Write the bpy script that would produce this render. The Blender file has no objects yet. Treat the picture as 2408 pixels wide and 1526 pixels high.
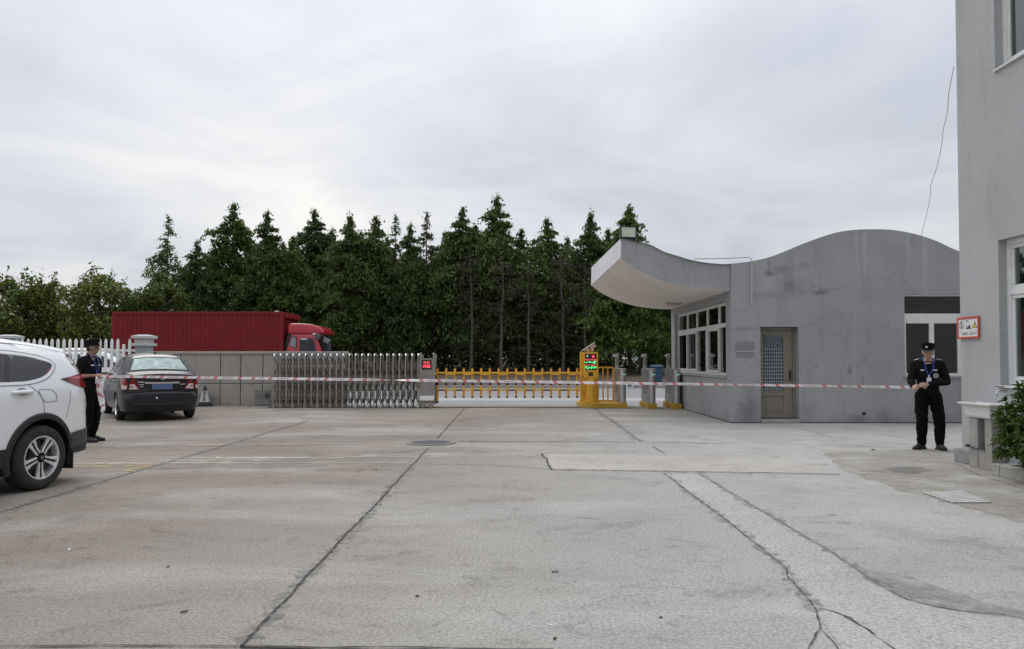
import bpy, bmesh, math, random
import numpy as np
from mathutils import Vector, Matrix, noise as mnoise
from mathutils.geometry import delaunay_2d_cdt
random.seed(7)
SC = bpy.context.scene
COL = SC.collection
R = math.radians
# ------------------------------------------------------------------ camera, sky, sun, exposure
F = 1750.0                      # focal length in reference pixels (reference picture 2407 wide)
PITCH = R(1.5)
H = 1.43                        # eye height of the photographer
SHY = 846 - 763 - F * math.tan(PITCH)
cam = bpy.data.cameras.new('camera')
cam.sensor_width = 36.0
cam.lens = 36.0 * F / 2407.0
cam.shift_y = SHY / 2407.0
cam.clip_start = 0.1
cam.clip_end = 3000
cam_o = bpy.data.objects.new('camera', cam)
COL.objects.link(cam_o)
cam_o.location = (0, 0, H)
cam_o.rotation_euler = (math.pi / 2 + PITCH, 0, 0)
SC.camera = cam_o
SC.render.resolution_x, SC.render.resolution_y = 1024, 649
SC.view_settings.view_transform = 'Standard'
SC.view_settings.look = 'None'
SC.view_settings.exposure = 0.16
SC.view_settings.gamma = 1.0

SUN_EL, SUN_AZ = R(48), R(-28)          # azimuth from +Y, negative = to the left
sd = Vector((math.sin(SUN_AZ) * math.cos(SUN_EL), math.cos(SUN_AZ) * math.cos(SUN_EL), math.sin(SUN_EL)))
sun = bpy.data.lights.new('sun', 'SUN')
sun.energy = 0.9
sun.angle = R(25)
sun.color = (1.0, 0.965, 0.92)
sun_o = bpy.data.objects.new('sun', sun)
COL.objects.link(sun_o)
sun_o.rotation_euler = (-sd).to_track_quat('-Z', 'Y').to_euler()

W = bpy.data.worlds.new('World')
SC.world = W
W.use_nodes = True
nt = W.node_tree
nt.nodes.clear()
def wn(t, **k):
    n = nt.nodes.new(t)
    for a, b in k.items(): setattr(n, a, b)
    return n
L = nt.links.new
out = wn('ShaderNodeOutputWorld'); bg = wn('ShaderNodeBackground')
bg.inputs['Strength'].default_value = 0.1
L(bg.outputs[0], out.inputs[0])
sky = wn('ShaderNodeTexSky', sky_type='NISHITA', sun_disc=False, sun_elevation=SUN_EL, sun_rotation=SUN_AZ,
         air_density=1.0, dust_density=3.0, ozone_density=1.0)
tc = wn('ShaderNodeTexCoord')
sx = wn('ShaderNodeSeparateXYZ'); L(tc.outputs['Generated'], sx.inputs[0])
def wm(op, a, b=None, clamp=False):
    n = wn('ShaderNodeMath', operation=op, use_clamp=clamp)
    for i, v in enumerate((a, b)):
        if v is None: continue
        if isinstance(v, (int, float)): n.inputs[i].default_value = v
        else: L(v, n.inputs[i])
    return n.outputs[0]
zc = wm('MAXIMUM', sx.outputs[2], 0.0)
den = wm('ADD', zc, 0.16)
cx = wm('DIVIDE', sx.outputs[0], den); cy = wm('DIVIDE', sx.outputs[1], den)
cv = wn('ShaderNodeCombineXYZ'); L(cx, cv.inputs[0]); L(cy, cv.inputs[1])
def wnoise(scale, detail, rough, dist, off, sxy=(1, 1)):
    mp = wn('ShaderNodeMapping'); L(cv.outputs[0], mp.inputs[0])
    mp.inputs['Location'].default_value = off; mp.inputs['Scale'].default_value = (sxy[0], sxy[1], 1)
    n = wn('ShaderNodeTexNoise'); L(mp.outputs[0], n.inputs['Vector'])
    n.inputs['Scale'].default_value = scale; n.inputs['Detail'].default_value = detail
    n.inputs['Roughness'].default_value = rough; n.inputs['Distortion'].default_value = dist
    return n.outputs['Fac']
n1 = wnoise(0.62, 7, 0.5, 0.5, (3.1, 1.7, 0), (1, .8))
n2 = wnoise(1.5, 8, 0.5, 0.8, (8.3, 4.1, 0), (.85, .95))
nm = wm('ADD', wm('MULTIPLY', n1, 0.64), wm('MULTIPLY', n2, 0.36))
cr = wn('ShaderNodeValToRGB'); L(nm, cr.inputs[0])
e = cr.color_ramp.elements
e[0].position = 0.38; e[0].color = (0.49, 0.525, 0.595, 1)
e[1].position = 0.62; e[1].color = (0.76, 0.775, 0.79, 1)
m_ = cr.color_ramp.elements.new(0.50); m_.color = (0.61, 0.64, 0.705, 1)
# brighter, warmer patch of thin cloud low in the sky behind the trees, and a brighter zenith, as under any overcast
def glow(dirv, power, gain):
    vd = wn('ShaderNodeVectorMath', operation='DOT_PRODUCT'); L(tc.outputs['Generated'], vd.inputs[0])
    vd.inputs[1].default_value = Vector(dirv).normalized()
    return wm('MULTIPLY', wm('POWER', wm('MAXIMUM', vd.outputs['Value'], 0.0), power), gain)
g1 = wm('ADD', glow((-0.34, 1, 0.19), 30, 0.15), glow((-.1, 1, .14), 10, .07))
zen = wm('MULTIPLY', wm('POWER', zc, 2.4), 1.8)
gain = wm('ADD', wm('ADD', g1, zen), 0.885)
vm = wn('ShaderNodeVectorMath', operation='SCALE'); L(cr.outputs[0], vm.inputs[0]); L(gain, vm.inputs['Scale'])
warm = wn('ShaderNodeMix', data_type='RGBA', blend_type='MULTIPLY')
L(wm('MULTIPLY', g1, 3.4, True), warm.inputs['Factor']); L(vm.outputs[0], warm.inputs['A'])
warm.inputs['B'].default_value = (1.04, 1.0, 0.92, 1)
v10 = wn('ShaderNodeVectorMath', operation='SCALE'); L(warm.outputs['Result'], v10.inputs[0]); v10.inputs['Scale'].default_value = 10.0
mx = wn('ShaderNodeMix', data_type='RGBA'); mx.inputs['Factor'].default_value = 0.93
L(sky.outputs[0], mx.inputs['A']); L(v10.outputs[0], mx.inputs['B'])
L(mx.outputs['Result'], bg.inputs['Color'])

# ------------------------------------------------------------------ measuring helpers
def ray(u, v):
    xc = (u - 1203.5) / F; yc = ((763 - v) + SHY) / F
    return Vector((xc, math.cos(PITCH) - yc * math.sin(PITCH), math.sin(PITCH) + yc * math.cos(PITCH)))
def P(u, v, Y):
    d = ray(u, v); return d * (Y / d.y) + Vector((0, 0, H))
def G(u, v, z=0.0):
    d = ray(u, v); return d * ((z - H) / d.z) + Vector((0, 0, H))

# ------------------------------------------------------------------ materials
MATS = {}
def nodes(m):
    m.use_nodes = True; t = m.node_tree; t.nodes.clear()
    o = t.nodes.new('ShaderNodeOutputMaterial'); b = t.nodes.new('ShaderNodeBsdfPrincipled')
    t.links.new(b.outputs[0], o.inputs[0]); return t, b, o
def tnoise(t, scale, detail=5, rough=0.6, sc=(1, 1, 1), off=(0, 0, 0), dist=0.0, coord='Object'):
    c = t.nodes.new('ShaderNodeTexCoord'); mp = t.nodes.new('ShaderNodeMapping')
    mp.inputs['Scale'].default_value = sc; mp.inputs['Location'].default_value = off
    t.links.new(c.outputs[coord], mp.inputs[0])
    n = t.nodes.new('ShaderNodeTexNoise'); t.links.new(mp.outputs[0], n.inputs['Vector'])
    n.inputs['Scale'].default_value = scale; n.inputs['Detail'].default_value = detail
    n.inputs['Roughness'].default_value = rough; n.inputs['Distortion'].default_value = dist
    return n.outputs['Fac']
def tramp(t, fac, stops):
    r = t.nodes.new('ShaderNodeValToRGB'); t.links.new(fac, r.inputs[0])
    el = r.color_ramp.elements
    while len(el) < len(stops): el.new(0.5)
    for e_, (p_, c_) in zip(el, stops):
        e_.position = p_; e_.color = (*c_, 1) if not isinstance(c_, (int, float)) else (c_, c_, c_, 1)
    return r.outputs[0]
def tmix(t, fac, a, b, mode='MIX'):
    m = t.nodes.new('ShaderNodeMix'); m.data_type = 'RGBA'; m.blend_type = mode
    for s, v in (('Factor', fac), ('A', a), ('B', b)):
        if isinstance(v, (int, float)): m.inputs[s].default_value = v if s == 'Factor' else (v, v, v, 1)
        elif isinstance(v, tuple): m.inputs[s].default_value = (*v, 1)
        else: t.links.new(v, m.inputs[s])
    return m.outputs['Result']
def tmath(t, op, a, b=None, clamp=False):
    n = t.nodes.new('ShaderNodeMath'); n.operation = op; n.use_clamp = clamp
    for i, v in enumerate((a, b)):
        if v is None: continue
        if isinstance(v, (int, float)): n.inputs[i].default_value = v
        else: t.links.new(v, n.inputs[i])
    return n.outputs[0]
def tbump(t, b, h, strength, dist=0.01):
    n = t.nodes.new('ShaderNodeBump'); n.inputs['Strength'].default_value = strength; n.inputs['Distance'].default_value = dist
    t.links.new(h, n.inputs['Height']); t.links.new(n.outputs[0], b.inputs['Normal'])
def mat(name, col, rough=0.6, metal=0.0, var=0.12, scale=6.0, bump=0.0, bscale=60.0, spec=0.5, coat=0.0, emit=0.0, dirt=None):
    if name in MATS: return MATS[name]
    m = bpy.data.materials.new(name); t, b, o = nodes(m)
    b.inputs['Roughness'].default_value = rough; b.inputs['Metallic'].default_value = metal
    b.inputs['Specular IOR Level'].default_value = spec; b.inputs['Coat Weight'].default_value = coat
    n = tnoise(t, scale)
    c = tramp(t, n, [(0.25, tuple(x * (1 - var) for x in col)), (0.75, tuple(min(1, x * (1 + var)) for x in col))])
    if dirt:
        d = tramp(t, tnoise(t, dirt[1], 8, 0.7, off=(3, 1, 2)), [(0.5, 0.0), (0.72, dirt[2])])
        c = tmix(t, d, c, dirt[0])
    t.links.new(c, b.inputs['Base Color'])
    if emit:
        t.links.new(c, b.inputs['Emission Color']); b.inputs['Emission Strength'].default_value = emit
    if bump: tbump(t, b, tnoise(t, bscale, 4), bump, 0.004)
    MATS[name] = m; return m
def glass(name, tint, refl=1.0, rough=0.02):
    if name in MATS: return MATS[name]
    m = bpy.data.materials.new(name); t, b, o = nodes(m)
    t.nodes.remove(b)
    tr = t.nodes.new('ShaderNodeBsdfTransparent'); tr.inputs[0].default_value = (*tint, 1)
    gl = t.nodes.new('ShaderNodeBsdfGlossy'); gl.inputs['Roughness'].default_value = rough
    gl.inputs['Color'].default_value = (.9, .93, .92, 1)
    fr = t.nodes.new('ShaderNodeFresnel'); fr.inputs[0].default_value = 1.5
    mx_ = t.nodes.new('ShaderNodeMixShader')
    t.links.new(tmath(t, 'MULTIPLY', fr.outputs[0], refl, True), mx_.inputs[0])
    t.links.new(tr.outputs[0], mx_.inputs[1]); t.links.new(gl.outputs[0], mx_.inputs[2])
    t.links.new(mx_.outputs[0], o.inputs[0]); MATS[name] = m; return m

# ------------------------------------------------------------------ object helpers
def tag(o, label=None, cat=None, group=None, kind=None):
    if label: o['label'] = label
    if cat: o['category'] = cat
    if group: o['group'] = group
    if kind: o['kind'] = kind
    return o
def thing(name, label, cat, loc=(0, 0, 0), rotz=0.0, group=None):
    o = bpy.data.objects.new(name, None); COL.objects.link(o)
    o.empty_display_size = 0.2
    o.location = loc; o.rotation_euler = (0, 0, rotz)
    return tag(o, label, cat, group)
def copy_tree(o, parent=None):
    c = o.copy(); COL.objects.link(c)
    if parent is not None: c.parent = parent
    for ch in [x for x in o.children]:
        copy_tree(ch, c)
    return c
class MB:
    """collects vertices and faces; build() links them as one mesh object"""
    def __init__(s, off=(0, 0, 0)):
        s.v = []; s.f = []; s.mi = []; s.off = Vector(off); s.cur = 0
    def add(s, vs, fs):
        k = len(s.v); s.v += [Vector(a) - s.off for a in vs]
        for f_ in fs: s.f.append([i + k for i in f_]); s.mi.append(s.cur)
        return s
    def box(s, lo, hi, rot=None, piv=None):
        x0, y0, z0 = lo; x1, y1, z1 = hi
        vs = [Vector(a) for a in ((x0, y0, z0), (x1, y0, z0), (x1, y1, z0), (x0, y1, z0), (x0, y0, z1), (x1, y0, z1), (x1, y1, z1), (x0, y1, z1))]
        if rot is not None:
            pv = Vector(piv) if piv is not None else (Vector(lo) + Vector(hi)) / 2
            vs = [rot @ (a - pv) + pv for a in vs]
        return s.add(vs, [(0, 3, 2, 1), (4, 5, 6, 7), (0, 1, 5, 4), (1, 2, 6, 5), (2, 3, 7, 6), (3, 0, 4, 7)])
    def cbox(s, c, d, rot=None):
        c = Vector(c); d = Vector(d) / 2; return s.box(c - d, c + d, rot)
    def quad(s, a, b, c, d): return s.add([a, b, c, d], [(0, 1, 2, 3)])
    def tube(s, path, r, n=8, caps=True):
        path = [Vector(a) for a in path]; rs = r if isinstance(r, (list, tuple)) else [r] * len(path)
        vs = []; fs = []
        up = None
        for i, p_ in enumerate(path):
            t_ = (path[min(i + 1, len(path) - 1)] - path[max(i - 1, 0)]).normalized()
            if up is None:
                up = Vector((0, 0, 1)) if abs(t_.z) < 0.9 else Vector((1, 0, 0))
            a = t_.cross(up)
            if a.length < 1e-4: a = t_.cross(Vector((0, 1, 0)))
            a.normalize(); b = a.cross(t_); up = b
            for k in range(n):
                q = 2 * math.pi * k / n
                vs.append(p_ + (a * math.cos(q) + b * math.sin(q)) * rs[i])
        for i in range(len(path) - 1):
            for k in range(n):
                k2 = (k + 1) % n
                fs.append((i * n + k, i * n + k2, (i + 1) * n + k2, (i + 1) * n + k))
        if caps: fs.append(tuple(range(n - 1, -1, -1))); fs.append(tuple((len(path) - 1) * n + k for k in range(n)))
        return s.add(vs, fs)
    def cyl(s, c, r, h, axis='Z', n=24, r2=None):
        d = {'X': Vector((1, 0, 0)), 'Y': Vector((0, 1, 0)), 'Z': Vector((0, 0, 1))}[axis]
        c = Vector(c); return s.tube([c - d * h / 2, c + d * h / 2], [r, r if r2 is None else r2], n)
    def lathe(s, prof, c, axis='Z', n=32, closed=False):
        c = Vector(c); vs = []; fs = []; m = len(prof)
        for k in range(n):
            q = 2 * math.pi * k / n; cc, ss = math.cos(q), math.sin(q)
            for (r_, h_) in prof:
                vs.append(c + (Vector((r_ * cc, r_ * ss, h_)) if axis == 'Z' else Vector((r_ * cc, h_, r_ * ss)) if axis == 'Y' else Vector((h_, r_ * cc, r_ * ss))))
        for k in range(n):
            k2 = (k + 1) % n
            for i in range(m - 1): fs.append((k * m + i, k2 * m + i, k2 * m + i + 1, k * m + i + 1))
            if closed: fs.append((k * m + m - 1, k2 * m + m - 1, k2 * m, k * m))
        return s.add(vs, fs)
    def prism(s, poly, d):
        n = len(poly); d = Vector(d); a = [Vector(p_) for p_ in poly]
        return s.add(a + [p_ + d for p_ in a], [tuple(range(n - 1, -1, -1)), tuple(range(n, 2 * n))] + [(i, (i + 1) % n, n + (i + 1) % n, n + i) for i in range(n)])
    def build(s, name, m, parent=None, smooth=False, bevel=0.0, seg=2, weld=False, label=None, angle=40):
        me = bpy.data.meshes.new(name)
        me.from_pydata([tuple(a) for a in s.v], [], s.f)
        ms = m if isinstance(m, (list, tuple)) else [m]
        for q in ms: me.materials.append(q)
        if len(ms) > 1: me.polygons.foreach_set('material_index', s.mi)
        bm = bmesh.new(); bm.from_mesh(me)
        if weld: bmesh.ops.remove_doubles(bm, verts=bm.verts, dist=0.0006)
        bmesh.ops.recalc_face_normals(bm, faces=bm.faces)
        if bevel:
            es = [e_ for e_ in bm.edges if len(e_.link_faces) == 2 and e_.calc_face_angle(0) > R(35)]
            bmesh.ops.bevel(bm, geom=es, offset=bevel, segments=seg, affect='EDGES', profile=0.6, clamp_overlap=True)
        if smooth:
            for f_ in bm.faces: f_.smooth = True
            for e_ in bm.edges:
                if len(e_.link_faces) == 2 and e_.calc_face_angle(0) > R(angle): e_.smooth = False
        bm.to_mesh(me); bm.free()
        o = bpy.data.objects.new(name, me); COL.objects.link(o)
        if parent is not None: o.parent = parent
        if label: o['label'] = label
        return o
def text_obj(name, body, size, m, parent, mtx, extrude=0.001, align='CENTER', off=None):
    cu = bpy.data.curves.new(name, 'FONT'); cu.body = body; cu.size = size; cu.align_x = align; cu.align_y = 'CENTER'; cu.extrude = extrude
    if off: cu.offset = off
    tmp = bpy.data.objects.new(name + '_t', cu); COL.objects.link(tmp)
    dg = bpy.context.evaluated_depsgraph_get(); dg.update()
    me = bpy.data.meshes.new_from_object(tmp.evaluated_get(dg))
    bpy.data.objects.remove(tmp)
    me.transform(mtx); me.name = name
    me.materials.clear(); me.materials.append(m)
    o = bpy.data.objects.new(name, me); COL.objects.link(o)
    if parent is not None: o.parent = parent
    return o
def pip(x, y, poly):
    c = False; n = len(poly); j = n - 1
    for i in range(n):
        xi, yi = poly[i]; xj, yj = poly[j]
        if (yi > y) != (yj > y) and x < (xj - xi) * (y - yi) / (yj - yi) + xi: c = not c
        j = i
    return c
def densify(poly, step):
    o_ = []
    for i in range(len(poly)):
        a = poly[i]; b = poly[(i + 1) % len(poly)]
        n = max(1, int(math.ceil(math.dist(a, b) / step)))
        for k in range(n): o_.append((a[0] + (b[0] - a[0]) * k / n, a[1] + (b[1] - a[1]) * k / n))
    return o_
def region(outline, holes=(), step=0.08, edge=None):
    """triangulated 2-D region with inner points -> (points, triangles)"""
    edge = edge or step
    loops = [densify(outline, edge)] + [densify(h, edge) for h in holes]
    pts = []; ed = []
    for lp in loops:
        k = len(pts); pts += lp; ed += [(k + i, k + (i + 1) % len(lp)) for i in range(len(lp))]
    x0 = min(a[0] for a in outline); x1 = max(a[0] for a in outline); y0 = min(a[1] for a in outline); y1 = max(a[1] for a in outline)
    bd = np.array(pts)
    ny = int((y1 - y0) / step) + 1; nx = int((x1 - x0) / step) + 1
    for j in range(ny + 1):
        for i in range(nx + 1):
            x = x0 + (i + (0.5 if j % 2 else 0)) * step; y = y0 + j * step
            if not pip(x, y, outline) or any(pip(x, y, h) for h in holes): continue
            if ((bd - (x, y)) ** 2).sum(1).min() < (step * 0.45) ** 2: continue
            pts.append((x, y))
    r = delaunay_2d_cdt([Vector(a) for a in pts], ed, [], 0, 1e-5)
    vs = [(a.x, a.y) for a in r[0]]; fs = []
    for f_ in r[2]:
        cx_ = sum(vs[i][0] for i in f_) / len(f_); cy_ = sum(vs[i][1] for i in f_) / len(f_)
        if pip(cx_, cy_, outline) and not any(pip(cx_, cy_, h) for h in holes): fs.append(tuple(f_))
    return vs, fs
def catmull(pts, n=8, closed=False):
    o_ = []; m = len(pts)
    rng = range(m if closed else m - 1)
    for i in rng:
        p0 = pts[(i - 1) % m] if closed or i > 0 else pts[0]; p1 = pts[i]; p2 = pts[(i + 1) % m]; p3 = pts[(i + 2) % m] if closed or i + 2 < m else pts[-1]
        for k in range(n):
            t_ = k / n
            o_.append(tuple(0.5 * (2 * b + (c - a) * t_ + (2 * a - 5 * b + 4 * c - d) * t_ * t_ + (3 * b - a - 3 * c + d) * t_ ** 3) for a, b, c, d in zip(p0, p1, p2, p3)))
    if not closed: o_.append(tuple(pts[-1]))
    return o_
def interp(tab, x):
    if x <= tab[0][0]: return tab[0][1]
    for (a, b), (c, d) in zip(tab, tab[1:]):
        if x <= c: return b + (d - b) * (x - a) / (c - a)
    return tab[-1][1]
# ------------------------------------------------------------------ ground materials
def concrete_mat(name, base, dark, warm, warm_amt, streak=0.5):
    m = bpy.data.materials.new(name); t, b, o = nodes(m)
    b.inputs['Roughness'].default_value = 0.9; b.inputs['Specular IOR Level'].default_value = 0.03
    big = tnoise(t, 0.33, 6, 0.55, dist=0.5)
    st = tnoise(t, 0.8, 10, 0.66, sc=(0.9, 1.1, 1), off=(4, 2, 0), dist=0.9)
    st2 = tnoise(t, 2.6, 10, 0.72, sc=(0.95, 1.1, 1), off=(1, 9, 0), dist=0.9)
    st3 = tnoise(t, 9.0, 8, 0.75, sc=(1, 1, 1), off=(3, 3, 0), dist=1.2)
    fine = tnoise(t, 48, 6, 0.8)
    gr = tnoise(t, 190, 3, 0.8)
    c = tramp(t, big, [(0.36, tuple(x * .6 + y * .4 for x, y in zip(dark, base))), (0.60, base)])
    c = tmix(t, tramp(t, st, [(0.46, 0.0), (0.68, streak * .62)]), c, tuple(x * 0.72 for x in dark))
    c = tmix(t, tmath(t, 'MULTIPLY', tramp(t, st2, [(0.54, 0.0), (0.66, streak)]), tramp(t, st, [(0.40, .15), (0.56, 1.0)])), c, tuple(x * 0.60 for x in dark))
    c = tmix(t, tramp(t, st3, [(0.56, 0.0), (0.68, streak * .8)]), c, tuple(x * 0.55 for x in dark))
    # dirt brought in by lorries: browner slabs on the driving lane, left of the second joint
    tcn = t.nodes.new('ShaderNodeTexCoord'); sp = t.nodes.new('ShaderNodeSeparateXYZ'); t.links.new(tcn.outputs['Object'], sp.inputs[0])
    lane = tmath(t, 'ADD', tmath(t, 'MULTIPLY', sp.outputs[0], -0.16), tmath(t, 'MULTIPLY', big, 0.9))
    far = tmath(t, 'MULTIPLY', tmath(t, 'SUBTRACT', sp.outputs[1], 4.0), 0.035, True)
    wf = tmath(t, 'MULTIPLY', tramp(t, tmath(t, 'ADD', lane, far), [(0.12, 0.0), (1.1, 1.0)]), warm_amt, True)
    c = tmix(t, wf, c, warm, 'MULTIPLY')
    pale = tramp(t, tnoise(t, 0.55, 7, 0.6, sc=(.5, 1.2, 1), off=(7, 5, 0), dist=0.5), [(0.5, 0.0), (0.72, 0.4)])
    c = tmix(t, pale, c, tuple(min(1, x * 1.25) for x in base))
    # scattered small dark stains
    vo = t.nodes.new('ShaderNodeTexVoronoi'); vo.inputs['Scale'].default_value = 0.9; t.links.new(tcn.outputs['Object'], vo.inputs['Vector'])
    sp_d = tramp(t, tmath(t, 'ADD', vo.outputs['Distance'], tmath(t, 'MULTIPLY', tnoise(t, 14, 4), 0.10)), [(0.075, 0.55), (0.11, 0.0)])
    c = tmix(t, sp_d, c, tuple(x * 0.5 for x in dark))
    g = tramp(t, fine, [(0.40, 0.66), (0.60, 1.24)])
    c = tmix(t, 0.85, c, g, 'MULTIPLY')
    g2 = tramp(t, gr, [(0.38, 0.70), (0.62, 1.25)])
    c = tmix(t, 0.8, c, g2, 'MULTIPLY')
    t.links.new(c, b.inputs['Base Color'])
    tbump(t, b, tmath(t, 'ADD', fine, tmath(t, 'MULTIPLY', gr, 0.6)), 0.45, 0.006)
    MATS[name] = m; return m
YARD = concrete_mat('yard_concrete', (0.462, 0.449, 0.42), (0.335, 0.323, 0.30), (0.62, 0.565, 0.505), 1.0, .58)
PATCH = concrete_mat('patch_concrete', (0.475, 0.447, 0.40), (0.375, 0.352, 0.31), (0.9, 0.85, 0.8), 0.3, 0.5)
STRIP = concrete_mat('strip_concrete', (0.485, 0.467, 0.432), (0.385, 0.368, 0.34), (0.9, 0.85, 0.8), 0.3, 0.55)
CORNER = concrete_mat('corner_concrete', (0.38, 0.355, 0.31), (0.27, 0.245, 0.21), (0.8, 0.72, 0.63), 0.7, 0.6)
DARKST = concrete_mat('damp_concrete', (0.20, 0.195, 0.185), (0.14, 0.135, 0.13), (0.8, 0.75, 0.7), 0.5, 0.4)
ASPH = concrete_mat('road_surface', (0.305, 0.297, 0.29), (0.25, 0.245, 0.24), (0.9, 0.9, 0.9), 0.3, 0.2)
APRON = concrete_mat('apron_concrete', (0.43, 0.42, 0.395), (0.36, 0.35, 0.33), (0.9, 0.85, 0.8), 0.3, 0.2)
CRACK = mat('joint_dirt', (0.06, 0.055, 0.05), 0.95, var=0.5, scale=14)
CRACKP = mat('joint_pale', (0.17, 0.16, 0.148), 0.95, var=0.5, scale=14)
def worn(name, col, lo, hi, scale, sc=(1, 1, 1)):
    m = bpy.data.materials.new(name); t, b, o = nodes(m)
    b.inputs['Base Color'].default_value = (*col, 1); b.inputs['Roughness'].default_value = 0.85
    tr = t.nodes.new('ShaderNodeBsdfTransparent'); ms = t.nodes.new('ShaderNodeMixShader')
    t.links.new(tramp(t, tnoise(t, scale, 8, 0.72, sc=sc), [(lo, 0.0), (hi, 0.9)]), ms.inputs[0])
    t.links.new(tr.outputs[0], ms.inputs[1]); t.links.new(b.outputs[0], ms.inputs[2]); t.links.new(ms.outputs[0], o.inputs[0])
    return m
CHALK = worn('worn_white', (0.60, 0.585, 0.54), 0.46, 0.66, 2.4, (0.5, 2.2, 1))
YELLOW_W = worn('worn_yellow', (0.52, 0.37, 0.10), 0.36, 0.52, 5)
WHITE_W = worn('worn_white_line', (0.70, 0.70, 0.68), 0.34, 0.50, 4)
BEIGE_W = worn('worn_beige', (0.50, 0.45, 0.36), 0.44, 0.68, 2.4, (0.35, 2, 1))

def struct(name, mb, m, **k):
    return tag(mb.build(name, m, **k), kind='structure')
# far ground, yard, road
dirt = bpy.data.materials.new('dirt'); t, b, o = nodes(dirt)
b.inputs['Roughness'].default_value = 0.95
c_ = tramp(t, tnoise(t, 0.7, 9, 0.72), [(0.3, (0.06, 0.05, 0.04)), (0.5, (0.13, 0.10, 0.075)), (0.62, (0.20, 0.15, 0.105)), (0.72, (0.075, 0.085, 0.035))])
t.links.new(c_, b.inputs['Base Color']); tbump(t, b, tnoise(t, 18, 6, 0.7), 0.8, 0.05)
struct('ground', MB().quad((-700, -200, -.12), (700, -200, -.12), (700, 1200, -.12), (-700, 1200, -.12)), dirt)
struct('yard', MB().box((-30, -14, -.11), (30, 23.55, 0)), YARD)
struct('entrance_ramp', MB().box((-30, 23.56, -.11), (30, 26.6, -0.02)), concrete_mat('ramp_surface', (.33, .325, .32), (.27, .265, .26), (.9, .9, .9), .3, .25))
struct('apron', MB().box((-30, 26.605, -.11), (30, 28.6, -0.025)), APRON)
struct('road', MB().box((-160, 28.605, -.11), (160, 39.0, -0.05)), ASPH)
# verge: bank of bare soil on which the conifers stand
mb = MB(); xs = np.linspace(-150, 150, 121); ys = [39.25, 40, 41.5, 43, 45, 48, 52, 58, 66, 80, 120]
zb = [0.0, 0.05, .2, .38, .55, .72, .8, .86, .92, .95, .9]
vs = []; 
for y_, z_ in zip(ys, zb):
    for x_ in xs: vs.append((x_, y_, z_ + (0.16 * mnoise.noise((x_ * .35, y_ * .4, 1)) if y_ > 40 else 0)))
n = len(xs)
mb.add(vs, [(j * n + i, j * n + i + 1, (j + 1) * n + i + 1, (j + 1) * n + i) for j in range(len(ys) - 1) for i in range(n - 1)])
struct('verge', mb, dirt, smooth=True)
KERB = mat('kerb_stone', (0.30, 0.29, 0.275), 0.9, var=0.25, scale=1.5, bump=0.3)
mb = MB()
for k in range(-60, 60): mb.box((k * 1.0 + .01, 39.0, -.1), (k + .99, 39.24, 0.09))
struct('road_kerb', mb, KERB, bevel=0.015)

# ------------------------------------------------------------------ joints, cracks, patches and paint, measured on the ground
def ribbon(pts, width, jit, z, mb, sub=0.12, seed=0, taper=False):
    rnd = random.Random(seed); ps = [Vector((a[0], a[1], 0)) for a in pts]; q = []
    for a, b_ in zip(ps, ps[1:]):
        n_ = max(1, int((b_ - a).length / sub))
        for k in range(n_): q.append(a.lerp(b_, k / n_))
    q.append(ps[-1])
    vs = []; m_ = len(q)
    off = 0
    for i, p_ in enumerate(q):
        t_ = (q[min(i + 1, m_ - 1)] - q[max(i - 1, 0)]).normalized(); nn = Vector((-t_.y, t_.x, 0))
        off = off * 0.75 + rnd.uniform(-jit, jit)
        w = width * rnd.uniform(0.3, 1.6) / 2
        if taper: w *= max(0.15, 1 - i / m_)
        c = p_ + nn * off
        vs += [(c + nn * w) + Vector((0, 0, z)), (c - nn * w) + Vector((0, 0, z))]
    mb.add(vs, [(2 * i, 2 * i + 1, 2 * i + 3, 2 * i + 2) for i in range(m_ - 1)])
def gp(*uv): return [tuple(G(u, v))[:2] for u, v in uv]
ZL = 0.008
mb = MB()
ribbon(gp((565, 1523), (760, 1316), (970, 1093), (1005, 1055)) , 0.017, .006, ZL, mb, sub=.05, seed=1)
ribbon(gp((1028, 1031), (1095, 957)), 0.022, .006, ZL, mb, seed=2)
ribbon([(-1.35, 3.7), (-1.35, -6)], 0.022, .006, ZL, mb, seed=3)
ribbon(gp((-300, 1518), (0, 1521), (300, 1520), (565, 1523)), 0.012, .005, ZL, mb, seed=4)
ribbon(gp((565, 1523), (700, 1526), (940, 1525), (1300, 1530)), 0.018, .008, ZL, mb, seed=5)
ribbon(gp((1275, 1068), (1285, 1080), (1290, 1090), (1300, 1104)), 0.025, .012, ZL, mb, seed=8)
ribbon(gp((1850, 1338), (1846, 1352), (1870, 1380), (1905, 1415), (1922, 1440), (1926, 1478), (1912, 1500), (1902, 1530)), 0.0085, .007, ZL, mb, sub=.04, seed=10)
ribbon(gp((1922, 1432), (1960, 1441), (2000, 1455), (2030, 1475), (2060, 1500), (2120, 1535)), 0.009, .009, ZL, mb, sub=.04, seed=11)
ribbon(gp((1925, 1478), (1950, 1500), (1975, 1530)), 0.005, .006, ZL, mb, sub=.04, seed=12)
ribbon(gp((1985, 1452), (2040, 1482), (2050, 1492)), 0.006, .006, ZL, mb, sub=.04, seed=13)
struct('slab_joint', mb, CRACK)
mb = MB()                                          # grime spread along the joints, chipped edges
ribbon(gp((565, 1523), (760, 1316), (970, 1093)), 0.11, .02, .006, mb, sub=.06, seed=50); ribbon(gp((0, 1205), (330, 1106), (480, 1062), (725, 989)), 0.12, .02, .006, mb, sub=.08, seed=51)
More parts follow.
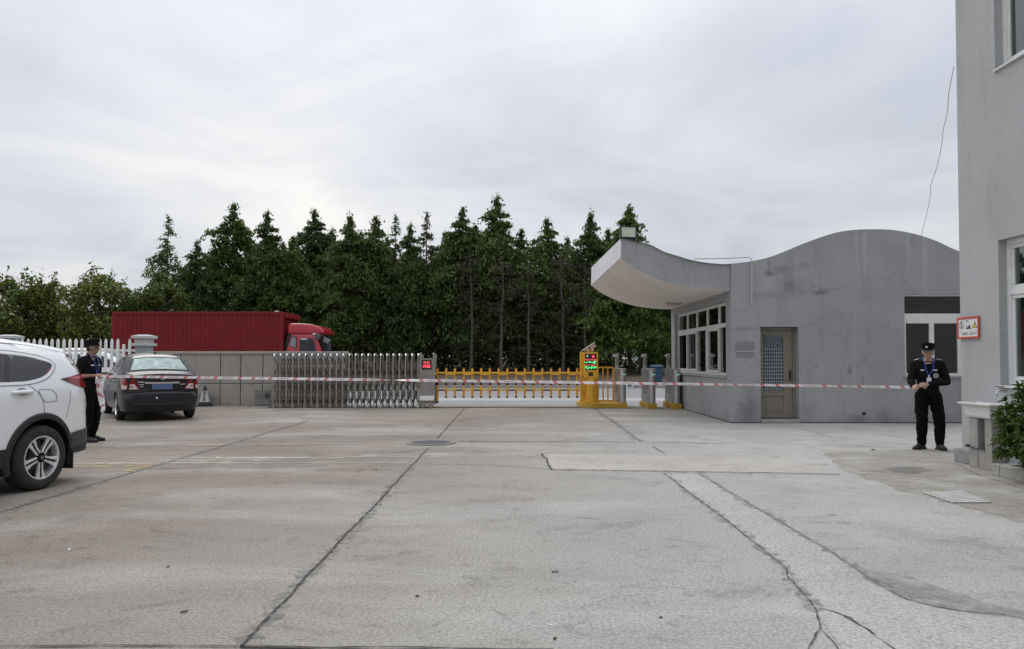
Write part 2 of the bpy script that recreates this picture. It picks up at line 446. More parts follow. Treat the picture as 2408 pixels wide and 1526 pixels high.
ribbon(gp((1560, 1113), (1680, 1203), (1790, 1288), (1850, 1338), (1870, 1380), (1922, 1440)), 0.09, .02, .0095, mb, sub=.05, seed=52); ribbon(gp((1640, 1113), (1800, 1208), (1960, 1303), (2080, 1385), (2135, 1412), (2300, 1443)), 0.09, .02, .0095, mb, sub=.05, seed=53)
ribbon(gp((1395, 960), (1465, 1008), (1505, 1037)), 0.14, .03, .006, mb, seed=54); ribbon(gp((1075, 1037.5), (1505, 1039.5), (1700, 1043)), 0.14, .03, .006, mb, seed=55); ribbon(gp((1300, 1105), (1520, 1108), (1975, 1116)), 0.12, .03, .0095, mb, seed=56)
struct('joint_grime', mb, worn('joint_grime', (.21, .20, .18), .47, .66, 11))
mb = MB()
ribbon(gp((0, 1205), (330, 1106), (480, 1062)), 0.018, .006, ZL, mb, seed=6)
ribbon(gp((480, 1062), (725, 989)), 0.024, .005, ZL, mb, seed=7)
ribbon(gp((1395, 960), (1465, 1008), (1505, 1037)), 0.022, .006, ZL, mb, seed=9)
ribbon(gp((1535, 1050), (1563, 1067)), 0.02, .006, ZL, mb, seed=14)
ribbon(gp((1075, 987), (1290, 988.5), (1500, 990), (1722, 994)), 0.022, .006, ZL, mb, seed=15)
ribbon(gp((1075, 1037.5), (1300, 1038.5), (1505, 1039.5), (1700, 1043)), 0.022, .006, ZL, mb, seed=16)
ribbon(gp((1700, 1043), (1950, 1048), (2240, 1056)), 0.012, .01, ZL, mb, seed=17)
ribbon(gp((960, 1043), (500, 1049), (150, 1053)), 0.012, .008, ZL, mb, seed=18)
ribbon(gp((970, 1093), (700, 1097), (350, 1102)), 0.014, .006, ZL, mb, seed=19)
ribbon(gp((970, 1091), (1150, 1093), (1300, 1104)), 0.014, .006, ZL, mb, seed=20)
ribbon(gp((1300, 1105), (1520, 1108), (1800, 1112), (1975, 1116)), 0.014, .006, ZL, mb, seed=21)
ribbon(gp((1560, 1113), (1680, 1203), (1790, 1288), (1850, 1338)), 0.013, .004, ZL, mb, sub=.06, seed=22)
ribbon(gp((1640, 1113), (1800, 1208), (1960, 1303), (2080, 1385), (2135, 1412)), 0.012, .004, ZL, mb, sub=.06, seed=23)
ribbon(gp((2135, 1412), (2200, 1428), (2300, 1443), (2420, 1460)), 0.01, .006, ZL, mb, sub=.06, seed=24)
ribbon(gp((1820, 993), (1900, 1012), (1960, 1030)), 0.016, .01, ZL, mb, seed=25)
ribbon(gp((2020, 1108), (2090, 1108), (2180, 1112)), 0.03, .02, ZL, mb, seed=26, taper=True)
ribbon(gp((2245, 1090), (2300, 1118), (2407, 1150)), 0.012, .01, ZL, mb, seed=27)
ribbon(gp((2060, 1072), (2190, 1075), (2250, 1082)), 0.012, .02, ZL, mb, seed=28)
rr_ = random.Random(99)
for k in range(9):
    u_, v_ = rr_.uniform(120, 2300), rr_.uniform(1130, 1500); p0 = G(u_, v_); an = rr_.uniform(-.6, .6) + (math.pi / 2 if rr_.random() < .3 else 0); q = [(p0.x, p0.y)]
    for j in range(rr_.randint(3, 7)): an += rr_.uniform(-.7, .7); q.append((q[-1][0] + .08 * math.cos(an), q[-1][1] + .08 * math.sin(an)))
    ribbon(q, .004, .008, ZL, mb, sub=.04, seed=100 + k, taper=True)
struct('fine_crack', mb, CRACKP)
def poly_sheet(uvs, z, jit=0.0, seed=0, step=0.12):
    rnd = random.Random(seed); pts = densify(gp(*uvs), step)
    pts = [(a + rnd.uniform(-jit, jit), b_ + rnd.uniform(-jit, jit)) for a, b_ in pts]
    vs, fs = region(pts, (), 0.6, 50)
    return MB().add([(a, b_, z) for a, b_ in vs], fs)
struct('patch', poly_sheet([(1280, 1068), (1600, 1072), (1800, 1076), (1900, 1088), (1975, 1115), (1800, 1111), (1520, 1107), (1300, 1104), (1290, 1088)], .004, .02, 1), PATCH)
struct('trench_patch', poly_sheet([(1562, 1114), (1640, 1114), (1800, 1209), (1960, 1304), (2080, 1386), (2135, 1413), (2300, 1444), (2420, 1461), (2420, 1640), (2060, 1640), (1960, 1500), (1922, 1440), (1850, 1338), (1680, 1203)], .004, .006, 2), STRIP)
struct('corner_paving', poly_sheet([(1930, 1058), (2260, 1058), (2260, 1086), (2420, 1135), (2560, 1165), (2540, 1275), (2407, 1232), (2240, 1186), (2120, 1156), (1980, 1105)], .004, .05, 3), worn('corner_worn', (.36, .315, .25), .38, .72, 1.3))
for k, uv in enumerate([[(2080, 1103), (2110, 1098), (2170, 1100), (2184, 1108), (2150, 1116), (2110, 1112)]]):
    struct('damp_stain', poly_sheet(uv, .007, .05, 30 + k, .06), worn('damp_dark', (.20, .19, .175), .36, .56, 3.5))
struct('damp_stain', poly_sheet([(2030, 1340), (2130, 1355), (2260, 1400), (2420, 1440), (2420, 1456), (2300, 1440), (2200, 1426), (2120, 1400)], .007, .03, 33), worn('damp_worn', (.27, .265, .255), .42, .62, 3))
# painted and chalky marks
mb = MB(); ribbon(gp((500, 1080), (700, 1077), (960, 1071), (1280, 1069)), .34, .02, .006, mb, seed=40)
ribbon(gp((165, 1083), (500, 1082)), .12, .02, .006, mb, seed=41)
struct('chalky_strip', mb, CHALK)
mb = MB(); ribbon(gp((170, 1049), (550, 1046), (955, 1043)), .16, .01, .006, mb, seed=42)
ribbon(gp((170, 1090), (550, 1089), (960, 1087)), .22, .01, .006, mb, seed=46)
struct('beige_strip', mb, BEIGE_W)
mb = MB(); ribbon(gp((120, 1099), (345, 1096)), .055, .003, .006, mb, seed=43); ribbon(gp((295, 1108), (352, 1095.5)), .14, .003, .0065, mb, seed=44)
struct('yellow_parking_line', mb, YELLOW_W)
mb = MB(); ribbon(gp((225, 993), (262, 989), (292, 985.5)), .10, .003, .006, mb, seed=45)
ribbon(gp((495, 957), (630, 956)), .05, .003, .006, mb, seed=47)
struct('white_line', mb, WHITE_W)
# tactile paving tile patch by the plant bed
mb = MB(); a, b_, c, d = [Vector(q).to_3d() for q in gp((2166, 1160), (2262, 1157), (2332, 1184), (2240, 1184))]
for i in range(9):
    for j in range(7):
        def bl(s, w): return a.lerp(b_, s).lerp(d.lerp(c, s), w)
        s0, s1, w0, w1 = (i + .08) / 9, (i + .92) / 9, (j + .08) / 7, (j + .92) / 7
        mb.prism([bl(s0, w0) + Vector((0, 0, .005)), bl(s1, w0) + Vector((0, 0, .005)), bl(s1, w1) + Vector((0, 0, .005)), bl(s0, w1) + Vector((0, 0, .005))], (0, 0, .012))
struct('tactile_paving', mb, mat('pale_tile', (.46, .45, .42), .9, var=.3, scale=5, bump=.3), bevel=.003)
# manhole
mc = G(1013, 1041.5)
mo = thing('manhole_cover', 'round iron manhole cover set flush in the concrete yard', 'manhole cover', (mc.x, mc.y, 0))
IRON = mat('manhole_iron', (.20, .19, .18), .75, .3, var=.3, scale=12, bump=.4)
MB().lathe([(.34, .012), (.36, .016), (.425, .016), (.43, .002)], (0, 0, 0)).build('rim', IRON, mo, smooth=True)
mb = MB().lathe([(0, .010), (.325, .010), (.33, .002)], (0, 0, 0))
for k in range(-5, 6):
    w_ = math.sqrt(max(0, .31 ** 2 - (k * .055) ** 2)); mb.box((-w_, k * .055 - .008, .0095), (w_, k * .055 + .008, .014))
mb.build('lid', IRON, mo)
# leaves, pebbles and scraps lying on the concrete
LEAFD = mat('dry_leaf', (.07, .05, .035), .8, var=.4, scale=30)
PEB = mat('pebble', (.22, .21, .20), .9, var=.3, scale=30)
SCRAP = mat('paper_scrap', (.75, .75, .73), .8)
def scrap(name, u, v, size, m, label, cat, seed, flat=.3, asp=.5):
    rnd = random.Random(seed); g_ = G(u, v); n_ = 9; vs = []; an = rnd.uniform(0, 3.1); size *= .75
    for ring, zz, s in ((0, .001, 1), (1, flat * size * .5, .8)):
        for k in range(n_):
            q = 2 * math.pi * k / n_; rr = size * s * rnd.uniform(.7, 1.1) / 2
            x_, y_ = rr * math.cos(q), rr * math.sin(q) * asp
            vs.append((x_ * math.cos(an) - y_ * math.sin(an), x_ * math.sin(an) + y_ * math.cos(an), zz + rnd.uniform(0, .15) * size * flat + .003))
    mb = MB().add(vs, [(k, (k + 1) % n_, n_ + (k + 1) % n_, n_ + k) for k in range(n_)] + [tuple(range(n_, 2 * n_)), tuple(range(n_ - 1, -1, -1))])
    o_ = mb.build(name, m); o_.location = (g_.x, g_.y, 0); tag(o_, label, cat); return o_
scrap('stone_chip', 1303, 1345, .085, PEB, 'flat grey stone chip lying mid-yard, largest of the bits on the concrete', 'stone', 1, .25, .55)
scrap('dry_leaf', 981, 1403, .05, LEAFD, 'dark curled leaf lying just right of the long slab joint', 'leaf', 2)
scrap('dry_leaf', 432, 1441, .07, LEAFD, 'long dark leaf lying on the left slab near the front joint', 'leaf', 3, .3, .25)
scrap('dry_leaf', 884, 1106, .06, LEAFD, 'small dark leaf lying left of the slab joint, behind the pale drain strip edge', 'leaf', 4)
scrap('paper_scrap', 163, 1293, .08, SCRAP, 'small white paper scrap on the left slab in front of the white car', 'litter', 5, .1, .3)
scrap('paper_scrap', 1292, 1470, .06, SCRAP, 'thin white sliver of paper standing out on the concrete in front', 'litter', 6, .1, .22)
scrap('dry_leaf', 1304, 1503, .05, LEAFD, 'dark leaf scrap lying nearest the bottom edge below the white sliver', 'leaf', 7, .3, .4)
scrap('dry_leaf', 1553, 1453, .04, LEAFD, 'tiny dark leaf lying on the slab left of the forked crack', 'leaf', 8)
scrap('paper_scrap', 566, 1521, .03, SCRAP, 'white paper scrap in the slab joint corner at the bottom edge', 'litter', 10, .2, .6)
scrap('dry_leaf', 2052, 1058, .22, LEAFD, 'flattened dark clump of leaves in front of the right guard', 'leaf', 11, .1, .3)
scrap('dry_leaf', 395, 1334, .06, LEAFD, 'dark twig-like leaf on the left slab, farther back than the long one', 'leaf', 9, .3, .25)
# ------------------------------------------------------------------ wall paint
def wall_mat(name, col, stain, streaks=0.3, blot=0.35, spots=()):
    m = bpy.data.materials.new(name); t, b, o = nodes(m)
    b.inputs['Roughness'].default_value = 0.85; b.inputs['Specular IOR Level'].default_value = 0.25
    c = tramp(t, tnoise(t, 0.8, 6, 0.55, dist=.4), [(0.3, tuple(x * .91 for x in col)), (0.7, tuple(x * 1.07 for x in col))])
    c = tmix(t, tramp(t, tnoise(t, 2.1, 8, 0.72, off=(5, 2, 8), dist=.6), [(0.55, 0.0), (0.78, blot)]), c, stain)
    c = tmix(t, tramp(t, tnoise(t, 2.4, 7, 0.7, sc=(1.4, 1.4, .16), off=(2, 7, 1)), [(0.54, 0.0), (0.8, streaks)]), c, tuple(x * .8 for x in stain))
    c = tmix(t, tramp(t, tnoise(t, 1.6, 6, 0.65, sc=(1.8, 1.8, .12), off=(9, 3, 4)), [(0.60, 0.0), (0.82, streaks * .8)]), c, tuple(min(1, x * 1.35) for x in col))
    # splash dirt along the foot of the wall
    tcn = t.nodes.new('ShaderNodeTexCoord'); sp = t.nodes.new('ShaderNodeSeparateXYZ'); t.links.new(tcn.outputs['Object'], sp.inputs[0])
    foot = tmath(t, 'ADD', tmath(t, 'MULTIPLY', sp.outputs[2], -1.6), tmath(t, 'MULTIPLY', tnoise(t, 2.5, 8, .7), 1.6))
    c = tmix(t, tramp(t, foot, [(0.45, 0.0), (1.0, 0.45)]), c, tuple(x * .85 for x in stain))
    for (sx_, sz_, rx_, rz_, amt, pale) in spots:      # stains with a place of their own (x, z in metres on the wall)
        ex = tmath(t, 'DIVIDE', tmath(t, 'SUBTRACT', sp.outputs[0], sx_), rx_); ez = tmath(t, 'DIVIDE', tmath(t, 'SUBTRACT', sp.outputs[2], sz_), rz_)
        dd = tmath(t, 'SQRT', tmath(t, 'ADD', tmath(t, 'MULTIPLY', ex, ex), tmath(t, 'MULTIPLY', ez, ez)))
        dd = tmath(t, 'SUBTRACT', 1.0, tmath(t, 'ADD', dd, tmath(t, 'MULTIPLY', tmath(t, 'SUBTRACT', tnoise(t, 5, 7, .7, off=(sx_ * 3, 0, sz_)), .5), 2.2)), True)
        c = tmix(t, tmath(t, 'MULTIPLY', dd, amt * .5), c, tuple(min(1, x * 1.45) for x in col) if pale else tuple(x * .55 for x in stain))
    c = tmix(t, 0.4, c, tramp(t, tnoise(t, 26, 5, .7), [(0.3, .80), (0.7, 1.15)]), 'MULTIPLY')
    t.links.new(c, b.inputs['Base Color'])
    tbump(t, b, tmath(t, 'ADD', tnoise(t, 40, 5, .7), tmath(t, 'MULTIPLY', tnoise(t, 3, 4), 2.5)), 0.35, 0.008)
    MATS[name] = m; return m
def ws(x, y, rx_, rz_, amt, pale=False):       # crop pixel on the front wall -> local wall metres
    q = P((2900 + x / 1.7956) / 1.6751, (850 + y / 1.7956) / 1.6751, 16.85); return (q.x - 4.97, q.z, rx_, rz_, amt, pale)
WSPOTS = [ws(230, 410, .16, .10, 1.4), ws(340, 380, .45, .18, .8), ws(370, 480, .22, .24, .9), ws(480, 350, .18, .14, .7), ws(600, 540, .20, .08, 1.5), ws(420, 520, .5, .3, .55), ws(210, 560, .6, .16, .5),
          ws(850, 170, .06, .9, .8, True), ws(905, 200, .07, 1.1, .9, True), ws(1215, 200, .06, .9, .7, True), ws(1330, 290, .08, 1.2, .8, True), ws(1150, 150, .3, .2, .5, True),
          ws(560, 1062, .07, .04, 1.2), ws(800, 1100, .07, .14, 1.2), ws(890, 1180, .05, .2, .9), ws(110, 1330, .30, .6, .9), ws(60, 1400, .3, .5, .9), ws(850, 1440, .35, .15, 1.0), ws(500, 1380, .4, .3, .5), ws(1060, 1420, .2, .3, .7), ws(230, 345, .05, .3, 1.0), ws(60, 800, .5, .06, .7)]
WGREY = wall_mat('grey_render', (.345, .345, .346), (.185, .183, .18), .4, .5, WSPOTS)
WGREYC = wall_mat('canopy_render', (.345, .345, .346), (.185, .183, .18), .6, .7)
WGREY2 = wall_mat('pale_grey_render', (.415, .42, .416), (.27, .27, .265), .45, .45)
SOFFIT = wall_mat('soffit_paint', (.80, .755, .70), (.55, .50, .45), .12, .3)
FASCIA = wall_mat('fascia_paint', (.72, .72, .73), (.5, .5, .5), .2, .25)
UPVC = mat('white_window_frame', (.74, .74, .72), .4, var=.05, scale=3, dirt=((.42, .41, .38), 4, .35))
PANE = glass('window_pane', (.22, .25, .24), refl=.55)
PANE_D = glass('dark_pane', (.30, .32, .32), refl=2.0, rough=.05)
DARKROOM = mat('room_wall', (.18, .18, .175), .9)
ROOFG = mat('roof_screed', (.24, .24, .24), .9, var=.2, scale=2)

YF, YB, XC, XR = 16.85, 23.2, 4.97, 12.2
def c5(x, y): return ((2250 + x / 1.6956) / 1.6751, (800 + y / 1.6956) / 1.6751)
def c6(x, y): return ((2900 + x / 1.7956) / 1.6751, (850 + y / 1.7956) / 1.6751)
gh = thing('gatehouse', 'low grey gatehouse with a wave-shaped roofline and upswept canopy', 'gatehouse', (XC, YF, 0))
off = Vector((XC, YF, 0))
def wpt(uv, Y=YF): q = P(*uv, Y); return (q.x, q.z)
top = [wpt(c5(*a)) for a in ((335, 237), (430, 255), (520, 275), (620, 325), (700, 350), (780, 375), (880, 395), (980, 405), (1060, 405))]
top += [wpt(c6(*a)) for a in ((110, 320), (240, 290), (350, 250), (440, 210), (600, 150), (720, 115), (830, 100), (960, 95), (1080, 98), (1200, 115), (1320, 145), (1430, 185), (1560, 245))]
top += [(11.2, top[-1][1] - .42), (XR, top[-1][1] - .85)]
top[0] = (top[0][0], top[0][1] + .02)
TOP = catmull(top, 6)
bot = [wpt(c5(*a)) for a in ((330, 362), (420, 430), (520, 480), (620, 520), (720, 548), (800, 562), (900, 575), (1000, 581), (1062, 582))]
BOT = catmull(bot, 5)
ztop = lambda x: interp(TOP, x)
# openings in the front wall
dL, dR = P(1788.4, 900, YF).x, P(1878.3, 900, YF).x
dT = P(1830, 768.4, YF).z
wL, wR = P(2126.5, 780, YF).x, 10.72
wB, wT = P(2160, 884, YF).z, P(2160, 692.5, YF).z
# front wall: everything right of the corner
o1 = [(XC, 0), (dL, 0), (dL, dT), (dR, dT), (dR, 0), (XR, 0), (XR, ztop(XR))] + [a for a in reversed(TOP) if XC + .02 < a[0] < XR - .01] + [(XC, ztop(XC))]
win_h = [(wL, wB), (wR, wB), (wR, wT), (wL, wT)]
vs, fs = region(o1, [win_h], 0.5, 0.6)
mb = MB(off); mb.add([(a, YF, c) for a, c in vs], fs)
RD, RW = 0.27, 0.11
def reveal(x0, x1, z0, z1, d, floor=True):
    mb.quad((x0, YF, z0), (x0, YF + d, z0), (x0, YF + d, z1), (x0, YF, z1)); mb.quad((x1, YF, z0), (x1, YF, z1), (x1, YF + d, z1), (x1, YF + d, z0))
    mb.quad((x0, YF, z1), (x0, YF + d, z1), (x1, YF + d, z1), (x1, YF, z1))
    if floor: mb.quad((x0, YF, z0), (x1, YF, z0), (x1, YF + d, z0), (x0, YF + d, z0))
reveal(dL, dR, 0, dT, RD, False); reveal(wL, wR, wB, wT, RW)
# side wall towards the gate, with the long window
sY0, sY1, sB, sT = 17.30, 22.73, 1.05, 2.80
zs = interp(BOT, XC)
vs, fs = region([(YF, 0), (YB, 0), (YB, zs), (YF, zs)], [[(sY0, sB), (sY1, sB), (sY1, sT), (sY0, sT)]], .8, .8)
mb.add([(XC, a, c) for a, c in vs], fs)
d = .16
for (ya, za, yb, zb_) in ((sY0, sB, sY0, sT), (sY1, sB, sY1, sT), (sY0, sB, sY1, sB), (sY0, sT, sY1, sT)):
    mb.quad((XC, ya, za), (XC + d, ya, za), (XC + d, yb, zb_), (XC, yb, zb_))
mb.quad((XC, YB, 0), (XR, YB, 0), (XR, YB, 3.3), (XC, YB, 3.3)); mb.quad((XR, YF, 0), (XR, YB, 0), (XR, YB, 3.7), (XR, YF, 3.7))
mb.quad((XC, YF, zs), (XC, YF + .08, zs), (XC, YF + .08, ztop(XC)), (XC, YF, ztop(XC)))
gw = mb.build('wall', WGREY, gh)
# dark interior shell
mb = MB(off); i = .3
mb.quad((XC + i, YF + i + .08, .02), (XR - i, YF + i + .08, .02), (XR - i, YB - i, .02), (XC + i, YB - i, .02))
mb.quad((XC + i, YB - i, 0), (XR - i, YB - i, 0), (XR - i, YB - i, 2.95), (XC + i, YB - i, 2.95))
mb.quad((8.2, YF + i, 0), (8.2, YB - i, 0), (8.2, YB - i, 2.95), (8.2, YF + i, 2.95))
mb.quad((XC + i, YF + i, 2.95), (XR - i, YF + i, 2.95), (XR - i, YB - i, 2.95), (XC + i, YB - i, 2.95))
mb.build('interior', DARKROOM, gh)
# roof: wave skin from front to back, fascia band of the canopy, soffit
mb = MB(off); rows = []
def back_dz(x): return .13 if x < XC else .0
prs = [a for a in TOP]
vs = [(a, YF, c) for a, c in prs] + [(a, YB, c + (.12 * max(0, min(1, (XC - a) / 2.0)))) for a, c in prs]
n = len(prs)
mb.add(vs, [(k, k + 1, n + k + 1, n + k) for k in range(n - 1)])
mb.build('roof', ROOFG, gh, smooth=True)
can_top = [a for a in TOP if a[0] < XC - .02] + [(XC - .004, ztop(XC))]
can_bot = [a for a in BOT if a[0] < XC - .02] + [(XC - .004, zs)]
mb = MB(off)
vs, fs = region(can_bot + list(reversed(can_top)), [], .3, .4)
YC = YF + .045
mb.add([(a, YC, c) for a, c in vs], fs)
mb.add([(a, YC, c) for a, c in can_top] + [(a, YF + .07, c) for a, c in can_top], [(k, k + 1, len(can_top) + k + 1, len(can_top) + k) for k in range(len(can_top) - 1)])
cf = mb.build('canopy_band', WGREYC, gh, smooth=True)
mb = MB(off)
rows = [YC, YF + .16, YF + .17, YF + .20, YF + .21] + list(np.linspace(YF + .5, YB, 7))
dz = [0, 0, .035, .035, 0] + [0] * 7
nb = len(can_bot)
for y_, q in zip(rows, dz): mb.add([(a, y_, c + q) for a, c in can_bot], [])
mb.f = [(j * nb + k, j * nb + k + 1, (j + 1) * nb + k + 1, (j + 1) * nb + k) for j in range(len(rows) - 1) for k in range(nb - 1)]; mb.mi = [0] * len(mb.f)
mb.build('soffit', SOFFIT, gh, smooth=True, angle=50)
x0, z0b, z0t = can_bot[0][0], can_bot[0][1], can_top[0][1]
mb = MB(off); xt = can_top[0][0]
mb.quad((x0, YC, z0b), (x0 - .004, YB, z0b), (xt - .004, YB, z0t + .12), (xt, YC, z0t))
mb.build('end_fascia', FASCIA, gh)
mb = MB(off)
vs2 = [(a, YB, c) for a, c in can_bot] ; vs3 = [(a, YB, interp(TOP, a) + .12 * max(0, min(1, (XC - a) / 2.0))) for a, c in can_bot]
mb.add(vs2 + vs3, [(k, k + 1, nb + k + 1, nb + k) for k in range(nb - 1)]); mb.build('back_band', WGREY, gh)
# long side window: frame, mullions, transom, panes
XW = XC + .10
def win_side():
    fr = thing('window', None, None); fr.parent = gh
    w_ = MB(off); fw = .055
    edges = [17.30, 18.25, 19.35, 20.45, 21.55, 22.73]
    zt = 2.26
    w_.box((XW, sY0, sB), (XW + .06, sY1, sB + .07)); w_.box((XW, sY0, sT - .07), (XW + .06, sY1, sT))
    w_.box((XW, sY0, zt - .05), (XW + .06, sY1, zt + .05))
    for k, e_ in enumerate(edges):
        a = max(sY0, e_ - fw / 2 - .01); b_ = min(sY1, e_ + fw / 2 + .01)
        w_.box((XW + .003, a, sB + .07), (XW + .057, b_, zt - .05)); w_.box((XW + .003, a, zt + .05), (XW + .057, b_, sT - .07))
    # sliding sashes sit proud of the lower lights
    for (a, b_, q) in ((18.2, 19.4, -.022), (20.4, 21.55, -.022), (21.6, 22.70, 0.012)):
        for (y0, y1, z0, z1) in ((a, b_, sB + .071, sB + .125), (a, b_, zt - .105, zt - .051), (a, a + .05, sB + .126, zt - .106), (b_ - .05, b_, sB + .126, zt - .106)):
            w_.box((XW + q - .003, y0, z0), (XW + q + .02, y1, z1))
    f_ = w_.build('frame', UPVC, fr, bevel=.004)
    for k in range(5):
        for (z0, z1) in ((sB + .07, zt - .05), (zt + .05, sT - .07)):
            MB(off).quad((XW + .03, edges[k] + .04, z0), (XW + .03, edges[k + 1] - .04, z0), (XW + .03, edges[k + 1] - .04, z1), (XW + .03, edges[k] + .04, z1)).build('pane', PANE, fr)
    MB(off).box((XC - .05, sY0 - .06, sB - .05), (XW + .0, sY1, sB - .002)).build('sill', WGREY, fr, bevel=.006)
    return fr
win_side()
# front window by the corner of the tall building
def win_front():
    fr = thing('window', None, None); fr.parent = gh
    yw = YF + .05; w_ = MB(off); zt0, zt1 = P(2160, 760, YF).z, P(2160, 737, YF).z; xm = P(2193, 800, YF).x
    mids = (xm, xm + (xm - wL) * 1.0)
    w_.box((wL, yw, wB), (wR, yw + .06, wB + .06)); w_.box((wL, yw, wT - .035), (wR, yw + .06, wT)); w_.box((wL, yw, zt0), (wR, yw + .07, zt1))
    w_.box((wL, yw + .002, wB + .06), (wL + .055, yw + .058, zt0)); w_.box((wR - .055, yw + .002, wB + .06), (wR, yw + .058, zt0))
    w_.box((wL, yw + .002, zt1), (wL + .03, yw + .058, wT - .035)); w_.box((wR - .03, yw + .002, zt1), (wR, yw + .058, wT - .035))
    for q in mids: w_.box((q - .05, yw - .012, wB + .06), (q + .05, yw + .05, zt0))
    w_.build('frame', UPVC, fr, bevel=.004)
    MB(off).quad((wL + .03, yw + .03, zt1), (wR - .03, yw + .03, zt1), (wR - .03, yw + .03, wT - .03), (wL + .03, yw + .03, wT - .03)).build('upper_pane', PANE_D, fr)
    xs_ = [wL + .05, mids[0], mids[1], wR - .05]
    for k in range(3): MB(off).quad((xs_[k], yw + .03, wB + .05), (xs_[k + 1], yw + .03, wB + .05), (xs_[k + 1], yw + .03, zt0), (xs_[k], yw + .03, zt0)).build('pane', PANE_D, fr)
    MB(off).box((wL - .04, YF - .04, wB - .045), (wR, yw - .002, wB - .002)).build('sill', WGREY, fr, bevel=.005)
win_front()
# khaki door with a security grille
KHAKI = mat('khaki_door_paint', (.205, .185, .14), .5, var=.10, scale=2.5, dirt=((.13, .115, .09), 3, .35))
GRILLE = mat('grille_wire', (.40, .46, .49), .4, .3)
DOORGL = mat('frosted_door_glass', (.075, .095, .10), .25, var=.4, scale=2, spec=.35)
def door():
    dr = thing('door', None, None); dr.parent = gh
    yd = YF + RD - .07; x0, x1 = dL + .005, dR - .005; zt = dT - .005; z0 = .09
    f_ = MB(off)
    f_.box((x0, yd, z0), (x0 + .06, yd + .07, zt)); f_.box((x1 - .06, yd, z0), (x1, yd + .07, zt)); f_.box((x0 + .06, yd, zt - .07), (x1 - .06, yd + .07, zt))
    f_.build('door_frame', KHAKI, dr, bevel=.006)
    a, b_ = x0 + .066, x1 - .066; g0, g1, gt, gb = a + .055, b_ - .20, zt - .17, .72
    l_ = MB(off); yl = yd + .012
    l_.box((a, yl, z0 + .01), (g0, yl + .045, zt - .075)); l_.box((g1, yl, z0 + .01), (b_, yl + .045, zt - .075))
    l_.box((g0, yl, gt), (g1, yl + .045, zt - .075)); l_.box((g0, yl, z0 + .01), (g1, yl + .045, .20)); l_.box((g0, yl, gb - .12), (g1, yl + .045, gb))
    l_.box((g0, yl + .018, .20), (g1, yl + .04, gb - .12)); l_.box((g0 + .05, yl + .006, .26), (g1 - .05, yl + .03, gb - .18))
    l_.build('door_leaf', KHAKI, dr, bevel=.006)
    MB(off).box((g0, yl + .024, gb), (g1, yl + .032, gt)).build('glass', DOORGL, dr)
    g_ = MB(off); r_ = .0055; yg = yl + .006; zc_ = gt - .26
    for k in range(1, 9): 
        x_ = g0 + (g1 - g0) * k / 9; g_.tube([(x_, yg, gb), (x_, yg, zc_)], r_, 5)
    k = gb + .04
    while k < zc_: g_.tube([(g0, yg + .004, k), (g1, yg + .004, k)], r_, 5); k += .083
    for k in range(-3, 10):            # fan of curved wires at the top
        q = [(g0 + (g1 - g0) * k / 7 + .22 * s + .10 * s * s, yg, zc_ + .26 * math.sin(s * 1.45)) for s in np.linspace(0, 1, 7)]
        q = [a_ for a_ in q if g0 <= a_[0] <= g1 and a_[2] <= gt]
        if len(q) > 1: g_.tube(q, r_, 5)
    g_.build('security_grille', GRILLE, dr)
    h_ = MB(off); xh = b_ - .055
    h_.box((xh - .022, yl - .008, .95), (xh + .022, yl - .001, 1.2)); h_.tube([(xh, yl - .008, 1.02), (xh, yl - .05, 1.02), (xh, yl - .055, 1.17), (xh - .01, yl - .012, 1.17)], .011, 8)
    h_.build('handle', mat('door_handle_steel', (.06, .055, .05), .4, .6), dr, smooth=True)
    return dr
door()
mb = MB(off); mb.box((dL - .0, YF - .06, 0), (dR, YF + RD - .08, .085)); mb.build('doorstep', mat('step_concrete', (.30, .29, .27), .9, var=.25, scale=3, bump=.3), gh, bevel=.02)
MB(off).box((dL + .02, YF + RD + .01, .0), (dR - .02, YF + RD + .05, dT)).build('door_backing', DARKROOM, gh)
# conduit from the roof edge down the wall
CONDUIT = mat('conduit_plastic', (.42, .42, .41), .5)
q = [P(*c5(820, 372), YF - .02), P(*c5(1000, 370), YF - .02), P(*c5(1180, 362), YF - .02), P(*c5(1203, 375), YF - .025), P(*c5(1204, 400), YF - .02), P(*c5(1203, 540), YF - .02), P(*c5(1203, 678), YF - .02)]
MB(off).tube(q[:4] + q[4:], .011, 8).build('conduit', CONDUIT, gh, smooth=True)
q = [P(*c6(108, 350), YF - .02), P(*c6(107, 620), YF - .02)]
MB(off).tube(q, .022, 8).build('conduit', CONDUIT, gh, smooth=True)
hq = P(*c6(900, 1398), YF - .004)
MB(off).cyl((hq.x, YF - .012, hq.z), .035, .03, 'Y', 14).build('drain_stub', mat('dark_hole', (.02, .02, .02), .8), gh)
# hairline cracks in the render and the shadow gap at the wall foot, its shade painted as a dark strip
for pts_ in ([(450, 782), (520, 770), (575, 750), (600, 720), (640, 705), (690, 660), (695, 600)], [(430, 425), (480, 440), (540, 490), (600, 515), (660, 525), (740, 505), (830, 510)], [(215, 325), (235, 370)], [(580, 870), (610, 850), (680, 845), (720, 835)]):
    q = [P(*c6(*a), YF) for a in pts_]; q = [a.lerp(b_, k / 5) for a, b_ in zip(q, q[1:]) for k in range(5)] + [q[-1]]
    q = [a + Vector((random.uniform(-.012, .012), 0, random.uniform(-.012, .012))) for a in q]
    mb = MB(off)
    for a, b_ in zip(q, q[1:]):
        w_ = random.uniform(.0015, .0045); mb.quad((a.x, YF - .003, a.z - w_), (b_.x, YF - .003, b_.z - w_), (b_.x, YF - .003, b_.z + w_), (a.x, YF - .003, a.z + w_))
    mb.build('render_crack', mat('crack_grey', (.19, .188, .185), .9), gh)

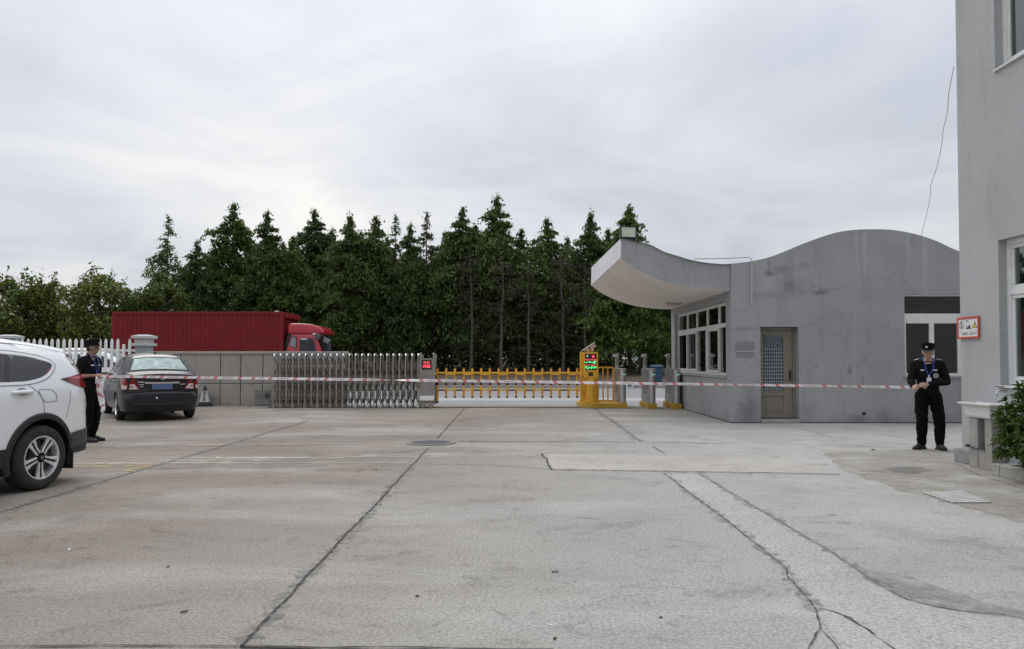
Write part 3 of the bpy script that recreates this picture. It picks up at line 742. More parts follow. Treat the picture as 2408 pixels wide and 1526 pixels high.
mb = MB(off); mb.box((XC - .006, YF - .006, .001), (dL, YF - .001, .022)); mb.box((dR, YF - .006, .001), (XR, YF - .001, .022)); mb.box((XC - .006, YF - .0005, .001), (XC - .001, 21.4, .022))
mb.build('foot_line', mat('foot_shadow', (.07, .066, .06), .95, var=.4), gh)
# wall plaque, painted over
a, b_ = P(*c5(1097, 925), YF), P(*c5(1222, 990), YF)
pl = thing('wall_plaque', 'grey painted-over plaque with a pale ledge left of the khaki door', 'plaque', ((a.x + b_.x) / 2, YF - .001, b_.z))
w_ = (b_.x - a.x) / 2; hz = a.z - b_.z
MB().box((-w_, -.012, 0.012), (w_, 0, hz)).build('plate', mat('plaque_grey', (.215, .218, .225), .6, var=.2, scale=7), pl, bevel=.003)
MB().box((-w_, -.03, -.022), (w_, 0, .0115)).build('ledge', mat('plaque_ledge', (.36, .36, .34), .7), pl, bevel=.003)
MB().box((-w_ + .01, -.011, -.13), (w_ - .01, 0, -.023)).build('lower_plate', mat('plaque_grey_low', (.24, .243, .25), .7, var=.2, scale=7), pl, bevel=.002)
# floodlight on the tip of the canopy
fq = P(1478, 563, YF - .02)
fl = thing('floodlight', 'square floodlight with black frame standing on the canopy tip', 'floodlight', (fq.x, YF + .05, fq.z - .01))
BLK = mat('black_metal', (.02, .02, .022), .45, .2)
LENS = mat('lamp_lens', (.50, .55, .44), .12, var=.12, scale=5, spec=.6)
rx = Matrix.Rotation(R(-8), 3, 'X') @ Matrix.Rotation(R(6), 3, 'Z')
mb = MB(); mb.tube([(-.15, .05, 0), (-.15, .05, .12)], .014, 6).tube([(.15, .05, 0), (.15, .05, .12)], .014, 6).box((-.17, .02, -.02), (.17, .08, .0)); mb.build('bracket', BLK, fl)
mb = MB()
for lo, hi in (((-.19, -.04, .04), (.19, .0, .065)), ((-.19, -.04, .295), (.19, 0, .32)), ((-.19, -.04, .065), (-.162, 0, .295)), ((.162, -.04, .065), (.19, 0, .295)), ((-.19, .0, .04), (.19, .09, .32))): mb.box(lo, hi, rx, (0, 0, .18))
mb.build('housing', BLK, fl, bevel=.006)
MB().box((-.162, -.028, .065), (.162, -.002, .295), rx, (0, 0, .18)).build('lens', LENS, fl)
# round lamp under the soffit
sq = P(*c5(677, 668), 20.3)
cl = thing('ceiling_lamp', 'round flush lamp under the pale canopy soffit by the long window', 'lamp', (4.55, 20.9, interp(BOT, 4.55)))
MB().lathe([(.0, -.05), (.20, -.05), (.235, -.02), (.235, .01)], (0, 0, 0)).build('shade', mat('lamp_shade', (.42, .38, .33), .5), cl, smooth=True)

# ------------------------------------------------------------------ tall building at the right edge
XB, YBC = 6.33, 10.50
rb = thing('grey_building', 'tall pale grey building whose window wall stands at the right edge', 'building', (XB, YBC, 0))
off = Vector((XB, YBC, 0))
bw = [(9.66, 1.10, 8.1, 2.985), (9.66, 5.225, 8.1, 7.1), (6.9, 1.10, 4.9, 2.985), (6.9, 5.225, 4.9, 7.1)]
HB = 9.6
vs, fs = region([(-3, 0), (YBC, 0), (YBC, HB), (-3, HB)], [[(y0, z0), (y1, z0), (y1, z1), (y0, z1)] for y0, z0, y1, z1 in bw], 1.2, 1.2)
mb = MB(off); mb.add([(XB, a, c) for a, c in vs], fs)
for y0, z0, y1, z1 in bw:
    for (ya, za, yb, zb_) in ((y0, z0, y0, z1), (y1, z0, y1, z1), (y0, z0, y1, z0), (y0, z1, y1, z1)): mb.quad((XB, ya, za), (XB + .15, ya, za), (XB + .15, yb, zb_), (XB, yb, zb_))
mb.quad((XB, YBC, 0), (20, YBC, 0), (20, YBC, HB), (XB, YBC, HB)); mb.quad((XB, -3, HB), (XB, YBC, HB), (20, YBC, HB), (20, -3, HB)); mb.quad((XB, -3, 0), (20, -3, 0), (20, -3, HB), (XB, -3, HB))
mb.build('wall', WGREY2, rb)
mb = MB(off); mb.box((XB - .10, 9.98, 0), (XB + .02, YBC + .04, .20)); mb.build('plinth', mat('plinth_concrete', (.28, .28, .27), .9, var=.3, scale=4, bump=.4), rb, bevel=.02)
PANE_G = glass('green_pane', (.50, .58, .54), refl=.22)
CURT = bpy.data.materials.new('window_curtain'); t, b, o = nodes(CURT); b.inputs['Roughness'].default_value = .9
t.links.new(tramp(t, tnoise(t, 9, 3, .5, sc=(1, 1, .06)), [(.35, (.10, .12, .11)), (.65, (.30, .34, .32))]), b.inputs['Base Color'])
for (y0, z0, y1, z1) in bw:
    wi = thing('window', None, None); wi.parent = rb
    x_ = XB + .105; w_ = MB(off); t_ = .07
    a, b_ = min(y0, y1), max(y0, y1)
    w_.box((x_, a, z0), (x_ + .06, b_, z0 + t_)); w_.box((x_, a, z1 - t_), (x_ + .06, b_, z1)); w_.box((x_, a, z0 + t_), (x_ + .06, a + t_, z1 - t_)); w_.box((x_, b_ - t_, z0 + t_), (x_ + .06, b_, z1 - t_))
    zt = z0 + (z1 - z0) * .64
    w_.box((x_ + .002, a + t_, zt - .04), (x_ + .058, b_ - t_, zt + .04))
    ym = (a + b_) / 2
    w_.box((x_ + .004, ym - .04, z0 + t_), (x_ + .056, ym + .04, zt - .04)); w_.box((x_ + .004, ym - .03, zt + .04), (x_ + .056, ym + .03, z1 - t_))
    # opening sashes, proud of the frame
    for (sa, sb_, za, zb_) in ((ym + .04, b_ - t_, z0 + t_, zt - .04), (ym + .03, b_ - t_, zt + .04, z1 - t_)):
        for (p0, p1, q0, q1) in ((sa, sb_, za, za + .05), (sa, sb_, zb_ - .05, zb_), (sa, sa + .05, za + .05, zb_ - .05), (sb_ - .05, sb_, za + .05, zb_ - .05)):
            w_.box((x_ + .018, p0 + .002, q0 + .002), (x_ + .05, p1 - .002, q1 - .002))
    w_.build('frame', UPVC, wi, bevel=.004)
    for (p0, p1, q0, q1) in ((a + t_, ym, z0 + t_, zt), (ym, b_ - t_, z0 + t_, zt), (a + t_, ym, zt, z1 - t_), (ym, b_ - t_, zt, z1 - t_)):
        MB(off).quad((x_ + .035, p0, q0), (x_ + .035, p1, q0), (x_ + .035, p1, q1), (x_ + .035, p0, q1)).build('pane', PANE_G, wi)
    MB(off).quad((x_ + .3, a - .2, z0 - .2), (x_ + .3, b_ + .2, z0 - .2), (x_ + .3, b_ + .2, z1 + .2), (x_ + .3, a - .2, z1 + .2)).build('blind', CURT, wi)
    MB(off).box((XB - .03, a - .02, z0 - .03), (x_ - .002, b_ + .0, z0 - .001)).build('sill', mat('sill_white', (.62, .62, .60), .6), wi, bevel=.004)
# slack cable from the roof of the tall building to the gatehouse
ca = P(2243, 165, 10.55); cb = P(2163, 553, YF + .3); cpts = []
for k, (u, v) in enumerate(((2242, 157), (2230, 222), (2227, 263), (2217, 307), (2212, 350), (2200, 400), (2188, 436), (2185, 472), (2166, 553))):
    s = k / 8; cpts.append(P(u, v, 10.62 + (YF + .3 - 10.62) * s))
tag(MB().tube(catmull([tuple(a) for a in cpts], 5), .006, 6).build('cable', mat('cable_grey', (.6, .6, .62), .6), smooth=True), 'thin slack cable running from the tall building down to the gatehouse roof', 'cable')
# safety sign on the wall
zs0, zs1 = 1.43 + (846 - 797) * 10.5 / F, 1.43 + (846 - 745) * 10.3 / F
sg = thing('safety_sign', 'red framed white safety sign with speed limit and forklift pictograms', 'sign', (XB - .004, 10.30, (zs0 + zs1) / 2))
SIGNR = mat('sign_red', (.50, .085, .05), .45); SIGNW = mat('sign_white', (.80, .78, .77), .4, var=.03); INK = mat('sign_ink', (.05, .05, .055), .5); SIGY = mat('sign_yellow', (.62, .54, .04), .45)
# local frame of the sign: X' = along -Y of the world (to the right as read), Z up, facing -X
SM = Matrix(((0, 0, -1, 0), (-1, 0, 0, 0), (0, 1, 0, 0), (0, 0, 0, 1)))
def sgn(pts2, lift): return [SM @ Vector((a, b_, lift)) for a, b_ in pts2]
wS, hS = .245, (zs1 - zs0) / 2
mb = MB()
for lo, hi in (((-wS, -hS), (wS, -hS + .028)), ((-wS, hS - .028), (wS, hS)), ((-wS, -hS + .028), (-wS + .024, hS - .028)), ((wS - .024, -hS + .028), (wS, hS - .028))):
    mb.prism(sgn([lo, (hi[0], lo[1]), hi, (lo[0], hi[1])], 0), SM.to_3x3() @ Vector((0, 0, .022)))
mb.build('frame', SIGNR, sg, bevel=.003)
MB().prism(sgn([(-wS + .02, -hS + .02), (wS - .02, -hS + .02), (wS - .02, hS - .02), (-wS + .02, hS - .02)], 0), SM.to_3x3() @ Vector((0, 0, .012))).build('panel', SIGNW, sg)
mb = MB(); yl = -hS + .105
for a, b_, c, d_ in ((-wS + .024, yl - .003, wS - .024, yl + .003), (-.078, yl + .003, -.072, hS - .028), (.072, yl + .003, .078, hS - .028)): mb.prism(sgn([(a, b_), (c, b_), (c, d_), (a, d_)], .0121), SM.to_3x3() @ Vector((0, 0, .001)))
mb.build('rules', mat('sign_rule', (.45, .40, .38), .5), sg)
yc_ = (yl + hS - .028) / 2
mb = MB(); nn = 28; ring = []
for k in range(nn):
    q = 2 * math.pi * k / nn; ring += sgn([(-.148 + .058 * math.cos(q), yc_ + .058 * math.sin(q)), (-.148 + .050 * math.cos(q), yc_ + .050 * math.sin(q))], .0135)
mb.add(ring, [(2 * k, 2 * k + 1, (2 * k + 3) % (2 * nn), (2 * k + 2) % (2 * nn)) for k in range(nn)])
mb.build('speed_ring', INK, sg)
text_obj('speed_number', '5', .105, INK, sg, SM @ Matrix.Translation((-.148, yc_ - .002, .0135)), .0006, off=.003)
mb = MB()                                        # forklift pictogram
for pl_ in ([(-.045, -.05), (-.038, -.05), (-.026, .05), (-.033, .05)], [(-.04, -.056), (.058, -.056), (.058, -.048), (-.04, -.048)], [(-.02, -.046), (.052, -.046), (.056, -.01), (.03, 0), (.0, -.018), (-.02, -.018)], [(.024, 0), (.031, 0), (.022, .046), (-.026, .05), (-.026, .042), (.016, .039)], [(-.05, .058), (.0, .058), (.0, .066), (-.05, .066)], [(-.06, -.05), (-.036, -.05), (-.036, -.042), (-.06, -.042)]):
    mb.prism(sgn([(a, b_ + yc_) for a, b_ in pl_], .0122), SM.to_3x3() @ Vector((0, 0, .001)))
for cx_ in (-.008, .042):
    mb.prism(sgn([(cx_ + .014 * math.cos(q), yc_ - .05 + .014 * math.sin(q)) for q in np.linspace(0, 2 * math.pi, 13)[:-1]], .0122), SM.to_3x3() @ Vector((0, 0, .0016)))
mb.build('forklift_pictogram', INK, sg)
tri = [(.09, yc_ - .05), (.21, yc_ - .05), (.15, yc_ + .058)]
MB().prism(sgn(tri, .0122), SM.to_3x3() @ Vector((0, 0, .001))).build('warning_border', INK, sg)
tri = [(.104, yc_ - .042), (.196, yc_ - .042), (.15, yc_ + .041)]
MB().prism(sgn(tri, .0135), SM.to_3x3() @ Vector((0, 0, .001))).build('warning_triangle', SIGY, sg)
mb = MB(); mb.prism(sgn([(.146, yc_ - .012), (.154, yc_ - .012), (.156, yc_ + .018), (.144, yc_ + .018)], .0147), SM.to_3x3() @ Vector((0, 0, .0006))); mb.prism(sgn([(.146, yc_ - .028), (.154, yc_ - .028), (.154, yc_ - .02), (.146, yc_ - .02)], .0147), SM.to_3x3() @ Vector((0, 0, .0006)))
mb.build('warning_mark', INK, sg)
text_obj('sign_text', '厂内限速 注意叉车', .048, INK, sg, SM @ Matrix.Translation((0, (-hS + .024 + yl) / 2, .0128)), .0005)
# ------------------------------------------------------------------ wash basin on its pedestal, tap
bs = thing('wash_basin', 'white wash basin on two concrete slabs against the tall building', 'basin', (XB - .1, 9.8, 0))
CER = mat('white_ceramic', (.66, .65, .63), .25, var=.06, scale=4, dirt=((.40, .38, .33), 5, .5))
PED = mat('pedestal_concrete', (.33, .31, .285), .9, var=.25, scale=5, bump=.5, dirt=((.15, .13, .11), 6, .5))
off = Vector((XB - .1, 9.8, 0))
def frustum_ring(mb, lv):
    n = 4
    vs = []; 
    for (x0, x1, y0, y1, z) in lv: vs += [(x0, y0, z), (x1, y0, z), (x1, y1, z), (x0, y1, z)]
    fs = [(k * 4 + i, k * 4 + (i + 1) % 4, k * 4 + 4 + (i + 1) % 4, k * 4 + 4 + i) for k in range(len(lv) - 1) for i in range(4)]
    fs.append((0, 3, 2, 1)); e_ = (len(lv) - 1) * 4; fs.append((e_, e_ + 1, e_ + 2, e_ + 3))
    mb.add(vs, fs)
mb = MB(off); frustum_ring(mb, [(6.125, 6.325, 9.56, 10.03, .665), (6.11, 6.325, 9.54, 10.05, .69), (6.095, 6.325, 9.51, 10.09, .805), (6.06, 6.325, 9.47, 10.14, .835), (6.05, 6.325, 9.46, 10.15, .855), (6.06, 6.325, 9.47, 10.14, .862), (6.09, 6.30, 9.50, 10.11, .862), (6.12, 6.28, 9.54, 10.06, .75)])
mb.build('bowl', CER, bs, bevel=.006)
for (y0, y1) in ((9.56, 9.70), (9.85, 10.03)):
    MB(off).box((6.14, y0, 0), (6.325, y1, .662)).build('pedestal_slab', PED, bs, bevel=.01)
MB(off).box((6.145, 9.705, 0), (6.32, 9.845, .24)).build('pedestal_infill', PED, bs, bevel=.008)
MB(off).tube([(6.23, 9.78, .665), (6.23, 9.78, .245)], .035, 12).build('waste_pipe', mat('waste_pipe_grey', (.16, .16, .16), .5), bs, smooth=True)
MB(off).tube([(6.125, 10.04, .28), (6.128, 9.94, .265), (6.13, 9.84, .26), (6.134, 9.70, .257)], .008, 6).cyl((6.125, 10.04, .28), .02, .05, 'Y', 10).build('tie_wire', mat('tie_black', (.03, .03, .03), .6), bs)
tp = thing('tap', 'small chrome tap on the wall above the wash basin', 'tap', (XB, 9.55, 1.03))
CHR = mat('chrome', (.65, .65, .65), .18, .95)
MB().tube([(0, 0, 0), (-.09, 0, .0), (-.12, 0, -.02), (-.125, 0, -.07)], .013, 8).cyl((-.07, 0, .03), .016, .05, 'Z', 10).build('spout', CHR, tp, smooth=True)
MB().box((-.13, -.012, .052), (-.03, .012, .062)).build('lever', mat('tap_lever', (.08, .08, .08), .4), tp, bevel=.003)
# plant bed kerb and dark bed
kb = thing('bed_kerb', 'weathered concrete kerb edging the plant bed below the shrub', 'kerb', (6.0, 9.3, 0))
off = Vector((6.0, 9.3, 0)); ybk = [9.30, 9.14, 8.3, 7.2, 6.1, 5.0]
mb = MB(off)
for a, b_ in zip(ybk, ybk[1:]): mb.box((5.96, b_ + .006, 0), (6.08, a - .006, .145))
mb.box((6.085, 9.19, 0), (XB, 9.30, .14))
mb.build('kerb_blocks', mat('bed_kerb_concrete', (.36, .35, .32), .9, var=.3, scale=3, bump=.5, dirt=((.16, .15, .12), 5, .6)), kb, bevel=.012)
MB(off).box((6.085, 5.0, 0), (XB - .001, 9.185, .10)).build('soil', mat('soil', (.05, .042, .033), .95, var=.4, scale=12, bump=.8), kb)
# ------------------------------------------------------------------ concrete yard wall, picket fence, pillars
YW = 23.25
CW = wall_mat('wall_concrete', (.36, .33, .29), (.17, .15, .125), .6, .7, [(2.0, .9, .05, .5, 1.6, False), (2.9, .4, .3, .3, 1.0, False), (-1.2, .2, .5, .25, 1.2, False)])
wx0, wx1 = P(344, 900, YW).x, P(814, 840, YW).x
wl = thing('concrete_wall', 'bare concrete panel wall behind the dark sedan and folding gate', 'wall', ((wx0 + wx1) / 2, YW, 0))
off = Vector(wl.location)
xsj = [wx0] + [P(u, 900, YW).x for u in (423, 517, 565, 617, 668, 720, 770)] + [wx1]
zj = [0, P(500, 901.5, YW).z, P(600, 832.5, YW).z]
mb = MB(off)
for a, b_ in zip(xsj, xsj[1:]):
    mb.box((a + .013, YW, 0), (b_ - .013, YW + .2, zj[1] - .010)); mb.box((a + .013, YW + .02, zj[1] + .010), (b_ - .013, YW + .2, zj[2]))
mb.build('wall_panels', CW, wl, bevel=.008)
MB(off).box((wx0, YW + .05, 0), (wx1, YW + .19, zj[2] - .004)).build('wall_core', mat('joint_dark_concrete', (.09, .08, .07), .95, var=.3), wl)  # core darker than the panels, seen in their joints
MB(off).box((wx0, YW - .02, zj[2] + .001), (wx1 + .03, YW + .23, P(600, 826.2, YW).z)).build('coping', mat('coping_concrete', (.36, .34, .31), .9, var=.25, scale=3, bump=.4), wl, bevel=.012)
h0, h1 = P(600, 955, YW).x, P(636, 955, YW).x
mb = MB(off); mb.box((h0, YW - .025, 0.02), (h1, YW - .002, .50)); mb.build('hatch_plate', mat('hatch_grey', (.21, .20, .185), .85, var=.25, scale=5), wl, bevel=.006)
mb = MB(off); mb.cyl((h1 - .1, YW - .03, .33), .075, .05, 'Y', 18); mb.build('drain_pipe', mat('pipe_dark', (.06, .055, .05), .8), wl)
PILG = wall_mat('pillar_render', (.36, .375, .38), (.24, .24, .24), .2, .3)
PILC = mat('pillar_cap', (.50, .50, .48), .85, var=.15, scale=4, bump=.3, dirt=((.25, .24, .22), 5, .5))
YP = 23.5
def pillar(u0, u1, label):
    xa, xb = P(u0, 850, YP).x, P(u1, 850, YP).x; c = (xa + xb) / 2; w = (xb - xa) / 2
    zt = P(330, 786.5, YP).z; pr = thing('fence_pillar', label, 'pillar', (c, YP + w, 0), 0, 'capped pillars of the white fence')
    k = zt - .36
    MB().box((-w, -w, 0), (w, w, k)).build('shaft', PILG, pr, bevel=.01)
    mb = MB(); mb.box((-w - .08, -w - .08, k + .001), (w + .08, w + .08, k + .085)); mb.box((-w - .01, -w - .01, k + .086), (w + .01, w + .01, k + .235)); mb.box((-w - .09, -w - .09, k + .236), (w + .09, w + .09, k + .315))
    frustum_ring(mb, [(-w - .09, w + .09, -w - .09, w + .09, k + .316), (-w * .6, w * .6, -w * .6, w * .6, k + .36)])
    mb.build('cap', PILC, pr, bevel=.008)
pillar(316.5, 346, 'grey fence pillar with layered cap at the near end of the concrete wall')
pillar(-2, 27, 'grey capped fence pillar seen above the roof of the white car')
WHITEP = mat('white_fence_paint', (.76, .76, .74), .5, var=.05, scale=3, dirt=((.5, .49, .45), 4, .35))
fx0, fx1 = P(28, 850, YP).x, P(316, 850, YP).x
fe = thing('picket_fence', 'white picket fence between two grey capped pillars', 'fence', ((fx0 + fx1) / 2, YP + .15, 0))
off = Vector(fe.location)
zr1, zr2, zp, zpl = P(250, 824, YP).z, P(250, 892, YP).z, P(250, 796, YP).z, P(250, 917, YP).z
MB(off).box((fx0, YP + .02, 0), (fx1, YP + .28, zpl)).build('plinth', PILG, fe, bevel=.01)
for z_ in (zr1, zr2): MB(off).box((fx0, YP + .13, z_ - .04), (fx1, YP + .17, z_ + .04)).build('rail', WHITEP, fe, bevel=.006)
for k in range(21):
    u = (185 + 81.4 * k) / 3.44 / 1.6751
    if u > 314: break
    x_ = P(u, 850, YP).x; w = .042; top_ = zp if k != 18 else zp - .09
    pg = [(x_ - w, YP + .085, zpl), (x_ + w, YP + .085, zpl), (x_ + w, YP + .085, top_ - .09), (x_ + w * .75, YP + .085, top_ - .05), (x_, YP + .085, top_), (x_ - w * .75, YP + .085, top_ - .05), (x_ - w, YP + .085, top_ - .09)]
    if k == 18: pg = pg[:3] + pg[-1:]
    MB(off).prism(pg, (0, .04, 0)).build('picket', WHITEP, fe, bevel=.004)

# ------------------------------------------------------------------ folding steel gate
YG0, YG1 = 22.2, 22.62
STEEL = mat('gate_steel', (.31, .285, .25), .42, .3, var=.2, scale=3, dirt=((.13, .11, .09), 5, .65))
STEELD = mat('gate_lattice_steel', (.125, .11, .092), .55, .2, var=.25, scale=3, dirt=((.09, .075, .06), 5, .7))
SHINY = mat('polished_steel', (.72, .71, .69), .22, .9, var=.08)
RUB = mat('rubber', (.02, .02, .02), .8)
def c3(x, y): return ((1000 + x / 3.01) / 1.6751, (1300 + y / 3.01) / 1.6751)
gx = [P(*c3(235 + 74.35 * k, 500), YG0).x for k in range(24)]
gt = thing('folding_gate', 'retractable steel lattice gate half drawn across the entrance', 'gate', (gx[12], YG0, 0))
off = Vector(gt.location)
ZT = P(*c3(1000, 284), YG0).z
for k, x_ in enumerate(gx):
    mb = MB(off); w = .017
    for y_ in (YG0, YG1):
        mb.box((x_ - w, y_ - w, .055), (x_ + w, y_ + w, ZT - .06))
    arm = MB(off).tube([(x_, YG0, ZT - .055), (x_, YG0 + .03, ZT - .012), (x_, YG0 + .08, ZT), (x_, YG1 - .08, ZT), (x_, YG1 - .03, ZT - .012), (x_, YG1, ZT - .055)], .021, 8)
    mb.box((x_ - .014, YG0 + .018, .2), (x_ + .014, YG1 - .018, .235)); mb.box((x_ - .014, YG0 + .018, .9), (x_ + .014, YG1 - .018, .93))
    po_ = mb.build('gate_post', STEEL, gt); arm.build('top_arm', SHINY, po_, smooth=True)
    if k % 2 == 1 or k == 0:
        c_ = MB(off)
        for y_ in (YG0 - .02, YG1 + .02):
            c_.lathe([(0, -.02), (.045, -.02), (.055, -.008), (.055, .008), (.045, .02), (0, .02)], (x_, y_, .056), 'Y', 16); c_.tube([(x_, y_, .08), (x_, y_, .15)], .024, 8)
        c_.build('caster', SHINY if k > 12 else STEEL, gt, smooth=True)
    else:
        MB(off).box((x_ - .024, YG0 - .024, .008), (x_ + .024, YG0 + .024, .054)).box((x_ - .024, YG1 - .024, .008), (x_ + .024, YG1 + .024, .054)).build('foot', STEELD, gt)
zs_ = [.14, .52, .90, 1.28, ZT - .14]
for k in range(23):
    a, b_ = gx[k], gx[k + 1]; mb = MB(off)
    for y_ in (YG0 + .06, YG1 - .06):
        for z0, z1 in ((.12, .66), (.56, 1.10), (1.0, ZT - .10)):
            rot = math.atan2(z1 - z0, b_ - a); ln = math.hypot(z1 - z0, b_ - a)
            for s in (1, -1):
                m_ = Matrix.Rotation(-rot * s, 3, 'Y') if s == 1 else Matrix.Rotation(rot, 3, 'Y')
                yy = y_ + .012 * s
                mb.cbox(((a + b_) / 2, yy, (z0 + z1) / 2), (ln, .012, .034), m_)
    mb.build('scissor_lattice', STEELD, gt)
# drive head
ha, hb = P(*c3(1965, 600), YG0).x, P(*c3(2147, 600), YG0).x
dh = MB(off)
for x_ in (ha + .03, hb - .03):
    dh.box((x_ - .03, YG0 - .06, .10), (x_ + .03, YG0 + .0, ZT - .02)); dh.lathe([(.0, .05), (.022, .043), (.034, .02), (.036, 0), (.03, -.02)], (x_, YG0 - .03, ZT - .01), 'Z', 14)
    dh.box((x_ - .03, YG1 - .03, .10), (x_ + .03, YG1 + .03, ZT - .02))
hd = dh.build('head_posts', STEEL, gt, bevel=.006)
zr = P(*c3(2000, 338), YG0).z
MB(off).box((ha + .062, YG0 - .05, .12), (hb - .062, YG1, zr)).build('drive_housing', mat('housing_steel', (.27, .25, .23), .45, .4, var=.2, scale=4), gt, bevel=.008)
SCRB = mat('screen_black', (.006, .006, .007), .3)
LEDR = mat('led_red', (1.0, .07, .09), .5, var=.0, emit=1.3)
LEDG = mat('led_green', (.10, .95, .25), .5, var=.0, emit=1.5)
LEDP = mat('led_dim_red', (.9, .12, .14), .5, var=.0, emit=.6)
LEDW = mat('led_white', (.75, .75, .75), .5, var=.0, emit=.45)
s0 = P(*c3(1987, 352), YG0 - .05); s1 = P(*c3(2104, 468), YG0 - .05)
scx = (s0.x + s1.x) / 2; scz = (s0.z + s1.z) / 2
sc = MB(off).box((s0.x, YG0 - .062, s1.z), (s1.x, YG0 - .051, s0.z)).build('led_screen', SCRB, gt)
FACE = Matrix(((1, 0, 0, 0), (0, 0, -1, 0), (0, 1, 0, 0), (0, 0, 0, 1)))
def led(name, body, size, m, par, x_, y_, z_, of=.004, sx_=1.0):
    return text_obj(name, body, size, m, par, Matrix.Translation((x_, y_, z_)) @ FACE @ Matrix.Diagonal((sx_, 1, 1, 1)), .0008, off=of)
hsz = (s0.z - s1.z)
led('led_text', '欢迎', hsz * .30, LEDP, sc, scx - off.x, YG0 - .0635 - off.y, scz + hsz * .2, .002, 1.15)
led('led_text', '光临', hsz * .34, LEDR, sc, scx - off.x, YG0 - .0635 - off.y, scz - hsz * .18, .003, 1.15)
MB(off).box((ha + .02, YG0 - .12, .22), (hb - .02, YG0 - .061, .36)).build('bumper', mat('gate_bumper_white', (.80, .80, .78), .4), gt, bevel=.012)
for x_ in (ha + .13, hb - .13):
    MB(off).lathe([(0, -.03), (.05, -.03), (.08, -.02), (.08, .02), (.05, .03), (0, .03)], (x_, YG0 - .03, .082), 'Y', 18).build('wheel', STEEL, gt, smooth=True)
tag(MB().box((gx[0] - .2, 22.30, .001), (P(1365, 955, 22.3).x, 22.36, .022)).build('gate_track', mat('track_steel', (.06, .055, .05), .6, .4)), kind='structure')

# ------------------------------------------------------------------ boom barrier with hanging pickets, control pillar
YEL = mat('yellow_paint', (.74, .385, .02), .42, var=.10, scale=3, dirt=((.36, .19, .03), 4, .5), coat=.15)
YELB = mat('yellow_base_paint', (.50, .31, .035), .75, var=.2, scale=3, dirt=((.26, .19, .07), 5, .7), bump=.4)
BLACKP = mat('black_paint', (.018, .017, .016), .5)
YA = 22.5
def c4(x, y): return ((2200 + x / 4.63) / 1.6751, (1320 + y / 4.63) / 1.6751)
def cb_(x, y): return ((2270 + x / 5.0875) / 1.6751, (1320 + y / 5.0875) / 1.6751)
def cr4(x, y): return ((1700 + x / 2.2933) / 1.6751, (1300 + y / 2.2933) / 1.6751)
ib0 = G(*c4(388, 1270)); ib1 = G(*c4(1243, 1330))
isl = thing('barrier_plinth', 'long low yellow concrete plinth under the barrier and first turnstile', 'plinth', ((ib0.x + ib1.x) / 2, 22.5, 0))
off = Vector(isl.location); ibx0 = P(1364.5, 950, 22.1).x; ibx1 = P(1473, 950, 21.95).x
MB(off).prism([(ibx0, 22.75, 0), (ibx0 + .06, 22.30, 0), (ibx0 + .32, 22.0, 0), (ibx1, 22.0, 0), (ibx1, 23.45, 0), (ibx0, 23.45, 0)], (0, 0, .15)).build('plinth_block', YELB, isl, bevel=.02)
ZI = .15
# barrier machine (housing + boom)
ba = thing('boom_barrier', 'closed yellow boom barrier with two rows of hanging pickets', 'barrier', (P(1369, 900, 22.75).x, 22.75, ZI))
off = Vector(ba.location)
hx0, hx1 = P(*cb_(84, 500), 22.6).x, P(*cb_(165, 500), 22.6).x
MB(off).box((hx0, 22.6, ZI), (hx1 + .1, 22.95, P(*cb_(120, 343), 22.6).z)).build('housing', YEL, ba, bevel=.01)
MB(off).box((hx0 + .0, 22.55, ZI + .001), (hx1 + .16, 23.0, ZI + .05)).build('base_plate', YEL, ba, bevel=.008)
bx0, bx1 = P(*cr4(30, 400), YA).x, P(*cr4(1375, 400), YA).x
zb1, zb0 = P(*cr4(600, 378), YA).z, P(*cr4(600, 407), YA).z
bo = MB(off).box((bx0, YA - .03, zb0), (bx1, YA + .03, zb1)).build('boom_arm', YEL, ba, bevel=.006)
mb = MB(off); px_ = [P(*cr4(50 + 79.05 * k, 400), YA).x for k in range(17)]
for k in range(17):
    if k % 2 == 0: mb.box((px_[k] + .02, YA - .034, zb0 + .012), (px_[min(k + 1, 16)] - .02, YA - .0305, zb0 + .042))
mb.build('boom_stripe', BLACKP, bo)
zl = P(*cr4(600, 541), YA).z
MB(off).box((bx0 + .05, YA - .018, zl - .026), (bx1 + .05, YA + .018, zl + .026)).build('lower_rail', YEL, ba, bevel=.004)
mb = MB(off)
for k in range(1, 17, 2): mb.box((px_[k - 1] + .03, YA - .0205, zl - .027), (px_[k] - .03, YA - .0185, zl + .012))
mb.build('rail_stripe', BLACKP, ba)
zpt, zpb = P(*cr4(600, 338), YA).z, P(*cr4(600, 608), YA).z
for k, x_ in enumerate(px_):
    lo = zpb if k else .14
    pk = MB(off).box((x_ - .032, YA + .036, zb0 - .1 if False else lo), (x_ + .032, YA + .075, zpt)).build('picket', YEL, ba, bevel=.006)
    MB(off).box((x_ - .034, YA + .034, zpt - .03), (x_ + .034, YA + .077, zpt + .012)).box((x_ - .034, YA + .034, lo - .02), (x_ + .034, YA + .077, lo + .03)).build('end_cap', BLACKP, pk)
    MB(off).box((x_ - .0335, YA + .0335, zl + .14), (x_ + .0335, YA + .0355, zb0 - .22)).build('picket_band', BLACKP, pk)
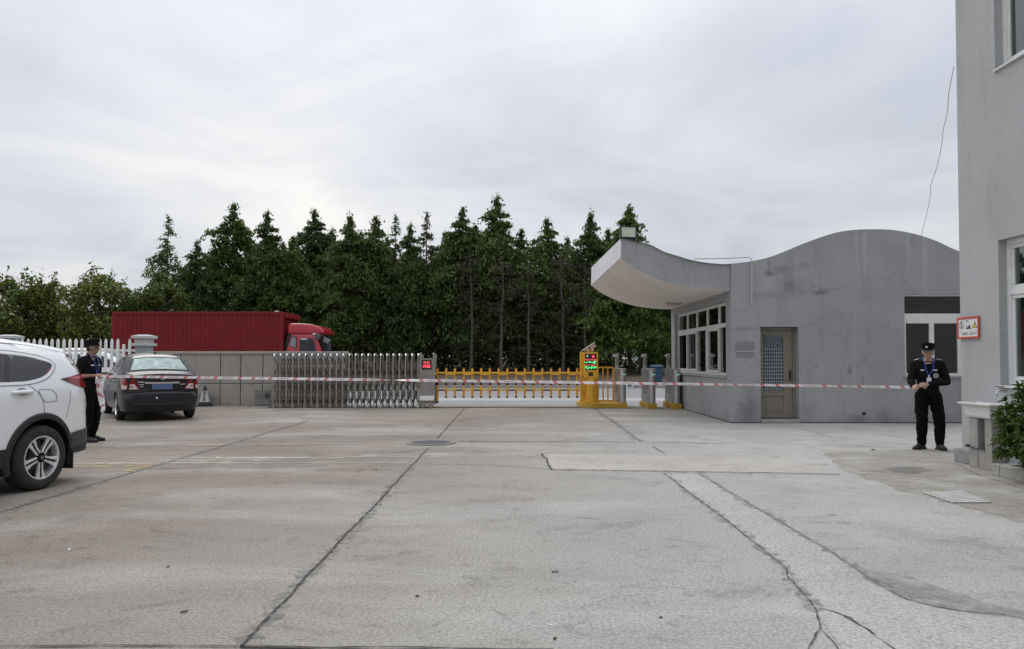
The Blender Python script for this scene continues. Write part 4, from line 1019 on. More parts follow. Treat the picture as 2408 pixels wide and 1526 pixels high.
# control pillar with LED display
YS = 22.15
tx0, tx1 = P(*cb_(160, 500), YS).x, P(*cb_(432, 500), YS).x
tz0, tz1 = P(*cb_(300, 850), YS).z, P(*cb_(300, 335), YS).z
te = thing('barrier_terminal', 'yellow octagonal parking terminal with a red and green LED display', 'terminal', ((tx0 + tx1) / 2, YS + .1, ZI))
off = Vector(te.location)
mb = MB(off); mb.box((tx0, YS, tz0), (tx1, YS + .26, tz1)); mb.build('head', YEL, te, bevel=.012)
mb = MB(off); fwd = .022
for a, b_, c, d_ in ((160, 335, 432, 378), (160, 700, 432, 850), (400, 379, 432, 699)):
    A, B = P(*cb_(a, b_), YS), P(*cb_(c, d_), YS); mb.box((A.x, YS - fwd, B.z), (B.x, YS - .001, A.z))
mb.build('bezel', YEL, te, bevel=.005)
A, B = P(*cb_(168, 380), YS), P(*cb_(397, 700), YS)
sc = MB(off).box((A.x, YS - .012, B.z), (B.x, YS - .001, A.z)).build('led_screen', SCRB, te)
sw, sh = B.x - A.x, A.z - B.z
def sp(fx, fz): return A.x + sw * fx - off.x, YS - .0135 - off.y, A.z - sh * fz - off.z
led('parking_letter', 'P', sh * .19, LEDW, sc, *sp(.22, .145), of=.003)
mb = MB(); q0 = Vector(sp(.72, .145)); mb.add([q0 + Vector((.035 * math.cos(q), 0, .035 * math.sin(q))) for q in np.linspace(0, 2 * math.pi, 21)[:-1]], [tuple(range(20))]); mb.build('stop_light', LEDR, sc)
led('led_text', '欢迎光临', sh * .125, LEDP, sc, *sp(.5, .36), of=.0015, sx_=1.42)
led('led_text', '一车一杆', sh * .17, LEDG, sc, *sp(.5, .535), of=.0045, sx_=1.08)
led('led_text', '减速慢行', sh * .12, LEDP, sc, *sp(.5, .705), of=.0015, sx_=1.5)
led('led_text', '无人值守', sh * .17, LEDG, sc, *sp(.5, .865), of=.004, sx_=1.08)
A, B = P(*cb_(237, 742), YS - .022), P(*cb_(330, 822), YS - .022)
MB(off).box((A.x, YS - .028, B.z), (B.x, YS - .0225, A.z)).build('intercom', mat('intercom_black', (.03, .03, .03), .5), te, bevel=.003)
px0, px1 = P(*cb_(205, 1000), YS).x, P(*cb_(432, 1000), YS).x; pcx = (px0 + px1) / 2; pr_ = (px1 - px0) / 2
MB(off).tube([(pcx, YS + .13, ZI + .04), (pcx, YS + .13, tz0 + .002)], pr_, 8).build('column', YEL, te, bevel=.006)
MB(off).box((px0 - .03, YS - .03, ZI + .001), (px1 + .03, YS + .29, ZI + .038)).build('foot_plate', YEL, te, bevel=.006)
# plate-reading camera under a slanted hood
cmx = P(*cb_(270, 300), YS).x
cm = thing('security_camera', 'beige number plate camera under a slanted hood on the terminal', 'camera', (cmx, YS + .12, tz1 - .001))
CREAM = mat('camera_cream', (.66, .50, .33), .5, dirt=((.45, .33, .2), 6, .3))
ry = Matrix.Rotation(R(-33), 3, 'Y') @ Matrix.Rotation(R(25), 3, 'Z')
MB().box((-.05, -.05, 0), (.09, .05, .07)).build('bracket', YEL, cm, bevel=.006)
MB().box((-.17, -.075, .05), (.19, .075, .16), ry, (0, 0, .12)).build('body', CREAM, cm, bevel=.012)
MB().box((-.27, -.10, .165), (.21, .10, .18), ry, (0, 0, .12)).build('hood', mat('hood_white', (.78, .68, .55), .4), cm, bevel=.004)
MB().cyl((-.02, -.085, .105), .04, .03, 'Y', 16).build('lens', mat('lens_black', (.01, .01, .012), .1), cm, smooth=True)
MB().cyl((.09, -.08, .07), .035, .03, 'Y', 16).build('lamp', mat('lamp_face', (.6, .5, .38), .2), cm, smooth=True)
# short yellow railing beside the terminal
YR = 22.85
rl = thing('railing', 'short yellow railing of upright bars between terminal and turnstile', 'railing', (P(1425, 900, YR).x, YR, ZI))
off = Vector(rl.location); ra, rb_ = tx1 + .06, P(*cb_(745, 900), YR).x; zt = P(*cb_(600, 632), YR).z
mb = MB(off); mb.box((ra, YR - .02, zt - .045), (rb_, YR + .02, zt)); mb.box((ra, YR - .02, ZI + .002), (rb_, YR + .02, ZI + .05)); mb.build('rail', YEL, rl, bevel=.004)
for x in (ra + .02, P(*cb_(532, 900), YR).x, P(*cb_(627, 900), YR).x, rb_ - .022): MB(off).box((x - .02, YR - .018, ZI + .051), (x + .02, YR + .018, zt - .046)).build('bar', YEL, rl, bevel=.003)
# ------------------------------------------------------------------ three turnstile cabinets
TST = mat('turnstile_steel', (.47, .45, .44), .34, .75, var=.1, scale=2, dirt=((.25, .23, .22), 3, .4))
TSTD = mat('turnstile_side', (.25, .235, .215), .45, .5, var=.15, scale=2)
LGRN = mat('turnstile_light', (.30, .80, .45), .4, emit=.35)
def turnstile():
    t_ = thing('turnstile', None, 'turnstile', (0, 0, 0))
    MB().box((-.16, -.03, 0), (.12, 1.34, .165)).build('base', YELB, t_, bevel=.015)
    w = .1
    MB().prism([(w * math.sin(q), .09 - .09 * math.cos(q), .166) for q in np.linspace(-math.pi / 2, math.pi / 2, 13)] + [(w, .16, .166), (-w, .16, .166)], (0, 0, .985)).build('front_column', TST, t_, smooth=True, angle=50)
    mb = MB(); mb.box((-w, .163, .166), (w, 1.30, 1.145)); bd = mb.build('cabinet', TST, t_, bevel=.012)
    MB().box((-w - .006, .24, .52), (-w - .001, 1.16, .95)).box((-w - .006, .24, .42), (-w - .001, 1.16, .50)).build('glass_slot', TSTD, bd)
    MB().box((-w - .012, .20, .17), (-w - .001, 1.26, .40)).build('lower_panel', mat('turnstile_panel', (.36, .345, .33), .4, .6), bd, bevel=.003)
    MB().box((-w - .010, .18, .98), (-w - .001, 1.28, 1.13)).build('upper_panel', TSTD, bd, bevel=.003)
    MB().box((-w, .02, 1.152), (w, 1.31, 1.172)).build('lid', TST, t_, bevel=.006)
    g_ = MB(); rr = .092
    g_.add([(w * 1.01 * math.sin(q), .09 - .092 * math.cos(q), z_) for z_ in (.985, 1.01) for q in np.linspace(-.3, 1.3, 9)], [(k, k + 1, 10 + k, 9 + k) for k in range(8)])
    g_.build('light_strip', LGRN, t_)
    po = MB().box((-.075, 1.1, 1.173), (.035, 1.18, 1.62)).build('reader_post', TST, t_, bevel=.012)
    MB().lathe([(0, -.03), (.03, -.03), (.03, .02), (0, .03)], (-.105, 1.12, 1.56), 'Y', 12).build('reader_camera', mat('reader_white', (.8, .8, .78), .4), po, smooth=True)
    MB().box((-.065, 1.092, 1.25), (.025, 1.099, 1.5)).build('reader_face', TSTD, po)
    return t_
ts = turnstile()
lab = ['steel turnstile cabinet standing on the long yellow plinth beside the railing', 'steel turnstile cabinet between the two pedestrian lanes, the middle one of three', 'steel turnstile cabinet right beside the gatehouse wall']
for k, (x_, y_) in enumerate(((P(1465, 900, 21.9).x, 21.95), (P(1534, 900, 21.75).x, 21.75), (4.80, 21.62))):
    o_ = ts if k == 0 else copy_tree(ts)
    o_.location = (x_, y_, 0.0); tag(o_, lab[k], 'turnstile', 'turnstiles at the pedestrian entrance')
# ------------------------------------------------------------------ parking cone
cq = G(481.5, 955)
co = thing('parking_cone', 'white square traffic cone with black lettering beside the dark sedan', 'cone', (cq.x, cq.y, 0), R(12))
WP = mat('cone_white', (.46, .46, .44), .5, dirt=((.4, .39, .36), 7, .3))
MB().box((-.21, -.21, 0), (.21, .21, .05)).build('base', RUB, co, bevel=.015)
mb = MB(); frustum_ring(mb, [(-.155, .155, -.155, .155, .05), (-.14, .14, -.14, .14, .13)]); mb.build('lower_band', BLACKP, co)
mb = MB(); frustum_ring(mb, [(-.14, .14, -.14, .14, .131), (-.06, .06, -.06, .06, .48)]); mb.build('body', WP, co, bevel=.008)
mb = MB(); frustum_ring(mb, [(-.06, .06, -.06, .06, .481), (-.045, .045, -.045, .045, .56)]); mb.tube([(0, 0, .56), (0, 0, .62)], [.045, .025], 10); mb.build('tip', BLACKP, co, bevel=.004)
tilt = Matrix.Rotation(math.atan(.08 / .35), 4, 'X')
for k, ch in enumerate('请勿泊车'):
    z_ = .42 - k * .078; text_obj('cone_letter', ch, .088, INK, co, Matrix.Translation((0, -.14 + (z_ - .13) * .08 / .349 - .003, z_)) @ Matrix.Rotation(-math.atan(.08 / .35), 4, 'X') @ FACE, .0006, off=.002)
# ------------------------------------------------------------------ car bodies: measured silhouette, plan taper and tumblehome
class CarShape:
    def __init__(s, sil, plan, sect, r=.07, wheels=(0, 2.6), rw=.33, ra=.38, zb=.24, crown=.04):
        s.sil = catmull(sil, 7); s.plan = plan; s.sect = sect; s.r = r; s.wheels = wheels; s.rw = rw; s.ra = ra; s.zb = zb; s.crown = crown
        s.np_ = np.array(s.sil)
        d = np.hypot(*np.diff(s.np_, axis=0).T); s.arc = np.concatenate([[0], np.cumsum(d)]); s.L = s.arc[-1]
    def w0(s, x, z): return interp(s.plan, x) * interp(s.sect, z)
    def dist(s, x, z):
        a = s.np_[:-1]; b = s.np_[1:]; p_ = np.array((x, z)); ab = b - a
        t = np.clip(((p_ - a) * ab).sum(1) / np.maximum((ab * ab).sum(1), 1e-9), 0, 1)
        return float(np.sqrt((((a + ab * t[:, None]) - p_) ** 2).sum(1)).min())
    def w(s, x, z):
        d = s.dist(x, z); k = 0
        if d < s.r: q = s.r - d; k = s.r - math.sqrt(max(0, s.r * s.r - q * q))
        return s.w0(x, z) - k
    def at(s, t):
        t = max(0, min(s.L, t)); i = min(int(np.searchsorted(s.arc, t, 'right')) - 1, len(s.sil) - 2)
        k = (t - s.arc[i]) / max(1e-9, s.arc[i + 1] - s.arc[i]); a, b = s.sil[i], s.sil[i + 1]
        tx, tz = b[0] - a[0], b[1] - a[1]; l = math.hypot(tx, tz) or 1
        return a[0] + tx * k, a[1] + tz * k, -tz / l * -1 if False else tz / l * -1, tx / l
    def top(s, t, f_, lift=0):
        """point on the strip that runs over the car; f_ from -1 to 1 across"""
        x, z, nx, nz = s.at(t)
        # silhouette runs front to rear over the top: outward normal
        nx, nz = nx * -1, nz * -1
        hw = s.w0(x, z) - s.r; c = s.crown * (1 - f_ * f_) + lift
        return (x + nx * c, f_ * hw, z + nz * c)
    def t_of(s, z=None, x=None, lo=0.5):
        best = None
        for t in np.linspace(s.L * lo, s.L, 400):
            a = s.at(t); e_ = abs(a[1] - z) if z is not None else abs(a[0] - x)
            if best is None or e_ < best[0]: best = (e_, t)
        return best[1]
    def lower(s):
        """lower outline from rear to front with the wheel arches cut out"""
        o_ = [(s.sil[-1][0], s.zb)]
        for c in s.wheels:
            h = s.rw - s.zb; q0 = math.asin(max(-1, min(1, (s.zb - s.rw) / s.ra)))
            for a in np.linspace(math.pi - q0, q0, 22): o_.append((c + s.ra * math.cos(a), s.rw + s.ra * math.sin(a)))
        o_.append((s.sil[0][0], s.zb)); return o_
    def body(s, parent, m, name='body', step=.09):
        out_ = list(s.sil) + s.lower(); out2 = [out_[0]]
        for a in out_[1:]:
            if math.dist(a, out2[-1]) > .004: out2.append(a)
        if math.dist(out2[0], out2[-1]) < .004: out2.pop()
        vs, fs = region(out2, [], step, .055)
        mb = MB()
        for sg in (1, -1): mb.add([(x, sg * s.w(x, z), z) for x, z in vs], fs)
        # strip over the top, using the same edge points
        ed = densify(s.sil, .055); ed = [a for a in ed]
        ts = [0]
        pts = []
        for i in range(len(s.sil) - 1):
            n_ = max(1, int(math.ceil(math.dist(s.sil[i], s.sil[i + 1]) / .055)))
            for k in range(n_): pts.append(s.arc[i] + (s.arc[i + 1] - s.arc[i]) * k / n_)
        pts.append(s.L); fr = np.linspace(-1, 1, 15)
        k0 = [s.top(t, f_) for t in pts for f_ in fr]; nf = len(fr)
        mb.add(k0, [(j * nf + i, j * nf + i + 1, (j + 1) * nf + i + 1, (j + 1) * nf + i) for j in range(len(pts) - 1) for i in range(nf - 1)])
        return mb.build(name, m, parent, smooth=True, weld=True, angle=48)
    def side(s, outline, lift, mb=None, sides=(1, -1), holes=(), step=.07, thick=True):
        mb = mb or MB(); vs, fs = region(outline, holes, step, .04)
        for sg in sides: mb.add([(x, sg * (s.w(x, z) + lift), z) for x, z in vs], fs)
        return mb
    def over(s, outline, lift, mb=None, step=.09, metric=True):
        """outline in (y, t): y metres across, t metres along the silhouette"""
        mb = mb or MB(); vs, fs = region(outline, [], step, .05)
        p_ = []
        for y, t in vs:
            x, z, *_ = s.at(t); hw = s.w0(x, z) - s.r; p_.append(s.top(t, max(-1, min(1, y / hw)), lift))
        return mb.add(p_, fs)
    def line(s, pts, width, lift, mb=None, sides=(1, -1)):
        mb = mb or MB()
        ps = densify(pts, .04); ps = ps[:max(2, len(ps) - int(math.dist(pts[-1], pts[0]) / .04))] if False else None
        q = []
        for a, b in zip(pts, pts[1:]):
            n_ = max(1, int(math.dist(a, b) / .04))
            for k in range(n_): q.append((a[0] + (b[0] - a[0]) * k / n_, a[1] + (b[1] - a[1]) * k / n_))
        q.append(pts[-1])
        for sg in sides:
            vs = []
            for i, (x, z) in enumerate(q):
                a, b = q[max(0, i - 1)], q[min(len(q) - 1, i + 1)]; l = math.hypot(b[0] - a[0], b[1] - a[1]) or 1
                nx, nz = -(b[1] - a[1]) / l * width / 2, (b[0] - a[0]) / l * width / 2
                for k in (1, -1): vs.append((x + nx * k, sg * (s.w(x + nx * k, z + nz * k) + lift), z + nz * k))
            mb.add(vs, [(2 * i, 2 * i + 1, 2 * i + 3, 2 * i + 2) for i in range(len(q) - 1)])
        return mb
    def liner(s, parent):
        mb = MB()
        for c in s.wheels:
            for sg in (1, -1):
                n_ = 18; an = np.linspace(-.35, math.pi + .35, n_)
                vs = []
                for q in an:
                    x, z = c + (s.ra + .012) * math.cos(q), s.rw + (s.ra + .012) * math.sin(q)
                    wq = max(.4, s.w(x, max(z, s.zb)) - .01)
                    vs += [(x, sg * wq, z), (x, sg * .35, z)]
                mb.add(vs, [(2 * i, 2 * i + 1, 2 * i + 3, 2 * i + 2) for i in range(n_ - 1)])
                mb.add([(c - s.ra - .02, sg * .36, .12), (c + s.ra + .02, sg * .36, .12), (c + s.ra + .02, sg * .36, s.rw + s.ra + .02), (c - s.ra - .02, sg * .36, s.rw + s.ra + .02)], [(0, 1, 2, 3)])
        x0, x1 = s.sil[-1][0] + .12, s.sil[0][0] - .1
        mb.box((x0, -.62, s.zb + .02), (x1, .62, s.zb + .07))
        return mb.build('underbody', BLKP, parent)
def lr(mb, name, m, parent, smooth=True):
    """left and right piece as parts of their own"""
    for sg in (1, -1):
        o_ = MB(); mp = {}
        for f_ in mb.f:
            if sum(mb.v[i].y for i in f_) * sg <= 0: continue
            for i in f_:
                if i not in mp: mp[i] = len(o_.v); o_.v.append(mb.v[i])
            o_.f.append([mp[i] for i in f_]); o_.mi.append(0)
        if o_.f: o_.build(name, m, parent, smooth=smooth)
MB.lr = lambda self, name, m, parent, smooth=True: lr(self, name, m, parent, smooth)
BLKP = mat('black_plastic', (.018, .018, .019), .65, var=.15, bump=.15, bscale=300)
TYRE = mat('tyre_rubber', (.022, .021, .02), .8, var=.25, scale=10, dirt=((.07, .065, .06), 9, .4))
ALLOY = mat('alloy_silver', (.78, .78, .78), .30, .7, var=.05)
ALLOYD = mat('alloy_black', (.012, .012, .012), .35, .3)
def wheel(parent, x, y, sg, rw, wd, rim_r, style):
    """tyre with tread grooves, rim, spokes; sg=+1 left side"""
    wh = thing('wheel', None, None); wh.parent = parent; wh.location = (x, y, rw)
    if sg < 0: wh.rotation_euler = (0, 0, math.pi)
    t_ = MB(); h = wd / 2
    pr = [(rim_r - .005, -h + .02), (rim_r + .02, -h + .004), (rw - .045, -h), (rw - .012, -h + .02), (rw, -h + .045)]
    for g in (-.055, 0.0, .055): pr += [(rw, g - .012), (rw - .008, g - .008), (rw - .008, g + .008), (rw, g + .012)]
    pr += [(rw, h - .045), (rw - .012, h - .02), (rw - .03, h - .004), (rw - .045, h), (rim_r + .03, h + .002), (rim_r + .012, h - .002), (rim_r - .005, h - .012)]
    t_.lathe(pr, (0, 0, 0), 'Y', 56).build('tyre', TYRE, wh, smooth=True, angle=30)
    r_ = MB().lathe([(rim_r + .001, h - .014), (rim_r, h - .004), (rim_r - .014, h - .006), (rim_r - .022, h - .03), (rim_r - .035, -.02), (rim_r - .04, -h + .03)], (0, 0, 0), 'Y', 48)
    r_.build('rim', ALLOY, wh, smooth=True, angle=35)
    d_ = MB().lathe([(0, h - .055), (.12, h - .06), (rim_r - .04, h - .075)], (0, 0, 0), 'Y', 32).lathe([(0, h - .045), (.14, h - .05), (.145, h - .06)], (0, 0, 0), 'Y', 32)
    d_.build('brake_disc', ALLOYD, wh, smooth=True)
    bk = MB(); yh = h - .012
    for k in range(5):
        sp_ = MB()
        a = 2 * math.pi * k / 5 + math.pi / 2 - math.pi
        for dlt, ww in ((-1, 1), (1, 1)):
            def pt(r, tn, dy): 
                return (r * math.cos(a) - tn * math.sin(a), yh + dy, r * math.sin(a) + tn * math.cos(a))
            ro = rim_r - .012
            inn, out0, out1 = .009 * dlt, .014 * dlt, .062 * dlt
            q = [pt(.05, inn, -.004), pt(.05, .030 * dlt, -.006), pt(rim_r * .55, .036 * dlt, -.012), pt(ro, out1, -.002), pt(ro + .002, out0, -.002), pt(rim_r * .55, .012 * dlt, -.010)]
            q2 = [(p_[0], p_[1] - .03, p_[2]) for p_ in q]
            n_ = 6; sp_.add(q + q2, [tuple(range(n_)), tuple(range(2 * n_ - 1, n_ - 1, -1))] + [(i, (i + 1) % n_, n_ + (i + 1) % n_, n_ + i) for i in range(n_)])
        q = [pt(.05, -.010, -.012), pt(ro, -.016, -.012), pt(ro, .016, -.012), pt(.05, .010, -.012)]
        bk.add(q, [(0, 1, 2, 3)])
        sp_.build('spoke', ALLOY, wh, bevel=.004)
    bk.build('spoke_groove', ALLOYD, wh)
    MB().lathe([(0, yh + .006), (.028, yh + .004), (.034, yh - .006), (.034, yh - .03)], (0, 0, 0), 'Y', 24).build('hub_cap', ALLOYD, wh, smooth=True)
    lg = MB()                                                        # plain slanted H emblem on the hub
    for s_ in (-1, 1): lg.box((s_ * .011 - .003, yh + .0062, -.014), (s_ * .011 + .003, yh + .0085, .014))
    lg.box((-.008, yh + .0062, -.003), (.008, yh + .0083, .003)); lg.build('emblem', CHR, wh)
    b_ = MB()
    for k in range(5):
        q = 2 * math.pi * (k + .5) / 5 + math.pi / 2; b_.cyl((.048 * math.cos(q), yh - .006, .048 * math.sin(q)), .009, .02, 'Y', 8)
    b_.build('wheel_nuts', ALLOYD, wh)
    return wh
def paint(name, col, rough=.35, metal=0.0, coat=1.0, flake=0.0, dirt=.25):
    m = bpy.data.materials.new(name); t, b, o = nodes(m)
    c = tramp(t, tnoise(t, 3, 7, .7), [(0.3, tuple(x * .94 for x in col)), (0.75, col)])
    tcn = t.nodes.new('ShaderNodeTexCoord'); spx = t.nodes.new('ShaderNodeSeparateXYZ'); t.links.new(tcn.outputs['Object'], spx.inputs[0])
    dd = tmath(t, 'ADD', tmath(t, 'MULTIPLY', spx.outputs[2], -1.3), tmath(t, 'MULTIPLY', tnoise(t, 4, 8, .75), 1.6))
    c = tmix(t, tramp(t, dd, [(0.2, 0.0), (0.9, dirt)]), c, (.16, .15, .135))
    t.links.new(c, b.inputs['Base Color']); b.inputs['Roughness'].default_value = rough; b.inputs['Metallic'].default_value = metal
    b.inputs['Coat Weight'].default_value = coat; b.inputs['Coat Roughness'].default_value = .06
    b.inputs['Specular IOR Level'].default_value = .5 if coat > .5 else .15
    return m
LAMPR = mat('tail_lamp_red', (.22, .006, .012), .18, var=.3, scale=14, coat=.35, spec=.3)
LAMPD = mat('tail_lamp_dark', (.04, .006, .008), .2, var=.2, coat=.3, spec=.3)
LAMPW = mat('lamp_clear', (.62, .55, .54), .15, var=.2, scale=25, coat=1.0)
TINT = mat('tinted_glass', (.030, .030, .034), .07, var=.1, spec=.5)
TRIM = mat('bright_trim', (.72, .72, .72), .22, .9, var=.05)
GAP = mat('panel_gap', (.03, .03, .03), .9)
GAPW = mat('panel_gap_grey', (.16, .16, .165), .9)
# ------------------------------------------------------------------ white crossover, lower left
SUVP = paint('white_pearl', (.84, .85, .85), .35, 0, 1.0, dirt=.10)
suv_sil = [(3.50, .26), (3.60, .45), (3.58, .75), (3.45, .98), (3.1, 1.07), (2.5, 1.14), (2.30, 1.17), (1.65, 1.52), (1.2, 1.625), (.6, 1.66), (.1, 1.645), (-.35, 1.59), (-.62, 1.535), (-.66, 1.50), (-.70, 1.42), (-.80, 1.22), (-.86, 1.08), (-.90, .95), (-.895, .80), (-.91, .66), (-.955, .58), (-.96, .44), (-.88, .30)]
suv = CarShape(suv_sil, [(-.97, .62), (-.9, .70), (-.8, .775), (-.66, .835), (-.45, .885), (-.2, .91), (.1, .925), (2.6, .925), (3.2, .86), (3.45, .76), (3.6, .55)],
               [(.2, .95), (.4, .985), (.62, .995), (.85, 1.0), (1.06, .992), (1.18, .955), (1.4, .865), (1.56, .775), (1.67, .70)], .075, (0, 2.66), .355, .437, .30, .05)
a_ = R(-101); base = G(99, 1152)
hx, hy = math.cos(a_), math.sin(a_); nx_, ny_ = -hy, hx
sv = thing('parked_car', 'white crossover with dark tinted windows, cut off by the left edge', 'car', (base.x - nx_ * .925, base.y - ny_ * .925, 0), a_, 'parked cars')
suv.body(sv, SUVP); suv.liner(sv)
for x_, sg in ((0, 1), (0, -1), (2.66, 1), (2.66, -1)): wheel(sv, x_, sg * (.925 - .118), sg, .355, .235, .238, 'bright')
def cshift(pts): return pts
# quarter glass and rear door glass in one dark band with its bright lower trim
tip = (-.24, 1.375)
glassq = [(.50, 1.20), (.16, 1.205), (-.10, 1.262), tip, (-.10, 1.425), (.10, 1.465), (.50, 1.50), (1.0, 1.515), (1.45, 1.485), (1.75, 1.40), (2.1, 1.20), (1.3, 1.185)]
gq = catmull([glassq[k] for k in (0, 1, 2, 3, 4, 5, 6, 7, 8)], 5) + glassq[9:]
lr(suv.side(gq, .004), 'side_window', TINT, sv)
mb = MB(); suv.line(catmull([(2.05, 1.172), (1.3, 1.165), (.50, 1.178), (.17, 1.183), (-.11, 1.243), (-.265, 1.372), (-.12, 1.445), (.10, 1.487), (.50, 1.522), (1.0, 1.537)], 6), .030, .005, mb); lr(mb, 'window_trim', mat('window_trim_white', (.80, .80, .80), .3, .25), sv)
mb = MB(); suv.line(catmull([(2.05, 1.152), (1.3, 1.145), (.50, 1.158), (.19, 1.162), (-.12, 1.224), (-.295, 1.372), (-.14, 1.465), (.10, 1.508), (.5, 1.543), (1.0, 1.557)], 6), .007, .006, mb)
lr(mb, 'trim_gap', GAPW, sv)
mb = MB(); suv.line([(.43, 1.20), (.385, 1.33), (.32, 1.47)], .045, .006, mb); lr(mb, 'door_pillar', mat('pillar_gloss_black', (.012, .012, .013), .25), sv)
mb = MB(); suv.line(catmull([(.17, 1.16), (.06, 1.07), (.0, .98), (-.02, .86), (-.02, .79)], 6), .007, .003, mb); suv.line(catmull([(-.44, 1.07), (-.43, 1.0), (-.40, .88), (-.36, .77)], 6), .0055, .003, mb)
suv.line(catmull([(1.32, 1.16), (1.30, .9), (1.31, .45)], 6), .007, .003, mb)
fuel = catmull([(.045, 1.09), (.03, 1.10), (-.10, 1.098), (-.155, 1.085), (-.20, 1.04), (-.205, .99), (-.19, .968), (-.06, .962), (-.015, .98), (.03, 1.04)], 4, True)
suv.line(fuel + [fuel[0]], .007, .003, mb, sides=(1,)); lr(mb, 'panel_gaps', GAPW, sv)
# roof gutter line and upper edge
mb = MB(); suv.line(catmull([(1.5, 1.53), (1.0, 1.602), (.5, 1.615), (.1, 1.60), (-.3, 1.552), (-.55, 1.505)], 6), .008, .003, mb); lr(mb, 'roof_gutter', GAPW, sv)
# black cladding: arch rings, sills, bumper
n_ = 26
for c in (0, 2.66):
    mb = MB()
    for sg in (1, -1):
        vs = []
        for q in np.linspace(-.32, math.pi + .30, n_):
            for rr, lf in ((.424, -.01), (.426, .022), (.476, .020), (.492, .004)):
                x, z = c + rr * math.cos(q), .355 + rr * math.sin(q); vs.append((x, sg * (suv.w(x, max(.3, z)) + lf), z))
        mb.add(vs, [(4 * i + k, 4 * i + k + 1, 4 * i + k + 5, 4 * i + k + 4) for i in range(n_ - 1) for k in range(3)])
    lr(mb, 'arch_cladding', BLKP, sv)
mb = MB(); suv.side([(.47, .30), (2.2, .30), (2.2, .50), (.47, .50)], .014, mb); suv.line([(.47, .44), (2.2, .44)], .012, .02, mb); lr(mb, 'sill_cladding', BLKP, sv)
GREYP = mat('bumper_grey_plastic', (.045, .046, .048), .5, var=.15, bump=.15, bscale=250)
tb0, tb1 = suv.t_of(z=.60), suv.t_of(z=.335)
mb = MB(); suv.side([(-.44, .345), (-.44, .585), (-.60, .60), (-.885, .612), (-.955, .55), (-.955, .44), (-.88, .345)], .016, mb)
suv.over([(-.62, tb0), (.62, tb0), (.62, tb1), (-.62, tb1)], .016, mb); mb.build('rear_bumper', GREYP, sv, smooth=True)
mb = MB(); suv.side([(-.50, .42), (-.9, .44), (-.9, .35), (-.56, .345)], .020, mb); lr(mb, 'bumper_insert', BLKP, sv)
mb = MB(); mb.box((-.47, .70, .17), (-.455, .90, .40)); mb.box((-.47, -.90, .17), (-.455, -.70, .40)); lr(mb, 'mud_flap', BLKP, sv, False)
# tail lamps: low boot-shaped cluster plus the strip up the pillar
lampo = [(-.31, 1.215), (-.50, 1.235), (-.66, 1.262), (-.80, 1.262), (-.86, 1.10), (-.70, 1.10), (-.55, 1.135), (-.40, 1.185)]
lr(suv.side(lampo, .010, step=.05), 'tail_lamp', LAMPR, sv)
suv.side([(-.315, 1.214), (-.42, 1.223), (-.46, 1.165), (-.40, 1.186)], .0125, step=.04).lr('lamp_tip', LAMPD, sv)
suv.side([(-.50, 1.228), (-.82, 1.245), (-.83, 1.215), (-.52, 1.205)], .0125, step=.04).lr('lamp_light_bar', mat('lamp_pink', (.50, .06, .085), .15, coat=.5), sv)
suv.side([(-.61, 1.515), (-.655, 1.50), (-.81, 1.262), (-.745, 1.262), (-.70, 1.36)], .010, step=.04).lr('pillar_lamp', LAMPD, sv)
tA, tB = suv.t_of(z=1.47), suv.t_of(z=1.10)
suv.over([(-.50, tA), (.50, tA), (.58, tB), (-.58, tB)], .005).build('rear_window', TINT, sv, smooth=True)
suv.over([(-.6, suv.t_of(z=1.245)), (.6, suv.t_of(z=1.245)), (.64, suv.t_of(z=1.10)), (-.64, suv.t_of(z=1.10))], .009).build('rear_lamp_face', LAMPR, sv, smooth=True)
mb = MB(); ts_ = suv.t_of(x=-.30); 
mb2 = MB(); mb2.add([(-.40, y, 1.588) for y in (-.52, .52)] + [(-.71, y, 1.528) for y in (-.55, .55)] + [(-.40, y, 1.61) for y in (-.50, .50)] + [(-.70, y, 1.558) for y in (-.53, .53)], [(0, 1, 3, 2), (4, 5, 7, 6), (0, 2, 6, 4), (1, 3, 7, 5), (2, 3, 7, 6), (0, 1, 5, 4)])
mb2.build('roof_spoiler', SUVP, sv, bevel=.008)
# windscreen and headlamps (out of frame, but the car is whole)
tw0, tw1 = None, None
ft = [(t, suv.at(t)) for t in np.linspace(0, suv.L * .6, 300)]
tw0 = min(ft, key=lambda q: abs(q[1][0] - 2.22))[0]; tw1 = min(ft, key=lambda q: abs(q[1][0] - 1.55))[0]
suv.over([(-.66, tw0), (.66, tw0), (.55, tw1), (-.55, tw1)], .005).build('windscreen', TINT, sv, smooth=True)
suv.side([(3.15, .90), (3.52, .86), (3.54, .76), (3.3, .78)], .008).lr('headlamp', LAMPW, sv)
# door handle
for xh in (.27, 1.42):
    for sg in (1, -1):
        y_ = sg * (suv.w(xh, 1.085) + .0); hm = MB()
        hm.tube([(xh - .13, y_ + sg * .004, 1.083), (xh - .10, y_ + sg * .030, 1.086), (xh, y_ + sg * .036, 1.088), (xh + .10, y_ + sg * .030, 1.086), (xh + .13, y_ + sg * .004, 1.083)], [.014, .019, .021, .019, .014], 10)
        hm.build('door_handle', SUVP, sv, smooth=True)
        vs, fs = region([(xh + .07 * math.cos(q), 1.09 + .042 * math.sin(q)) for q in np.linspace(0, 2 * math.pi, 19)[:-1]], [], .05, .03)
        MB().add([(x, sg * (suv.w(x, z) + .003), z) for x, z in vs], fs).build('handle_recess', mat('recess_grey', (.30, .30, .30), .5), sv, smooth=True)
mb = MB()
for sg in (1, -1): mb.box((2.02, sg * .93 - .09, 1.06), (2.14, sg * .93 + .11, 1.22))
lr(mb, 'door_mirror', SUVP, sv)
